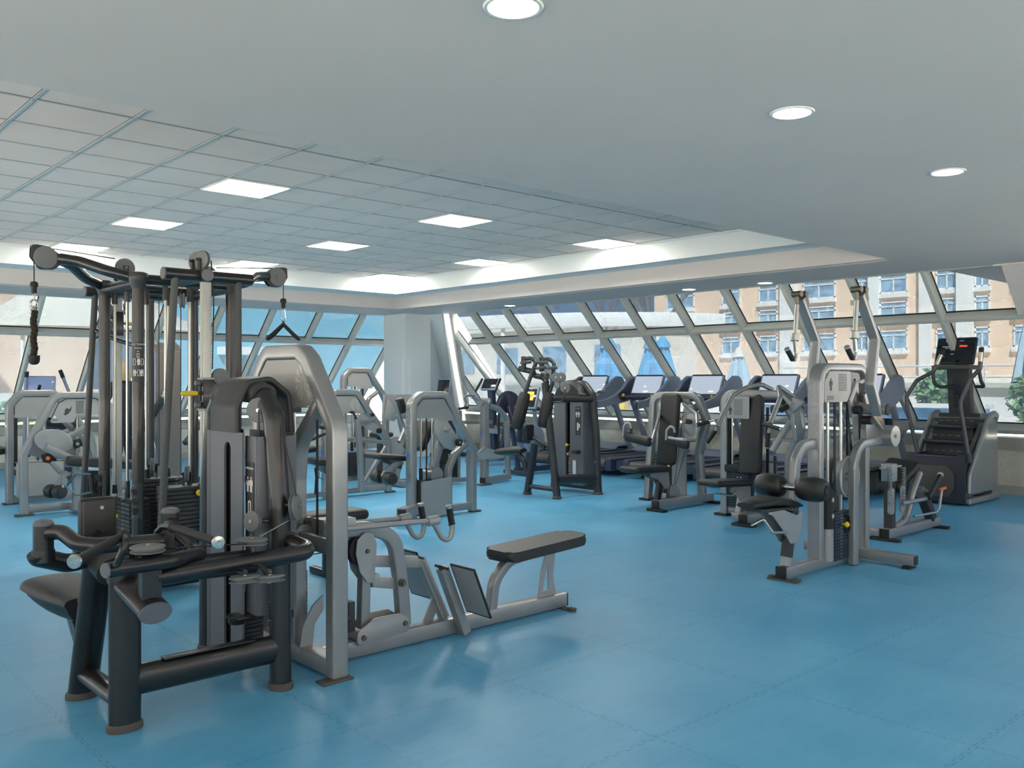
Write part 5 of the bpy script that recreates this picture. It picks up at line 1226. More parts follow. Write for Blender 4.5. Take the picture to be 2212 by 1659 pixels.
t = thing('arm_cross_machine', 'silver chest machine with forearm pads and tall black backrest, second from right', 'gym machine', (8.4, 6.5, 0))
arch(t, [(8.60, 6.98, .02), (8.70, 6.96, 1.29), (8.76, 6.35, 1.29), (8.78, 6.24, 1.0), (8.80, 6.36, .60), (8.82, 6.33, .09)], (1, -.05, 0), .085, .085, .12)
obj('base_beam', B().bar([(7.90, 6.30, .075), (8.95, 6.30, .075)], .09, .085), SILVER, t)
obj('beam_end_cap', B().bb(7.885, 7.905, 6.253, 6.347, .03, .12, .004), RUB, t)
obj('foot_pad', B().bb(7.86, 7.95, 6.17, 6.40, 0, .03, .004).bb(8.90, 8.98, 6.18, 6.40, 0, .03, .004).bb(8.52, 8.66, 6.90, 7.06, 0, .025, .004), RUB, t)
obj('rear_beam', B().bar([(8.66, 6.95, .06), (8.80, 6.32, .06)], .07, .07), SILVER, t)
hpn = obj('header_panel', B().plate(pts3((8.69, 0, 0), (0, 1, 0), (0, 0, 1), [(6.93, 1.02), (6.93, 1.22), (6.86, 1.27), (6.62, 1.27), (6.62, 1.06)]), .006, (1, 0, 0), 0, .02), SILVERD, t)
pr = B(); pictogram(pr, (8.685, 6.86, 1.11), (0, -1, 0), (0, 0, 1), .10); textlines(pr, (8.685, 6.80, 1.21), (0, -1, 0), (0, 0, 1), .10, 9, .014, .005, 8); obj('panel_print', pr, WHITE, hpn, flat=True)
gd = B()
for y in (6.90, 6.80): gd.cyl((8.72, y, .08), (8.72, y, 1.27), .012, n=10)
obj('guide_rod', gd, STEEL, t)
stack(t, 8.68, 8.76, 6.78, 6.92, .10, 16, .024)
obj('stack_cover', B().bb(8.76, 8.775, 6.52, 6.80, .08, .64), SILVERD, t)
pads(t, (8.50, 6.62, .46), (8.60, 6.62, 1.315), .27, .075, (-1, 0, .1), 'backrest')
pads(t, (7.80, 6.63, .45), (8.42, 6.62, .425), .30, .07, (0, 0, 1), 'seat')
obj('seat_frame', B().plate(pts3((0, 6.57, 0), (1, 0, 0), (0, 0, 1), [(8.02, .385), (8.48, .385), (8.50, .20), (8.42, .18), (8.30, .30)]), .01, (0, 1, 0), 0, .03).plate(pts3((0, 6.67, 0), (1, 0, 0), (0, 0, 1), [(8.02, .385), (8.48, .385), (8.50, .20), (8.42, .18), (8.30, .30)]), .01, (0, 1, 0), 0, .03), SILVERD, t)
obj('seat_post', B().bar([(8.30, 6.6, .04), (8.38, 6.6, .36)], .07, .06, (0, 1, 0)).bar([(8.55, 6.62, .05), (8.56, 6.62, .50)], .05, .05, (0, 1, 0)), BLKP, t)
obj('post_plate', B().bar([(8.25, 6.62, .035), (8.78, 6.62, .035)], .06, .06), SILVER, t)
mark(obj('seat_knob', B().cyl((8.43, 6.56, .44), (8.43, 6.53, .44), .01).ball((8.43, 6.53, .455), .016), YEL, t), 'yellow seat pin')
obj('floor_pulley', B().pulley((8.36, 6.42, .17), (0, 1, 0), .085, .03), PULL, t)
obj('pulley_cheek', B().plate(pts3((0, 6.395, 0), (1, 0, 0), (0, 0, 1), [(8.27, .13), (8.30, .24), (8.40, .25), (8.47, .17), (8.46, .12)]), .008, (0, 1, 0), 0, .03), SILVERD, t)
obj('cam_plate', B().plate(pts3((8.62, 6.345, 0.944), (0, 1, 0), (0, 0, 1), [(.12 * math.cos(a) * (1.1 if math.sin(a) > 0 else .9), .135 * math.sin(a)) for a in [2 * PI * k / 20 for k in range(20)]]), .012, (1, 0, 0), .002), SILVERD, t)
obj('cam_lobe', B().plate(pts3((8.64, 6.387, 1.096), (0, 1, 0), (0, 0, 1), [(.075 * math.cos(a), .09 * math.sin(a)) for a in [2 * PI * k / 16 for k in range(16)]]), .01, (1, 0, 0)), SILVERD, t)
obj('stop_knob', B().cyl((8.6, 6.35, 0.983), (8.46, 6.333, 0.999), .032, bev=.005), BOLT, t)
obj('arm_bracket', B().bar([(8.72, 6.534, 1.213), (8.74, 6.454, 1.214)], .05, .09).bar([(8.72, 6.62, 1.20), (8.72, 6.62, .95)], .05, .05, (0, 1, 0)), SILVERD, t)
obj('cable', B().tube([(8.70, 6.50, 1.2), (8.40, 6.42, .25)], .004, n=6).tube([(8.74, 6.52, .62), (8.42, 6.42, .25)], .004, n=6), CABLE, t)
for s, c0, c1, hq, el in ((1, (8.05, 6.864, 0.813), (8.05, 6.482, 0.756), (8.02, 6.881, 0.836), (8.2, 6.548, 0.886)), (-1, (8.05, 6.263, 0.799), (8.05, 5.963, 0.753), (8.02, 6.246, 0.817), (8.3, 6.046, 0.799))):
    c0, c1 = V(c0), V(c1)
    if s > 0: A = obj('press_arm', B().tube([c1, V(el), (8.62, 6.80, 1.10), (8.70, 6.72, 1.18)], .020, .08, 14), SILVER, t)
    else: A = obj('press_arm', B().tube([V((8.02, 6.207, 0.824)), c1 + V((0, 0, .05)), V(el), (8.3, 6.02, 0.931), (8.45, 6.142, 1.08), (8.70, 6.50, 1.18)], .022, .05, 14), SILVER, t)
    obj('forearm_pad', B().box((c0 + c1) / 2 - V((0, 0, .0)), ((c1 - c0).length, .10, .115) if s > 0 else ((c1 - c0).length * 1.05, .06, .10), .045 if s > 0 else .028, Matrix.Rotation(math.atan2((c1 - c0).y, (c1 - c0).x), 3, 'Z') @ Matrix.Rotation(-math.asin((c1 - c0).z / (c1 - c0).length), 3, 'Y'), 4), LEATH, A)
    h = V(hq)
    hk = B().tube([h + V((0, 0, -.02)), h + V((.01, -.0, .09)), h + V((.02, -.045, .14)), h + V((.02, -.095, .12)), h + V((.015, -.11, .06))], .014, .03, 12)
    H_ = obj('handle_loop', hk, SILVERD, A); obj('grip', B().cyl(h + V((.015, -.11, .07)), h + V((.012, -.11, -.02)), .017, n=16), RUB, H_)

t = thing('chest_press_machine', 'silver press machine with tall black backrest and bent twin-grip arms, behind the pull-down machine', 'gym machine', (8.1, 5.3, 0))
arch(t, [(8.25, 5.62, .02), (8.25, 5.62, 1.335), (8.34, 5.0, 1.325), (8.38, 4.81, 1.16), (8.40, 4.80, .97), (8.42, 4.94, .67), (8.42, 4.97, .06)], (1, .05, 0), .085, .08, .12)
obj('base_beam', B().bar([(7.74, 5.06, .075), (8.6, 5.02, .075)], .09, .085), SILVER, t)
obj('beam_end_cap', B().bb(7.725, 7.745, 5.012, 5.108, .03, .12, .004), RUB, t)
obj('foot_pad', B().bb(7.71, 7.80, 4.94, 5.18, 0, .03, .004).bb(8.18, 8.31, 5.56, 5.72, 0, .025, .004), RUB, t)
obj('rear_beam', B().bar([(8.27, 5.60, .06), (8.42, 4.98, .06)], .07, .07), SILVER, t)
hpn = obj('header_panel', B().plate(pts3((8.225, 0, 0), (0, 1, 0), (0, 0, 1), [(5.585, 1.06), (5.585, 1.24), (5.50, 1.30), (5.30, 1.30), (5.30, 1.06)]), .006, (1, 0, 0), 0, .02), SILVERD, t)
pr = B(); pictogram(pr, (8.221, 5.535, 1.10), (0, -1, 0), (0, 0, 1), .09); textlines(pr, (8.221, 5.49, 1.26), (0, -1, 0), (0, 0, 1), .11, 12, .0145, .005, 9); obj('panel_print', pr, DKPRINT, hpn, flat=True)
gd = B()
for y in (5.545, 5.42): gd.cyl((8.27, y, .08), (8.27, y, 1.3), .012, n=10)
obj('guide_rod', gd, STEEL, t); obj('guide_channel', B().bb(8.24, 8.28, 5.555, 5.585, .3, 1.06), RUB, t)
stack(t, 8.22, 8.32, 5.30, 5.58, .10, 15, .025, NAVY)
dots(t, (8.218, 5.44, .13), .025, 13, (0, -1, 0)); obj('stack_cap', B().bb(8.20, 8.33, 5.28, 5.60, .48, .56, .01), RUB, t)
mark(obj('selector_pin', B().cyl((8.22, 5.43, .38), (8.19, 5.43, .38), .008).ball((8.185, 5.43, .38), .02), YEL, t), 'yellow selector pin')
obj('stack_cover', B().bb(8.30, 8.31, 5.02, 5.26, .06, .60), SILVERD, t)
pads(t, (8.20, 5.28, .47), (8.30, 5.30, 1.33), .27, .075, (-1, 0, .1), 'backrest', waist=.86)
pads(t, (7.48, 5.30, .435), (8.10, 5.30, .40), .30, .065, (0, 0, 1), 'seat')
obj('seat_frame', B().plate(pts3((0, 5.25, 0), (1, 0, 0), (0, 0, 1), [(7.70, .37), (8.16, .37), (8.18, .08), (8.06, .10), (7.94, .26)]), .01, (0, 1, 0), 0, .03).bar([(8.02, 5.3, .04), (8.10, 5.3, .36)], .07, .06, (0, 1, 0)), SILVERD, t)
obj('post_plate', B().bar([(7.98, 5.06, .06), (7.98, 5.34, .06)], .06, .06).bar([(7.98, 5.30, .035), (8.40, 5.30, .035)], .06, .06), SILVER, t)
obj('seat_lever', B().tube([(7.74, 5.40, .30), (7.80, 5.22, .29), (7.86, 5.22, .33)], .010, .02, 8), STEEL, t)
obj('press_arm', B().tube([(7.7, 5.344, 0.994), (7.95, 5.322, 1.319), (8.1, 5.269, 1.391), (8.2, 5.138, 1.43), (8.35, 5.104, 1.371)], .024, .07, 16), SILVER, t)
obj('press_arm', B().tube([(7.8, 4.788, 1.044), (7.95, 4.766, 1.303), (8.1, 4.887, 1.413), (8.3, 4.816, 1.298)], .024, .05, 16), SILVER, t)
for g0, g1, r0 in (((7.7, 5.446, 1.042), (7.62, 5.533, 1.008), None), ((7.7, 5.361, 0.955), (7.7, 5.463, 0.826), None), ((7.78, 4.849, 1.037), (7.7, 4.611, 0.999), None), ((7.8, 4.809, 0.951), (7.8, 4.825, 0.808), None)):
    gg = obj('grip', B().cyl(g0, g1, .021, n=18), RUB, t); d = (V(g1) - V(g0)).normalized()
    mark(obj('grip_end', B().cyl(V(g1), V(g1) + d * .012, .023, bev=.003), CHROME, gg), 'chrome grip end')
obj('handle_neck', B().tube([(7.7, 5.344, 0.994), (7.7, 5.361, 0.955)], .018).tube([(7.7, 5.332, 1.013), (7.7, 5.372, 1.059), (7.7, 5.446, 1.042)], .013, .02, 10).tube([(7.8, 4.788, 1.057), (7.78, 4.849, 1.037)], .014).tube([(7.8, 4.788, 1.044), (7.8, 4.809, 0.951)], .016), SILVERD, t)
obj('link_plate', B().plate([(8.2, 4.763, 1.305), (8.2, 4.63, 1.255), (8.2, 4.774, 1.135), (8.2, 4.81, 1.153)], .05, (1, 0, 0), .004), SILVERD, t)
obj('link_arm', B().bar([(8.1, 4.951, 0.743), (8.2, 4.831, 1.005), (8.25, 4.792, 1.052)], .05, .06, (1, 0, 0)).cyl((8.15, 4.76, 1.136), (8.2, 4.753, 0.867), .018).cyl((8.1, 4.973, 0.865), (8.2, 4.737, 0.858), .012), SILVERD, t)
obj('stop_knob', B().cyl((8.1, 4.872, 1.3), (8.1, 4.814, 1.235), .024).cyl((8.1, 4.845, 1.168), (8.2, 4.842, 1.204), .028).cyl((8.2, 4.62, 1.274), (8.3, 4.615, 1.282), .03), RUB, t)
obj('strap', B().bar([(8.3, 5.128, 1.186), (8.3, 5.128, 0.185)], .012, .03, (0, 1, 0), 0).bar([(8.2, 4.98, 0.688), (8.2, 4.98, 0.209)], .012, .03, (0, 1, 0), 0), RUB, t)

# ------------------------------------------------------------------ low silver machine behind the pull-down: padded box seat, springs, roller
t = thing('leg_machine', 'low silver machine with black box cushions and coil springs, between pull-down machine and stair climber', 'gym machine', (8.5, 3.75, 0))
obj('base_beam', B().bar([(8.02, 3.74, .065), (9.15, 3.74, .065)], .09, .085), SILVER, t)
obj('beam_end', B().bb(8.005, 8.022, 3.70, 3.78, .025, .105), RUB, t)
obj('foot_pad', B().bb(7.98, 8.06, 3.60, 3.88, 0, .024, .004).bb(9.06, 9.14, 3.60, 3.86, 0, .024, .004), RUB, t)
obj('cross_foot', B().bar([(8.02, 3.78, .07), (8.02, 4.45, .07)], .07, .07), SILVER, t)
obj('front_post', B().bar([(8.12, 3.74, .10), (8.12, 3.74, .46)], .09, .075, (0, 1, 0)), BLKP, t)
obj('post_head', B().bb(8.05, 8.17, 3.69, 3.79, .54, .70, .004).bar([(7.93, 3.735, .67), (8.33, 3.735, .665)], .03, .02), SILVERD, t)
obj('knee_plate', B().plate(rrect((8.06, 3.70, .36), (1, 0, 0), (0, 0, 1), .10, .24, .03), .02, (0, 1, 0), .003).plate(rrect((8.30, 3.70, .36), (1, 0, 0), (0, 0, 1), .10, .24, .03), .01, (0, 1, 0), .002), SILVERD, t)
for x in (8.0, 8.28):
    P = [V((x + .018 * math.cos(k * .9), 3.68 + .018 * math.sin(k * .9), .34 + .32 * k / 110)) for k in range(111)]
    obj('coil_spring', B().tube(P, .004, n=6), STEEL, t)
obj('thigh_cushion', B().box((8.25, 3.98, .52), (.38, .34, .26), .05, Matrix.Rotation(.05, 3, 'Y'), 4), LEATH, t)
obj('cushion_board', B().box((7.98, 3.95, .66), (.6, .30, .03), .006), BLKP, t)
pads(t, (8.50, 3.98, .42), (8.86, 3.92, .66), .34, .09, (-.5, 0, .8), 'seat_cushion')
obj('frame_tube', B().tube([(8.2, 3.74, .10), (8.45, 3.74, .14), (8.62, 3.74, .42), (8.80, 3.76, .56)], .035, .15, 14).tube([(8.2, 3.66, .33), (8.7, 3.66, .33), (8.82, 3.66, .37), (8.83, 3.72, .40)], .02, .08, 12).bar([(9.0, 3.74, .10), (8.75, 3.74, .42)], .08, .07, (0, 1, 0)), SILVER, t)
obj('rear_post', B().bar([(8.98, 3.72, .11), (8.80, 3.72, .34)], .09, .085, (0, 1, 0)), BLKP, t)
rb = obj('roller_bar', B().cyl((8.72, 3.64, .34), (9.0, 3.64, .54), .026), LEATH, t); mark(obj('roller_end', B().ball((9.0, 3.64, .54), .03), PANELW, rb), 'white end of the bar')
obj('foot_lever', B().tube([(8.36, 3.62, .20), (8.85, 3.62, .19), (8.93, 3.62, .23), (8.99, 3.62, .40)], .012, .04, 10), STEEL, t)
mark(obj('lever_tip', B().cyl((8.96, 3.63, .40), (9.03, 3.60, .415), .014).ball((8.92, 3.66, .44), .014), ORG, t), 'orange lever tips')
obj('tall_leg', B().bar([(8.30, 4.30, .05), (8.02, 4.30, .95)], .08, .06, (0, 1, 0)), TMGREY, t)
kp = obj('head_roller', B().lathe((7.942, 3.9, 1.114), (1, .05, 0), [(.01, 0), (.075, .005), (.08, .03), (.08, .22), (.075, .245), (.01, .25)], 24), mat('tan_leather', (.45, .30, .17), .5, var=.1), t)
obj('head_pad', B().plate([(8.215, 3.8, 1.105), (8.587, 3.8, 1.089), (8.567, 3.8, 0.996), (8.447, 3.8, 0.921), (8.253, 3.8, 0.938)], .09, (0, 1, 0), .02), LEATH, t)
obj('head_arm', B().tube([(8.163, 3.9, 1.051), (8.05, 4.2, .95), (8.05, 4.3, .93)], .03, .05), SILVER, t)

# ------------------------------------------------------------------ stair climber, far right
t = thing('stair_climber', 'dark stair climber with silver side panels and upright screen at far right', 'cardio machine', (11.3, 4.38, 0))
STG = mat('stair_silver', (.36, .37, .37), .36, .5, coat=.2, var=.03)
STD = mat('stair_navy_plastic', (.022, .025, .038), .42, bump=.05, bscale=500)
STB = mat('stair_step_rubber', (.018, .02, .026), .5, bump=.1, bscale=300)
YA, YC_ = 4.12, 4.74
side = [(10.86, .02), (11.84, .02), (11.86, .10), (11.80, .13), (11.82, .62), (11.78, 1.02), (11.68, 1.06), (11.52, 1.02), (11.05, .48), (10.93, .33), (10.90, .14)]
for s, y in ((-1, YA), (1, YC_)):
    o = obj('side_panel', B().plate(pts3((0, y, 0), (1, 0, 0), (0, 0, 1), [(10.93, .14), (11.82, .13), (11.84, .62), (11.80, 1.0), (11.70, 1.045), (11.56, 1.02), (11.08, .47), (10.96, .34)]), .05, (0, 1, 0), .014, .05, 5, 3), STG, t)
    obj('panel_rib', B().sweep([(10.935, y + s * .028, .15), (10.95, y + s * .028, .36), (11.07, y + s * .028, .50), (11.55, y + s * .028, 1.03), (11.70, y + s * .028, 1.06), (11.79, y + s * .028, 1.02)], rect(.085, .05, .02, 3), (0, 1, 0), .09, 7), STG, o)
    obj('base_skid', B().bb(10.92, 11.86, y - .045, y + .045, .015, .085, .02, 3), STG, t)
    obj('inner_cheek', B().plate(pts3((0, y - s * .05, 0), (1, 0, 0), (0, 0, 1), [(10.88, .10), (11.75, .10), (11.75, 1.03), (11.58, 1.03), (11.12, .60), (10.88, .585)]), .05, (0, 1, 0), .006), STG if False else mat('stair_cheek', (.17, .17, .17), .42, .2), t)
obj('front_skirt', B().plate([(10.85, YA - .02, .03), (10.85, YC_ + .02, .03), (10.85, YC_ + .02, .585), (10.85, YA - .02, .585)], .03, (1, 0, 0), .006).bb(10.85, 11.1, YA - .02, YA + .08, .56, .60, .004).bb(10.85, 11.1, YC_ - .08, YC_ + .02, .56, .60, .004).bb(10.86, 11.05, YC_ - .02, YC_ + .1, .02, .60, .01), STD, t)
obj('kick_plate', B().plate([(10.83, 4.28, .10), (10.83, 4.68, .10), (10.83, 4.74, .20), (10.83, 4.74, .46), (10.83, 4.30, .46), (10.83, 4.22, .38), (10.83, 4.22, .20)], .03, (1, 0, 0), .006, .03), mat('kick_brown', (.075, .065, .062), .5), t)
for k in range(3):
    x = 10.98 + .19 * k; z = .575 + .175 * k
    st = obj('step', B().bb(x - .14, x + .14, YA + .07, YC_ - .07, z - .035, z, .008).plate([(x + .14, YA + .07, z), (x + .14, YC_ - .07, z), (x + .15, YC_ - .07, z + .14), (x + .15, YA + .07, z + .14)], .01), STB, t)
    lt = B()
    for q in range(5): lt.bb(x + .128, x + .134, YA + .13 + .09 * q, YA + .18 + .09 * q, z + .045, z + .050)
    obj('step_mark', lt, STG, st, flat=True)
    obj('step_nose', B().bb(x - .146, x - .134, YA + .07, YC_ - .07, z - .028, z + .003, .003), TMDARK, st)
obj('back_housing', B().bb(11.50, 11.80, YA + .02, YC_ - .02, .05, 1.02, .03, 3), STD, t)
obj('top_cover', B().sweep([(11.50, 4.43, 1.0), (11.58, 4.43, 1.05), (11.74, 4.43, 1.05), (11.80, 4.43, .95)], rect(.70, .03, .012, 2), (0, 1, 0) and None, .04), STG, t)
ms = obj('mast', B().sweep([(11.60, 4.43, 1.03), (11.52, 4.43, 1.62)], rect(.28, .10, .02, 3), (1, 0, 0)), mat('mast_brown', (.05, .047, .046), .4), t)
obj('mast_groove', B().box((11.50, 4.45, 1.42), (.02, .10, .34), .004, Matrix.Rotation(-.13, 3, 'Y')), STD, ms)
obj('bottle_holder', B().box((11.475, 4.44, 1.22), (.05, .05, .16), .01), RUB, ms)
obj('console_shelf', B().box((11.38, 4.43, 1.63), (.26, .46, .055), .015, None, 3), mat('shelf_brown', (.07, .066, .064), .45), t)
Rm = Matrix.Rotation(.38, 3, 'Y'); cc = V((11.42, 4.43, 1.83)); ex, ez = Rm @ V((1, 0, 0)), Rm @ V((0, 0, 1))
cs = obj('console', B().box(cc, (.05, .47, .36), .02, Rm, 3), BLKP, t)
sc_ = obj('screen', B().box(cc - ex * .027, (.004, .44, .33), .003, Rm), mat('dark_screen', (.012, .014, .02), .08, spec=.8), cs)
si = B(); si2 = B(); up = ez; nn = -ex
def scr(b, y, z, w, h): b.box(cc - ex * .030 + V((0, y, 0)) + ez * z, (.001, w, h), 0, Rm)
scr(si, .07, .125, .11, .02); scr(si2, -.09, .055, .09, .022); scr(si, .0, .0, 0.001, .001)
obj('screen_text', si, mat('screen_orange', (.3, .08, .02), .4, emit=(1, .35, .08), estr=.35), sc_, flat=True); obj('screen_label', si2, mat('screen_red', (.4, .02, .02), .4, emit=(1, .08, .04), estr=.5), sc_, flat=True)
s3 = B(); scr(s3, .10, .05, .12, .012); scr(s3, .08, .03, .09, .008); scr(s3, -.06, .125, .05, .008); scr(s3, .03, -.05, .04, .008); scr(s3, .12, -.085, .012, .008)
obj('screen_icons', s3, WHITE, sc_, flat=True)
obj('console_key', B().cyl(cc - ex * .028 + V((0, .17, 0)) - ez * .10, cc - ex * .05 + V((0, .17, 0)) - ez * .10, .03), RUB, cs)
for s, P, lo in ((1, [(10.95, 4.687, 0.549), (10.95, 4.828, 1.139), (10.95, 4.828, 1.281), (11, 4.731, 1.469), (11.05, 4.552, 1.576), (11.1, 4.452, 1.834)], [(11.05, 4.558, 1.559), (11.05, 4.541, 1.435), (11.1, 4.496, 1.391), (11.3, 4.412, 1.396)]),
                 (-1, [(10.9, 4.09, 0.59), (10.9, 4.177, 1.154), (10.9, 4.177, 1.22), (10.95, 4.083, 1.491), (10.98, 3.992, 1.604), (11, 3.984, 1.847)], [(10.98, 4.002, 1.588), (11, 3.989, 1.469), (11.02, 3.961, 1.399), (11.25, 4.137, 1.397)])):
    h = obj('handrail', B().tube(P, .024, .06, 16), mat('handrail_slate', (.075, .08, .095), .35, .4), t)
    obj('handrail_loop', B().tube(lo, .020, .06, 14), STD, h)
    a, b_ = V(P[-2]).lerp(V(P[-1]), .35), V(P[-2]).lerp(V(P[-1]), .8)
    mark(obj('pulse_grip', B().cyl(a, b_, .0265), STEEL, h), 'steel pulse grip'); obj('grip_tip', B().cyl(b_, V(P[-1]) + (b_ - a) * .08, .028, bev=.004), RUB, h)
    obj('rail_socket', B().cyl(V(P[0]) - V((0, 0, .08)), V(P[0]) + V((0, 0, .03)), .045, .03), STD, h)

# ------------------------------------------------------------------ silver arch machines in the middle and at the left
def xz(y, L): return [(x, y, z) for x, z in L]
def panel(t, y, L, m=PANEL, r=.03, gasket=None):
    o = obj('header_panel', B().plate(xz(y, L), .005, (0, 1, 0), 0, r), m, t)
    if gasket: obj('panel_gasket', B().tube(xz(y - .003, gasket), .0045, n=6), GASKET, o)
    return o
def rods(t, y, xs, z0, z1):
    g = B()
    for x in xs: g.cyl((x, y, z0), (x, y, z1), .0125, n=10)
    obj('guide_rod', g, STEEL, t)
    for x in xs: obj('rod_bushing', B().cyl((x, y, z0), (x, y, z0 + .13), .021, n=14), RUB, t)
def rollers(t, c, ax, L, r, gap, bar=.018):
    c, ax = V(c), V(ax).normalized()
    obj('roller_bar', B().cyl(c - ax * (gap + .02), c + ax * (gap + .02), bar), STEEL, t)
    for s in (-1, 1):
        p = obj('foot_roller', handle_pad(B(), c + ax * s * gap, c + ax * s * (gap + L), r, .25), LEATH, t)
        obj('roller_cap', B().lathe(c + ax * s * (gap + L), ax * s, [(r * .8, 0), (r * .82, .006), (r * .5, .006), (r * .48, .012), (.002, .012)], 20), BLKP, p)
# leg machine in front of the white column
Yg = 7.68
t = thing('leg_curl_machine', 'silver arch machine with lettered post and two foot rollers, centre of room', 'gym machine', (5.95, 7.7, 0))
arch(t, xz(Yg, [(5.535, .01), (5.535, 1.22), (5.64, 1.315), (5.97, 1.315), (6.285, .82), (6.36, .71), (6.36, .02)]), (0, 1, 0), .11, .075, .10)
brand(t, (5.535 - .039, Yg, .96), (0, 0, 1), (0, 1, 0), .065)
panel(t, Yg - .03, [(5.575, 1.065), (5.575, 1.19), (5.66, 1.272), (5.95, 1.272), (6.12, 1.03), (5.87, 1.03), (5.87, 1.065)], gasket=[(5.575, 1.09), (5.577, 1.19), (5.66, 1.272), (5.95, 1.272), (6.11, 1.04)])
rods(t, Yg, (5.66, 5.81), .40, 1.25)
obj('cable', B().cyl((5.735, Yg, .40), (5.735, Yg, 1.1), .009, n=8), CABLE, t)
obj('stack_cover', B().plate(xz(Yg - .10, [(5.60, .03), (5.60, .395), (5.99, .425), (5.99, .03)]), .012, (0, 1, 0)).bb(5.595, 5.61, Yg - .10, Yg + .10, .03, .39), PANEL, t)
obj('cover_side', B().bb(5.575, 5.60, Yg - .09, Yg + .05, .17, .42, .003), RUB, t)
stack(t, 5.62, 5.97, Yg - .08, Yg + .08, .05, 14, .025)
obj('arch_brace', B().sweep(xz(Yg, [(6.31, .79), (6.12, .66), (6.03, .50), (6.03, .02)]), rect(.065, .075, .01, 3), (0, 1, 0), .14, 7), SILVER, t)
obj('base_beam', B().bar(xz(Yg, [(5.60, .07), (6.34, .07)]), .07, .075), SILVER, t)
obj('foot_pad', foot_plate(B(), 6.39, Yg - .02, .12, .09, .02), FOOT, t)
obj('cam_plate', B().plate(xz(Yg - .045, [(5.80, 1.02), (5.80, .90), (5.93, .75), (6.05, .70), (6.14, .78), (6.08, .90), (5.99, 1.02), (5.88, 1.05)]), .014, (0, 1, 0), .002, .04), SILVERD, t)
obj('cam_hub', B().box((5.955, Yg - .07, .945), (.06, .05, .06), .006, Matrix.Rotation(.5, 3, 'Y')), SILVERD, t)
obj('stop_knob', B().cyl((6.125, Yg - .05, .79), (6.125, Yg - .09, .79), .042, bev=.006), RUB, t); mark(obj('knob_centre', B().cyl((6.125, Yg - .088, .79), (6.125, Yg - .095, .79), .013), PANEL, t), 'pale centre of the knob')
obj('swing_arm', B().bar(xz(Yg + .02, [(5.93, .80), (5.80, .42)]), .07, .09).cyl((5.845, Yg - .04, .45), (5.845, Yg + .12, .45), .085, n=28), SILVER, t)
pads(t, (5.20, 7.95, .675), (5.62, 7.93, .63), .36, .06, (0, 0, 1), 'seat')
obj('seat_rail', B().bar([(5.35, 7.93, .62), (5.52, 7.85, .54)], .12, .04), BLKP, t)
pads(t, (5.80, 8.02, .70), (5.98, 8.02, 1.02), .36, .09, (-1, 0, .4), 'backrest')
obj('leg_lever', B().sweep([(5.52, 7.82, .60), (5.40, 7.82, .57), (5.30, 7.82, .50), (5.27, 7.82, .455)], rect(.03, .06, .008), (0, 1, 0) and (0, 0, 1), .08), SILVERD, t)
rollers(t, (5.265, 7.80, .45), (0, 1, 0), .145, .062, .035)
obj('thigh_roller', handle_pad(B(), (5.672, 8.1, 1.275), (5.721, 8.1, 1.11), .05, .2), LEATH, t)
obj('roller_stem', B().tube([(5.635, 8.1, 1.235), (5.684, 8.1, 1.07), (5.746, 8.1, 0.94), (5.60, 8.0, .80)], .02, .06, 12), SILVER, t)
obj('open_tube', B().bar([(5.26, 7.46, .115), (5.53, 7.62, .115)], .12, .10, (0, 0, 1), .003), SILVER, t)
obj('tube_mouth', B().box((5.256, 7.458, .115), (.012, .09, .075), 0, Matrix.Rotation(.55, 3, 'Z')), RUB, t); obj('rear_foot', foot_plate(B(), 5.27, 7.46, .20, .12, .05), FOOT, t)
# arch machine seen through and beside the row machine
Yf = 9.75
t = thing('abdominal_machine', 'silver arch machine with faint shell emblem, partly hidden behind the seated row machine', 'gym machine', (6.1, 9.7, 0))
arch(t, xz(Yf, [(5.72, .01), (5.72, 1.22), (5.83, 1.32), (6.15, 1.32), (6.55, .80), (6.64, .68), (6.64, .02)]), (0, 1, 0), .11, .075, .10)
brand(t, (5.72 - .039, Yf, .86), (0, 0, 1), (0, 1, 0), .065)
p_ = panel(t, Yf - .03, [(5.76, 1.05), (5.76, 1.22), (5.84, 1.28), (6.14, 1.28), (6.30, 1.04), (5.98, 1.05)], gasket=[(5.765, 1.1), (5.765, 1.20), (5.84, 1.278), (6.14, 1.278), (6.29, 1.05)])
mark(obj('shell_mark', shell_mark(B(), (6.12, Yf - .034, 1.16), (1, 0, 0), (0, 0, 1), .10), PANELW, p_, flat=True), 'faint shell emblem')
rods(t, Yf, (5.85, 5.98), .40, 1.25)
obj('stack_cover', B().bb(5.77, 5.79, Yf - .12, Yf + .06, .03, .40, .004), PANEL, t); obj('stack_side', B().bb(5.765, 5.80, Yf - .10, Yf - .04, .44, .62, .003), RUB, t)
obj('base_beam', B().bar(xz(Yf, [(5.78, .07), (6.62, .07)]), .07, .075), SILVER, t); obj('foot_pad', foot_plate(B(), 6.67, Yf - .02, .12, .09, .02), FOOT, t)
obj('cross_bar', B().bar([(6.05, 9.6, .72), (6.62, 9.7, .66)], .05, .05).bar([(6.05, 9.55, .95), (6.40, 9.70, .97)], .04, .05).bar([(6.60, 9.72, .60), (6.16, 9.62, .12)], .045, .045), SILVER, t)
obj('cam_plate', B().plate(xz(Yf - .06, [(6.12, .98), (6.20, 1.06), (6.30, 1.0), (6.48, .86), (6.50, .80), (6.42, .78), (6.20, .90)]), .012, (0, 1, 0), .002, .03), SILVERD, t)
obj('stop_knob', B().cyl((6.46, Yf - .06, .82), (6.46, Yf - .10, .82), .035, bev=.005).cyl((6.36, Yf - .05, 1.03), (6.36, Yf - .09, 1.03), .022, bev=.004), RUB, t)
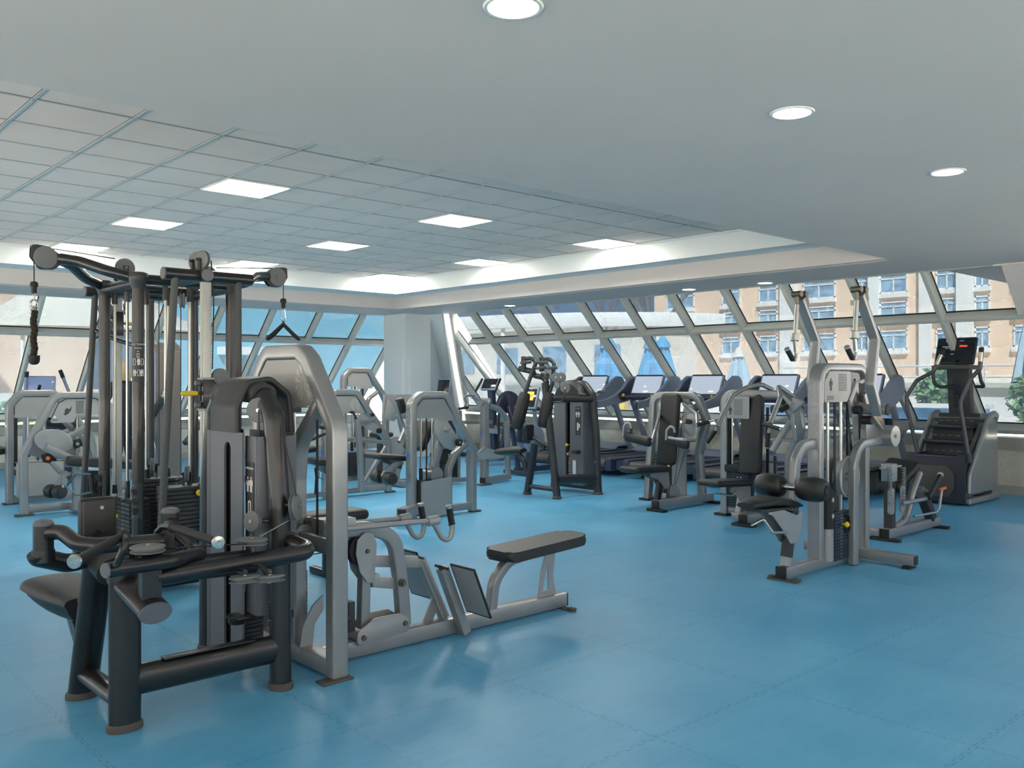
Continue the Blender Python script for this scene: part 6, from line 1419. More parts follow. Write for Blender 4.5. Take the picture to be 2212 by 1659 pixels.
obj('cable_arm', B().tube([(6.10, Yf - .04, 1.05), (6.13, Yf - .06, .98), (6.16, Yf - .06, .93)], .012, .02, 8).bb(6.05, 6.10, Yf - .06, Yf - .02, 1.05, 1.08), CABLE, t)
obj('front_post', B().bar([(6.06, 9.56, .98), (6.10, 9.56, .60), (6.12, 9.56, .07)], .07, .06, (0, 1, 0)), SILVER, t)
pads(t, (5.40, 9.55, .50), (5.70, 9.5, .48), .34, .09, (0, 0, 1), 'seat'); pads(t, (5.34, 9.9, .60), (5.66, 9.9, .62), .20, .08, (0, 0, 1), 'side_pad')
obj('pad_frame', B().tube([(5.28, 9.5, .92), (5.45, 9.5, .88)], .022).tube([(5.42, 9.4, .92), (5.60, 9.4, .88)], .022).tube([(5.40, 9.6, .74), (5.62, 9.6, .82)], .02), RUB, t)
obj('frame_bar', B().bar([(5.20, 9.62, .07), (5.70, 9.70, .07)], .06, .06).plate(xz(9.55, [(5.45, .44), (5.68, .44), (5.66, .30), (5.50, .38)]), .01, (0, 1, 0)).tube([(5.55, 9.6, .36), (5.54, 9.6, .28), (5.60, 9.6, .26)], .006), SILVER, t)
for x, z0 in ((5.44, .10), (5.60, .17)): obj('belt_strap', B().bar([(x, 9.5, .42), (x + .015, 9.5, .30), (x, 9.5, z0)], .045, .006, (0, 1, 0), 0), RUB, t)
mark(obj('belt_buckle', B().bb(5.575, 5.63, 9.48, 9.51, .13, .18, .004), RED, t), 'red belt buckle')
# tall arch behind it
Yt = 11.06
t = thing('tall_row_machine', 'tall narrow silver arch machine farthest back, just left of the white column', 'gym machine', (7.1, 11.1, 0))
arch(t, xz(Yt, [(6.78, .01), (6.78, 1.52), (6.88, 1.62), (7.18, 1.62), (7.42, 1.30), (7.50, 1.16), (7.50, .02)]), (0, 1, 0), .10, .07, .10)
panel(t, Yt - .03, [(6.82, 1.38), (6.82, 1.52), (6.90, 1.585), (7.16, 1.585), (7.28, 1.35), (7.0, 1.35), (7.0, 1.38)], gasket=[(6.825, 1.4), (6.825, 1.52), (6.9, 1.583), (7.16, 1.583), (7.26, 1.38)])
rods(t, Yt, (6.92, 7.02), .45, 1.55); obj('belt', B().bar(xz(Yt, [(7.10, .5), (7.10, 1.45)]), .006, .05, (0, 1, 0), 0).bar(xz(Yt, [(6.97, .5), (6.97, 1.45)]), .006, .03, (0, 1, 0), 0), RUB, t)
obj('arch_brace', B().sweep(xz(Yt, [(7.36, 1.30), (7.20, 1.20), (7.15, 1.0), (7.15, .02)]), rect(.05, .07, .01), (0, 1, 0), .12), SILVER, t)
obj('cross_bar', B().bar(xz(Yt, [(6.80, .62), (7.48, .62)]), .05, .06).bar(xz(Yt, [(6.80, .06), (7.48, .06)]), .07, .08).bar([(7.15, Yt - .05, .92), (7.45, Yt - .05, .64)], .04, .04), SILVER, t)
obj('cam_wheel', B().lathe((7.30, Yt - .10, .36), (0, 1, 0), [(.02, 0), (.13, 0), (.14, .02), (.13, .04), (.02, .04)], 28), SILVERD, t)
stack(t, 6.85, 7.08, Yt - .08, Yt + .08, .10, 14, .024)
# leg press with its big plate, in front of the column
t = thing('leg_press_machine', 'silver leg press with big flat foot board in front of the white column', 'gym machine', (7.4, 10.4, 0))
obj('foot_board', B().plate([(6.956, 10.3, 1.277), (7.643, 10.6, 1.266), (7.66, 10.6, 1.009), (6.956, 10.3, 0.924)], .02, None, .004, .02), SILVERD, t)
obj('board_bracket', B().plate([(6.957, 10.2, 1.227), (7.095, 10.2, 1.045), (7.072, 10.2, 0.899), (6.888, 10.2, 0.942)], .012, (.3, 1, 0), .002, .02).plate([(7.323, 10.3, 1.221), (7.387, 10.3, 1.023), (7.275, 10.3, 0.928)], .012, (.3, 1, 0), .002, .01), SILVERD, t)
obj('press_tube', B().tube([(7.118, 10.3, 0.965), (7.507, 10.4, 0.951)], .035).tube([(7.177, 10.25, 0.952), (7.287, 10.25, 0.571)], .035).bar([(7.287, 10.25, 0.636), (7.1, 10.25, .05)], .07, .07), SILVER, t)
pads(t, (6.78, 10.3, .72), (7.05, 10.3, .72), .26, .07, (0, 0, 1), 'seat')
obj('seat_post', B().cyl((6.9, 10.3, .08), (6.9, 10.3, .68), .05, n=16), BLKP, t)
obj('cam_wheel', B().lathe((7.064, 10.2, 0.546), (0, -1, 0), [(.03, 0), (.15, 0), (.16, .02), (.15, .04), (.03, .04)], 28), SILVERD, t)
obj('stack_box', B().bb(6.9, 7.3, 10.4, 10.7, .05, .50, .01), SILVER, t)
obj('base_beam', B().bar([(6.6, 10.3, .05), (7.5, 10.3, .05)], .08, .08).bar([(7.1, 10.0, .05), (7.1, 10.75, .05)], .08, .08), SILVER, t)
# right of it: machine with lettered post and square frame
Yh = 9.62
t = thing('glute_machine', 'silver machine with slanted lettering on its front post, right of the centre arch machine', 'gym machine', (8.4, 9.7, 0))
obj('front_post', B().bar([(8.155, 9.56, .05), (8.155, 9.56, 1.15)], .09, .10, (0, 1, 0)), SILVER, t)
brand(t, (8.108, 9.56, .95), (0, 0, 1), (0, 1, 0), .055)
obj('top_tube', B().cyl((8.08, 9.56, 1.165), (8.24, 9.56, 1.165), .055, n=24), SILVER, t); obj('tube_cap', B().cyl((8.24, 9.56, 1.165), (8.252, 9.56, 1.165), .052, bev=.004), RUB, t)
arch(t, [(8.20, 9.58, 1.13), (8.50, 9.66, 1.06), (8.70, 9.70, .92), (8.74, 9.71, .02)], (-.25, 1, 0), .075, .065, .10)
obj('base_beam', B().bar([(8.12, 9.55, .06), (8.76, 9.71, .06)], .08, .08), SILVER, t)
obj('beam_end_cap', B().bb(8.10, 8.125, 9.50, 9.60, .02, .10, .004), RUB, t); obj('foot_pad', foot_plate(B(), 8.10, 9.50, .20, .10, .02), FOOT, t)
obj('curved_post', B().sweep([(7.85, 9.75, 1.05), (7.86, 9.75, .80), (8.02, 9.68, .58), (8.10, 9.64, .40)], rect(.06, .07, .01), (0, 1, 0), .12).bar([(7.9, 9.75, .88), (8.5, 9.80, .86)], .04, .05), SILVER, t)
obj('link_plate', B().plate(xz(9.5, [(7.95, .45), (8.02, .36), (8.45, .36), (8.53, .42), (8.50, .50), (8.30, .48), (8.10, .54)]), .012, (0, 1, 0), .002, .03), SILVERD, t)
obj('wheel', B().pulley((8.48, 9.55, .43), (0, 1, 0), .075, .04), RUB, t)
obj('strap', B().bar([(8.46, 9.6, 1.0), (8.46, 9.6, .48)], .006, .04, (0, 1, 0), 0), RUB, t)
pads(t, (8.0, 9.95, .50), (7.92, 9.98, .98), .20, .08, (-1, -.4, 0), 'hip_pad')
obj('handle', B().tube([(7.814, 9.6, 1.083), (7.863, 9.6, 1.146), (7.814, 9.6, 1.237), (7.88, 9.6, 1.262), (7.998, 9.6, 1.254)], .017, .04, 12), PULL, t); obj('grip', B().cyl((7.651, 9.5, 1.082), (7.88, 9.6, 1.094), .02), RUB, t)
obj('lever_bar', B().bar([(8.03, 9.7, 1.246), (8.219, 9.7, 1.165)], .05, .04).bar([(8.204, 9.5, 1.162), (8.134, 9.6, 1.207)], .05, .05), TMGREY, t)
stack(t, 7.62, 7.90, 9.85, 10.0, .10, 16, .026, RUB); dots(t, (7.74, 9.846, .14), .026, 12, (1, 0, 0), .05)
obj('stack_frame', B().bar([(7.58, 9.86, .06), (8.05, 9.86, .06)], .08, .06).bar([(7.58, 9.9, .06), (7.58, 9.9, .6)], .05, .05, (0, 1, 0)).bar([(7.95, 9.9, .06), (7.95, 9.9, .9)], .05, .05, (0, 1, 0)), SILVER, t)
obj('back_board', B().box((7.85, 10.05, .95), (.24, .05, .30), .01), SILVERD, t)
# left: two arch machines one behind the other
Y2 = 10.7
t = thing('torso_machine', 'silver arch machine with instruction print, foot rollers and long black pad, left side front', 'gym machine', (3.0, 10.6, 0))
arch(t, xz(Y2, [(2.565, .01), (2.555, .66), (2.86, 1.285), (2.95, 1.305), (3.30, 1.305), (3.455, 1.18), (3.47, .02)]), (0, 1, 0), .10, .075, .10)
p_ = panel(t, Y2 - .03, [(2.80, 1.0), (2.90, 1.22), (2.97, 1.265), (3.29, 1.265), (3.40, 1.17), (3.42, 1.08), (3.09, 1.08), (3.06, 1.0)], gasket=[(2.81, 1.02), (2.90, 1.22), (2.97, 1.265), (3.29, 1.265), (3.41, 1.17), (3.42, 1.10)])
pr = B(); textlines(pr, (3.08, Y2 - .034, 1.235), (1, 0, 0), (0, 0, 1), .085, 15, .0095, .004, 5); textlines(pr, (2.835, Y2 - .034, 1.035), (1, 0, 0), (0, 0, 1), .06, 2, .012, .004, 6)
pr.ball((2.99, Y2 - .034, 1.13), .03, .9, .06, 1).plate(xz(Y2 - .034, [(2.95, 1.10), (3.01, 1.14), (3.04, 1.19), (3.03, 1.14), (3.0, 1.10), (2.97, 1.08)]), .001, (0, 1, 0)); obj('panel_print', pr, DKPRINT, p_, flat=True)
obj('panel_badge', B().plate(rrect((2.86, Y2 - .034, 1.065), (1, 0, 0), (0, 0, 1), .03, .03, .013), .001, (0, 1, 0)), WHITE, p_)
rods(t, Y2 + .05, (3.12, 3.22, 3.36), .45, 1.1); obj('cable', B().cyl((3.10, Y2, 1.10), (3.02, Y2, .70), .006, n=8), CABLE, t)
obj('arch_brace', B().bar(xz(Y2 + .25, [(3.03, 1.02), (3.23, .78), (3.30, .62), (3.30, .05)]), .06, .06, (0, 1, 0)), SILVER, t)
obj('cam_plate', B().plate([V((2.84, Y2 - .08, .80)) + V((.19 * math.cos(a), 0, .125 * math.sin(a) - .03 * math.cos(a))) for a in [2 * PI * k / 28 for k in range(28)]], .014, (0, 1, 0), .002), SILVERD, t)
obj('rear_cam', B().plate(xz(Y2 + .1, [(2.60, .66), (2.62, .84), (2.75, .92), (3.10, .82), (3.18, .66), (3.05, .58), (2.8, .60)]), .012, (0, 1, 0), .002, .06), SILVERD, t)
obj('cam_rim', B().tube([V((2.84, Y2 - .08, .80)) + V((.19 * math.cos(a), 0, .125 * math.sin(a) - .03 * math.cos(a))) for a in [2 * PI * k / 28 for k in range(28)]], .008, n=6, closed=True), SILVERD, t)
obj('lever_arm', B().bar([(2.74, Y2 - .13, .74), (3.0, Y2 - .16, .60)], .05, .085).bar([(2.80, Y2 - .11, .58), (2.90, Y2 - .12, .45)], .04, .10, (0, 1, 0)).bar([(2.98, Y2, .82), (3.2, Y2 + .05, .93)], .05, .07), SILVER, t)
obj('hub', B().plate(xz(Y2 - .12, [(2.70, .66), (2.78, .68), (2.86, .60), (2.80, .56), (2.72, .58)]), .02, (0, 1, 0), .003).plate(xz(Y2 - .06, [(3.02, .80), (3.12, .82), (3.14, .74), (3.06, .70)]), .02, (0, 1, 0), .003), RUB, t)
mark(obj('hub_dot', B().cyl((2.765, Y2 - .13, .622), (2.765, Y2 - .14, .622), .022), ORG, t), 'orange hub'); mark(obj('hub_dot', B().cyl((3.085, Y2 - .07, .76), (3.085, Y2 - .08, .76), .018), PANEL, t), 'pale hub')
obj('shin_arm', B().bar([(2.93, Y2 - .22, .47), (2.79, Y2 - .26, .28)], .05, .075, (0, 1, 0)).cyl((2.89, Y2 - .25, .38), (2.89, Y2 - .29, .38), .035), SILVER, t)
mark(obj('lever_grip', B().cyl((2.90, Y2 - .22, .455), (2.96, Y2 - .24, .44), .017), YEL, t), 'yellow lever grip')
rollers(t, (2.80, Y2 - .28, .27), (.35, -.94, 0), .11, .068, .012)
pads(t, (2.90, Y2 - .30, .60), (3.62, Y2 - .45, .52), .20, .10, (0, 0, 1), 'long_pad', waist=.8)
obj('pad_rail', B().bar([(3.02, Y2 - .36, .52), (3.6, Y2 - .46, .46)], .05, .05), SILVERD, t)
obj('rail_scale', B().box((3.22, Y2 - .425, .50), (.26, .003, .035), 0, Matrix.Rotation(.1, 3, 'Y')), mat('pale_blue_scale', (.45, .58, .66), .5), t)
obj('pad_bolt', B().cyl((3.40, Y2 - .50, .585), (3.40, Y2 - .515, .585), .016), PANEL, t); obj('pad_lever', B().tube([(3.40, Y2 - .50, .58), (3.56, Y2 - .52, .50)], .012), RUB, t)
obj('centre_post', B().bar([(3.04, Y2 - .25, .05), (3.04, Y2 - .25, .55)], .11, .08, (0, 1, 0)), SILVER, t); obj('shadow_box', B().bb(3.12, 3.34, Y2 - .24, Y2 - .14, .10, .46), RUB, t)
obj('curved_leg', B().sweep([(3.36, Y2 - .30, .48), (3.32, Y2 - .34, .24), (3.10, Y2 - .52, .03)], rect(.085, .05, .01), (0, 1, 0), .15), SILVER, t)
obj('base_beam', B().bar([(2.59, Y2, .07), (3.47, Y2, .07)], .07, .08).bar([(3.05, Y2 - .02, .06), (3.13, Y2 - .50, .06)], .08, .08), SILVER, t)
obj('foot_pad', foot_plate(B(), 2.56, Y2 - .02, .18, .09, .022).bb(3.06, 3.17, Y2 - .58, Y2 - .46, 0, .03, .004), FOOT, t)
Y1 = 11.8
t = thing('back_extension_machine', 'silver arch machine with plain grey panel and boxed weight cover, at the left picture edge', 'gym machine', (3.0, 11.8, 0))
arch(t, xz(Y1, [(2.67, .01), (2.67, 1.18), (2.78, 1.315), (3.16, 1.315), (3.55, .80), (3.60, .66), (3.60, .02)]), (0, 1, 0), .10, .08, .10)
panel(t, Y1 - .03, [(2.71, 1.03), (2.71, 1.17), (2.80, 1.275), (3.14, 1.275), (3.33, 1.0), (3.0, 1.03)], gasket=[(2.715, 1.06), (2.715, 1.17), (2.80, 1.274), (3.14, 1.274)])
rods(t, Y1 + .04, (2.88, 3.06), .55, 1.2); obj('cable', B().cyl((2.98, Y1, .5), (2.98, Y1, 1.05), .008, n=8), CABLE, t)
obj('side_channel', B().bb(2.71, 2.75, Y1 - .03, Y1 + .03, .45, 1.02), RUB, t)
obj('stack_cover', B().bb(2.72, 3.25, Y1 - .10, Y1 - .085, .09, .50, .004).bb(2.72, 3.25, Y1 - .10, Y1 + .12, .49, .50).bb(3.24, 3.25, Y1 - .10, Y1 + .12, .09, .50), PANEL, t)
obj('base_beam', B().bar([(2.70, Y1, .06), (3.58, Y1, .06)], .08, .09), SILVER, t); obj('foot_pad', foot_plate(B(), 2.68, Y1, .16, .10, .02), FOOT, t)
obj('back_roller', handle_pad(B(), (3.10, Y1 + .1, .98), (3.42, Y1 + .02, .92), .075, .2), LEATH, t)
obj('roller_mount', B().bar([(3.2, Y1 - .02, .82), (3.50, Y1 + .02, .92)], .05, .05).bar([(3.50, Y1 + .02, .90), (3.62, Y1, .72)], .05, .05), SILVER, t)
pads(t, (2.30, Y1 + .2, .60), (2.66, Y1 + .2, .64), .30, .09, (0, 0, 1), 'seat')
obj('cam_plate', B().plate(xz(Y1 + .14, [(3.22, .60), (3.20, .80), (3.34, .92), (3.52, .84), (3.50, .62), (3.36, .54)]), .012, (0, 1, 0), .002, .05), SILVERD, t)
# tall enclosed cable column behind the tower, with its slanted arm
t = thing('enclosed_cable_column', 'tall grey enclosed weight column with slanted dark arm, behind the cable tower', 'gym machine', (4.3, 11.7, 0))
BR = mat('taupe_metal', (.17, .145, .13), .42, .3)
obj('column_shell', B().plate(pts3((4.42, 11.6, 0), (0, 1, 0), (0, 0, 1), [(-.17, .02), (-.17, 1.85), (-.10, 1.96), (.17, 1.96), (.25, 1.88), (.25, .02)]), .30, (1, 0, 0), .02, .06, 5, 3), BR, t)
obj('column_face', B().plate(pts3((4.265, 11.62, 0), (0, 1, 0), (0, 0, 1), [(-.16, .05), (-.16, 1.80), (-.10, 1.90), (.15, 1.90), (.22, 1.82), (.22, .05)]), .012, (1, 0, 0), .003, .06), TMGREY, t)
obj('swing_arm', B().tube([(4.10, 11.75, .72), (4.22, 11.5, 1.02), (4.32, 11.3, 1.27)], .05, .1, 16), BLKP, t)
obj('arm_tip', B().cyl((4.315, 11.31, 1.26), (4.335, 11.26, 1.31), .052, bev=.01), STEEL, t)
obj('frame_brace', B().bar([(4.0, 11.9, .05), (4.30, 11.7, .95)], .07, .09, (0, 1, 0)).bar([(3.8, 11.8, .04), (4.6, 11.6, .04)], .09, .07).plate(pts3((4.2, 11.5, 0), (0, 1, 0), (0, 0, 1), [(-.2, .6), (.1, .6), (.15, .75), (-.1, .8)]), .01, (1, 0, 0)), SILVER, t)
t = thing('padded_cardio_seat', 'dark wide padded seat back behind the cable tower, beside the grey enclosed column', 'gym machine', (5.4, 12.3, 0))
pads(t, (5.45, 12.25, .86), (5.42, 12.25, 1.22), .52, .12, (-.8, -.6, 0), 'seat_back')
obj('head_rest', B().box((5.45, 12.25, 1.40), (.14, .42, .14), .04, Matrix.Rotation(.7, 3, 'Z'), 3), BLKP, t)
obj('handle_bar', B().cyl((5.28, 12.45, 1.30), (5.55, 12.1, 1.30), .035), STEEL, t); obj('knob', B().ball((5.30, 12.20, 1.26), .045), BLKP, t)
obj('top_grip', B().tube([(5.2, 12.5, 1.5), (5.3, 12.3, 1.55), (5.42, 12.2, 1.5)], .03, .05), RUB, t)
obj('frame', B().bar([(5.45, 12.4, .86), (5.45, 12.4, .05)], .08, .06, (0, 1, 0)).bar([(5.2, 12.3, .86), (4.9, 12.1, .60)], .07, .06).bar([(5.1, 12.6, .05), (5.8, 12.1, .05)], .09, .08), TMDARK, t)

# ------------------------------------------------------------------ treadmills in a row along the right-hand windows
TX, YK = 11.2, 9.43
t = thing('treadmill', 'silver treadmill beside the large windows', 'treadmill', (TX, YK, 0), 'treadmills along the windows')
obj('side_skirt', B().bb(10.24, 12.2, YK - .44, YK - .40, .10, .265, .012), TMGREY, t); obj('side_skirt', B().bb(10.24, 12.2, YK + .40, YK + .44, .10, .265, .012), TMGREY, t)
for s in (-1, 1):
    obj('foot_rail', B().bb(10.22, 11.9, YK + s * .42 - .085, YK + s * .42 + .085 if s < 0 else YK + s * .42 + .02, .255, .285, .01), TMDARK, t) if s < 0 else obj('foot_rail', B().bb(10.22, 11.9, YK + .335, YK + .44, .255, .285, .01), TMDARK, t)
    obj('rear_cap', B().bb(10.16, 10.32, YK + s * .40 - .06, YK + s * .40 + .06, .09, .29, .025, 3), TMDARK, t)
obj('running_belt', B().bb(10.24, 11.75, YK - .33, YK + .33, .235, .262, .01), TMBELT, t)
obj('rear_roller', B().cyl((10.23, YK - .33, .20), (10.23, YK + .33, .20), .065), TMROLL, t)
obj('under_frame', B().bb(10.30, 12.15, YK - .38, YK + .38, .09, .20, .01), TMDARK, t)
obj('motor_hood', B().sweep([(11.70, YK, .27), (11.80, YK, .33), (12.15, YK, .34), (12.26, YK, .22), (12.26, YK, .08)], rect(.84, .03, .012, 2), (0, 1, 0) and None, .05), TMGREY, t)
for s in (-1, 1):
    for x in (10.55, 12.0): obj('leveling_foot', B().cyl((x, YK + s * .38, 0), (x, YK + s * .38, .12), .022).cyl((x, YK + s * .38, 0), (x, YK + s * .38, .015), .04), RUB, t)
    obj('upright', B().sweep([(12.18, YK + s * .39, .20), (11.70, YK + s * .40, 1.14)], oval(.065, .035), (0, 1, 0)), TMGREY, t)
    W = [(11.93, 1.43), (11.86, 1.53), (11.74, 1.545), (11.60, 1.47), (11.45, 1.34), (11.25, 1.22), (11.02, 1.155), (10.80, 1.135), (10.775, 1.10), (10.785, 1.04), (10.83, 1.02), (11.1, 1.05), (11.40, 1.09), (11.62, 1.13), (11.82, 1.22), (11.92, 1.33)]
    y = YK + s * .415
    a = obj('side_arm', B().plate([(p[0], y + s * (.0 if p[0] < 11.5 else .02), p[1]) for p in W], .06, (0, 1, 0), .02, .04, 4, 3), TMGREY, t)
    obj('arm_inlay', B().plate([(p[0] * .9 + 11.64 * .1, y - s * .028, p[1] * .86 + 1.31 * .14) for p in W if p[0] > 11.2], .016, (0, 1, 0), .006, .04), TMDARK, a)
    obj('arm_end', B().box((10.795, y, 1.075), (.05, .064, .11), .015), TMDARK, a)
    mark(obj('stop_button', B().ball((11.35, YK + s * .30, 1.225), .028), YEL, t), 'yellow control knob')
obj('cross_bar', B().cyl((11.36, YK - .38, 1.20), (11.36, YK + .38, 1.20), .026).box((11.36, YK, 1.20), (.05, .16, .06), .015), TMDARK, t)
obj('dash', B().plate([(11.42, YK - .38, 1.19), (11.42, YK + .38, 1.19), (11.62, YK + .40, 1.16), (11.62, YK - .40, 1.16)], .05, None, .01), TMDARK, t)
Rm = Matrix.Rotation(.42, 3, 'Y'); cc = V((11.62, YK, 1.385)); ex, ez = Rm @ V((1, 0, 0)), Rm @ V((0, 0, 1))
c = obj('console', B().box(cc, (.05, .62, .37), .02, Rm, 3), TMGREY, t); obj('console_back', B().box(cc + ex * .04, (.09, .50, .30), .04, Rm, 3), TMDARK, c)
sm = mat('lit_console_screen', (.05, .06, .08), .06, spec=.9, emit=(.62, .72, .86), estr=.38)
obj('screen', B().box(cc - ex * .027 + ez * .005, (.004, .56, .30), .003, Rm), sm, c)
obj('screen_bezel', B().box(cc - ex * .028 + ez * .170, (.008, .56, .026), .003, Rm).box(cc - ex * .028 - ez * .165, (.008, .56, .026), .003, Rm), TMDARK, c)
mark(obj('dash_print', B().box((11.46, YK - .1, 1.222), (.05, .14, .004)), RED, t), 'red key panel')
first = t
lab = ['second treadmill from the left, with its pale screen left of the chest machine', 'first treadmill from the left, behind the black fly machine', 'third treadmill from the left, between the two tall backrests',
       'fourth treadmill from the left, behind the twin-grip press', 'fifth treadmill, mostly hidden behind the pull-down machine']
for k, y in enumerate((9.43, 10.65, 8.27, 7.0, 5.75)):
    o = first if k == 0 else copy_tree(first)
    o.location = (TX, y, 0); o['label'] = 'silver ' + lab[k]
# ------------------------------------------------------------------ bikes and cross-trainers near the windows
def cons(t, c, yaw, w=.30, h=.24, tilt=.4, scr=None, frame=None):
    R_ = Matrix.Rotation(yaw, 3, 'Z') @ Matrix.Rotation(tilt, 3, 'Y'); c = V(c); ex, ey, ez = (R_ @ V(v) for v in ((1, 0, 0), (0, 1, 0), (0, 0, 1)))
    o = obj('console', B().box(c, (.05, w, h), .018, R_, 3), frame or TMGREY, t)
    obj('screen', B().box(c - ex * .027, (.004, w * .86, h * .80), .003, R_), scr or mat('dark_glass', (.02, .022, .03), .08, spec=.8), o)
    return o, c, ex, ey, ez
t = thing('exercise_bike', 'grey upright bike with orange lit screen, behind the black fly machine seat', 'exercise bike', (9.7, 10.15, 0))
o, c, ex, ey, ez = cons(t, (9.62, 10.15, 1.19), 0, .32, .36, .25)
obj('screen_block', B().box(c - ex * .030 + ez * .03, (.002, .17, .14), 0, Matrix.Rotation(.25, 3, 'Y')), mat('orange_screen', (.5, .22, .03), .4, emit=(1, .48, .08), estr=.75), o)
obj('screen_word', B().text('Goods', c - ex * .032 + ez * .04, -ey, ez, .034, .0005), DKPRINT, o, flat=True)
obj('mast', B().tube([(9.78, 10.15, .55), (9.68, 10.15, 1.05)], .035), TMGREY, t)
obj('handlebar', B().tube([(9.50, 9.90, 1.05), (9.62, 9.92, 1.02), (9.66, 10.15, 1.02), (9.62, 10.38, 1.02), (9.50, 10.40, 1.05)], .022, .06), TMDARK, t)
obj('flywheel_cover', B().cyl((9.62, 10.05, .56), (9.62, 10.25, .56), .23, bev=.03, n=36), TMGREY, t)
obj('cover_cap', B().box((9.45, 10.12, .64), (.18, .20, .30), .04, Matrix.Rotation(.2, 3, 'Y'), 3), TMDARK, t)
obj('crank', B().plate([(9.55, 10.03, .60), (9.60, 10.03, .62), (9.78, 10.03, .44), (9.75, 10.03, .40)], .02, (0, 1, 0), .004).bb(9.72, 9.84, 9.92, 10.03, .40, .43, .008), STEEL, t)
obj('frame', B().bar([(9.3, 10.15, .08), (10.0, 10.15, .08)], .10, .08).bar([(9.62, 10.15, .1), (9.62, 10.15, .40)], .10, .12, (0, 1, 0)).bar([(9.35, 10.15, .1), (9.22, 10.15, .72)], .06, .06, (0, 1, 0)).bar([(9.3, 9.9, .05), (9.3, 10.4, .05)], .07, .06), TMDARK, t)
pads(t, (9.08, 10.15, .76), (9.34, 10.15, .76), .22, .07, (0, 0, 1), 'saddle')
t = thing('exercise_bike', 'recumbent style bike with dark screen and two upright grips, near the corner windows', 'exercise bike', (10.1, 11.7, 0))
cons(t, (10.12, 11.7, 1.40), .2, .34, .24, .55)
for s in (-1, 1): obj('upright_grip', B().cyl((10.0, 11.7 + s * .26, 1.28), (10.14, 11.7 + s * .24, 1.50), .02), RUB, t)
obj('mast', B().bar([(10.22, 11.7, .10), (10.14, 11.7, 1.30)], .09, .12, (0, 1, 0)), TMDARK, t)
obj('fairing', B().sweep([(10.28, 11.60, .95), (10.36, 11.55, 1.16), (10.46, 11.5, 1.10), (10.55, 11.45, .70)], rect(.30, .10, .03, 3), (0, 1, 0), .10), TMDARK, t)
obj('frame', B().bar([(9.6, 11.7, .12), (10.7, 11.6, .12)], .16, .10).bar([(9.9, 11.7, .62), (10.6, 11.3, .52)], .06, .08).bar([(10.15, 11.65, .65), (10.7, 11.3, .35)], .07, .10), TMGREY, t)
pads(t, (10.05, 11.4, .72), (10.4, 11.3, .70), .34, .08, (0, 0, 1), 'seat'); obj('seat_post', B().bar([(10.2, 11.37, .68), (10.2, 11.55, .14)], .08, .08, (0, 1, 0)), TMDARK, t)
t = thing('exercise_bike', 'bike console seen edge-on against the white angled wall right of the column', 'exercise bike', (10.62, 13.5, 0))
cons(t, (10.60, 13.62, 1.36), .35, .30, .30, .15); obj('mast', B().cyl((10.70, 13.55, .1), (10.63, 13.60, 1.25), .03), TMGREY, t)
obj('body', B().box((10.6, 13.5, .42), (.6, .22, .66), .10, None, 4), TMGREY, t); obj('foot_bar', B().bar([(10.35, 13.3, .04), (10.35, 13.7, .04)], .08, .08).bar([(10.9, 13.3, .04), (10.9, 13.7, .04)], .08, .08), TMDARK, t)
t = thing('cross_trainer', 'blue-grey cross-trainer with screen and two swinging poles behind the left arch machines', 'cross-trainer', (3.85, 14.7, 0))
cons(t, (3.8, 14.879, 1.42), 1.15, .40, .24, .25, mat('blue_screen', (.10, .13, .22), .1, spec=.8, emit=(.25, .35, .6), estr=.25))
for a, b_ in (((3.6, 14.922, 1.357), (3.6, 14.87, 1.602)), ((4.2, 14.851, 1.253), (4.1, 14.996, 1.628))):
    p = obj('swing_pole', B().cyl(a, b_, .024), TMGREY, t); obj('pole_grip', B().cyl(V(a).lerp(V(b_), .68), b_, .03), RUB, p); obj('lower_pole', B().cyl(V(a) + V((0, .1, -.9)), a, .026), TMGREY, p)
for a, b_ in (((3.7, 14.661, 1.288), (3.7, 14.561, 1.393)), ((4, 14.896, 1.283), (4, 15.044, 1.383))): obj('fixed_grip', B().cyl(a, b_, .022), RUB, t)
obj('mast', B().bar([(4.0, 15.1, .1), (3.95, 14.95, 1.32)], .10, .14, (1, 0, 0)), TMDARK, t)
obj('body', B().box((4.05, 15.2, .40), (.42, .60, .62), .14, None, 4), TMGREY, t)
obj('base', B().bar([(3.9, 13.8, .06), (4.05, 15.5, .06)], .14, .10).bar([(3.5, 15.3, .05), (4.5, 15.3, .05)], .08, .08).bar([(3.6, 13.9, .05), (4.2, 13.9, .05)], .08, .08), TMDARK, t)
for s in (-1, 1): obj('pedal', B().bb(3.95 + s * .16 - .08, 3.95 + s * .16 + .08, 14.1, 14.5, .25, .30, .02), RUB, t)
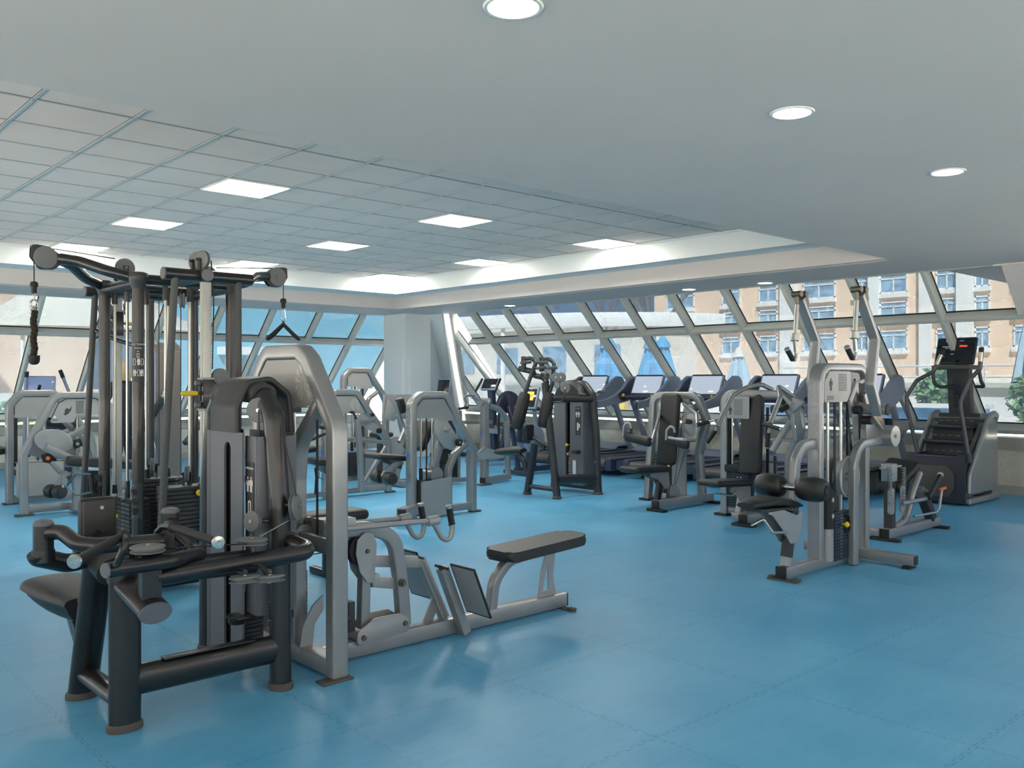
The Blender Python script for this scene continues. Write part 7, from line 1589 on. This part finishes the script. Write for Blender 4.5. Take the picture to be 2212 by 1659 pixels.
# person working out, mostly hidden by the cable tower
def person(x, y, face):
    root = thing('person', 'person in dark sportswear with light hair, standing behind the posts of the cable tower', 'person', (x, y, 0))
    f = V(face).normalized(); r = V((f.y, -f.x, 0)); u = V((0, 0, 1)); o = V((x, y, 0))
    P = lambda a, b, z: o + r * a + f * b + u * z
    names = {}; vs = []; es = []; rad = []
    def add(n, p, rr, par=None):
        names[n] = len(vs); vs.append(p); rad.append(rr)
        if par: es.append((names[par], names[n]))
    add('pelvis', P(0, 0, .94), .125); add('waist', P(0, .01, 1.08), .115, 'pelvis'); add('chest', P(0, .03, 1.28), .135, 'waist'); add('collar', P(0, .03, 1.43), .085, 'chest'); add('neck', P(0, .05, 1.50), .05, 'collar'); add('chin', P(0, .075, 1.57), .062, 'neck'); add('crown', P(0, .07, 1.67), .08, 'chin')
    for s, n in ((-1, 'l'), (1, 'r')):
        add('hip' + n, P(s * .09, 0, .88), .10, 'pelvis'); add('knee' + n, P(s * .11, .04 * s, .49), .058, 'hip' + n); add('calf' + n, P(s * .11, .0, .34), .055, 'knee' + n); add('ankle' + n, P(s * .11, -.02, .09), .038, 'calf' + n); add('toe' + n, P(s * .13, .14, .035), .034, 'ankle' + n)
        add('sho' + n, P(s * .17, .03, 1.40), .062, 'collar'); add('elb' + n, P(s * .24, .06, 1.14), .042, 'sho' + n); add('wri' + n, P(s * .21, .26, 1.06), .028, 'elb' + n); add('palm' + n, P(s * .20, .33, 1.06), .03, 'wri' + n)
        for k in range(4):
            q = -.024 + .016 * k
            add('f%s%d' % (n, k), P(s * .20 + q, .375, 1.055), .010, 'palm' + n); add('g%s%d' % (n, k), P(s * .20 + q, .395 - .004 * abs(k - 1), 1.025), .009, 'f%s%d' % (n, k))
        add('t' + n, P(s * .165, .345, 1.05), .011, 'palm' + n)
    me = bpy.data.meshes.new('body'); me.from_pydata([v - o for v in vs], es, [])
    b = bpy.data.objects.new('body', me); COL.objects.link(b); b.parent = root
    b.modifiers.new('skin', 'SKIN'); 
    if not me.skin_vertices: me.skin_vertices.new()
    for i, sv in enumerate(me.skin_vertices[0].data): sv.radius = (rad[i], rad[i]); sv.use_root = (i == 0)
    sb_ = b.modifiers.new('sub', 'SUBSURF'); sb_.levels = 2; sb_.render_levels = 2
    dg = bpy.context.evaluated_depsgraph_get(); m2 = bpy.data.meshes.new_from_object(b.evaluated_get(dg)); b.modifiers.clear(); b.data = m2; m2.name = 'body'
    skin = mat('skin', (.55, .34, .25), .5); dark = mat('dark_sportswear', (.012, .014, .03), .8, bump=.1); shoe = mat('dark_shoe', (.03, .03, .035), .6)
    m2.materials.clear()
    for q in (skin, dark, shoe): m2.materials.append(q)
    for p in m2.polygons:
        z = p.center.z; d = p.center
        arm = abs(d.dot(r)) > .15 and z > 1.0 and d.dot(f) > .20
        p.material_index = 2 if z < .10 else (0 if z > 1.47 or arm else 1)
        p.use_smooth = True
    hr = B().ball(P(0, .045, 1.665), .098, 1, 1.05, .95, 20).sweep([P(0, -.02, 1.68), P(0, -.06, 1.58), P(0, -.05, 1.47)], oval(.075, .035), None, .05)
    obj('hair', hr, mat('light_hair', (.34, .25, .13), .6, bump=.3, bscale=90), root)
    fc_ = B().ball(P(0, .158, 1.60), .014, .8, 1, 1.2, 10); obj('nose', fc_, skin, root)
    for s in (-1, 1):
        obj('eye', B().ball(P(s * .03, .140, 1.625), .010, n=10), WHITE, root); obj('ear', B().ball(P(s * .082, .06, 1.61), .022, .4, .8, 1.3, 10), skin, root)
    obj('mouth', B().box(P(0, .140, 1.562), (.035, .012, .007), .003, Matrix.Rotation(math.atan2(-f.x, f.y), 3, 'Z')), RED, root)
    return root
person(4.40, 13.05, (-.35, .9, 0))
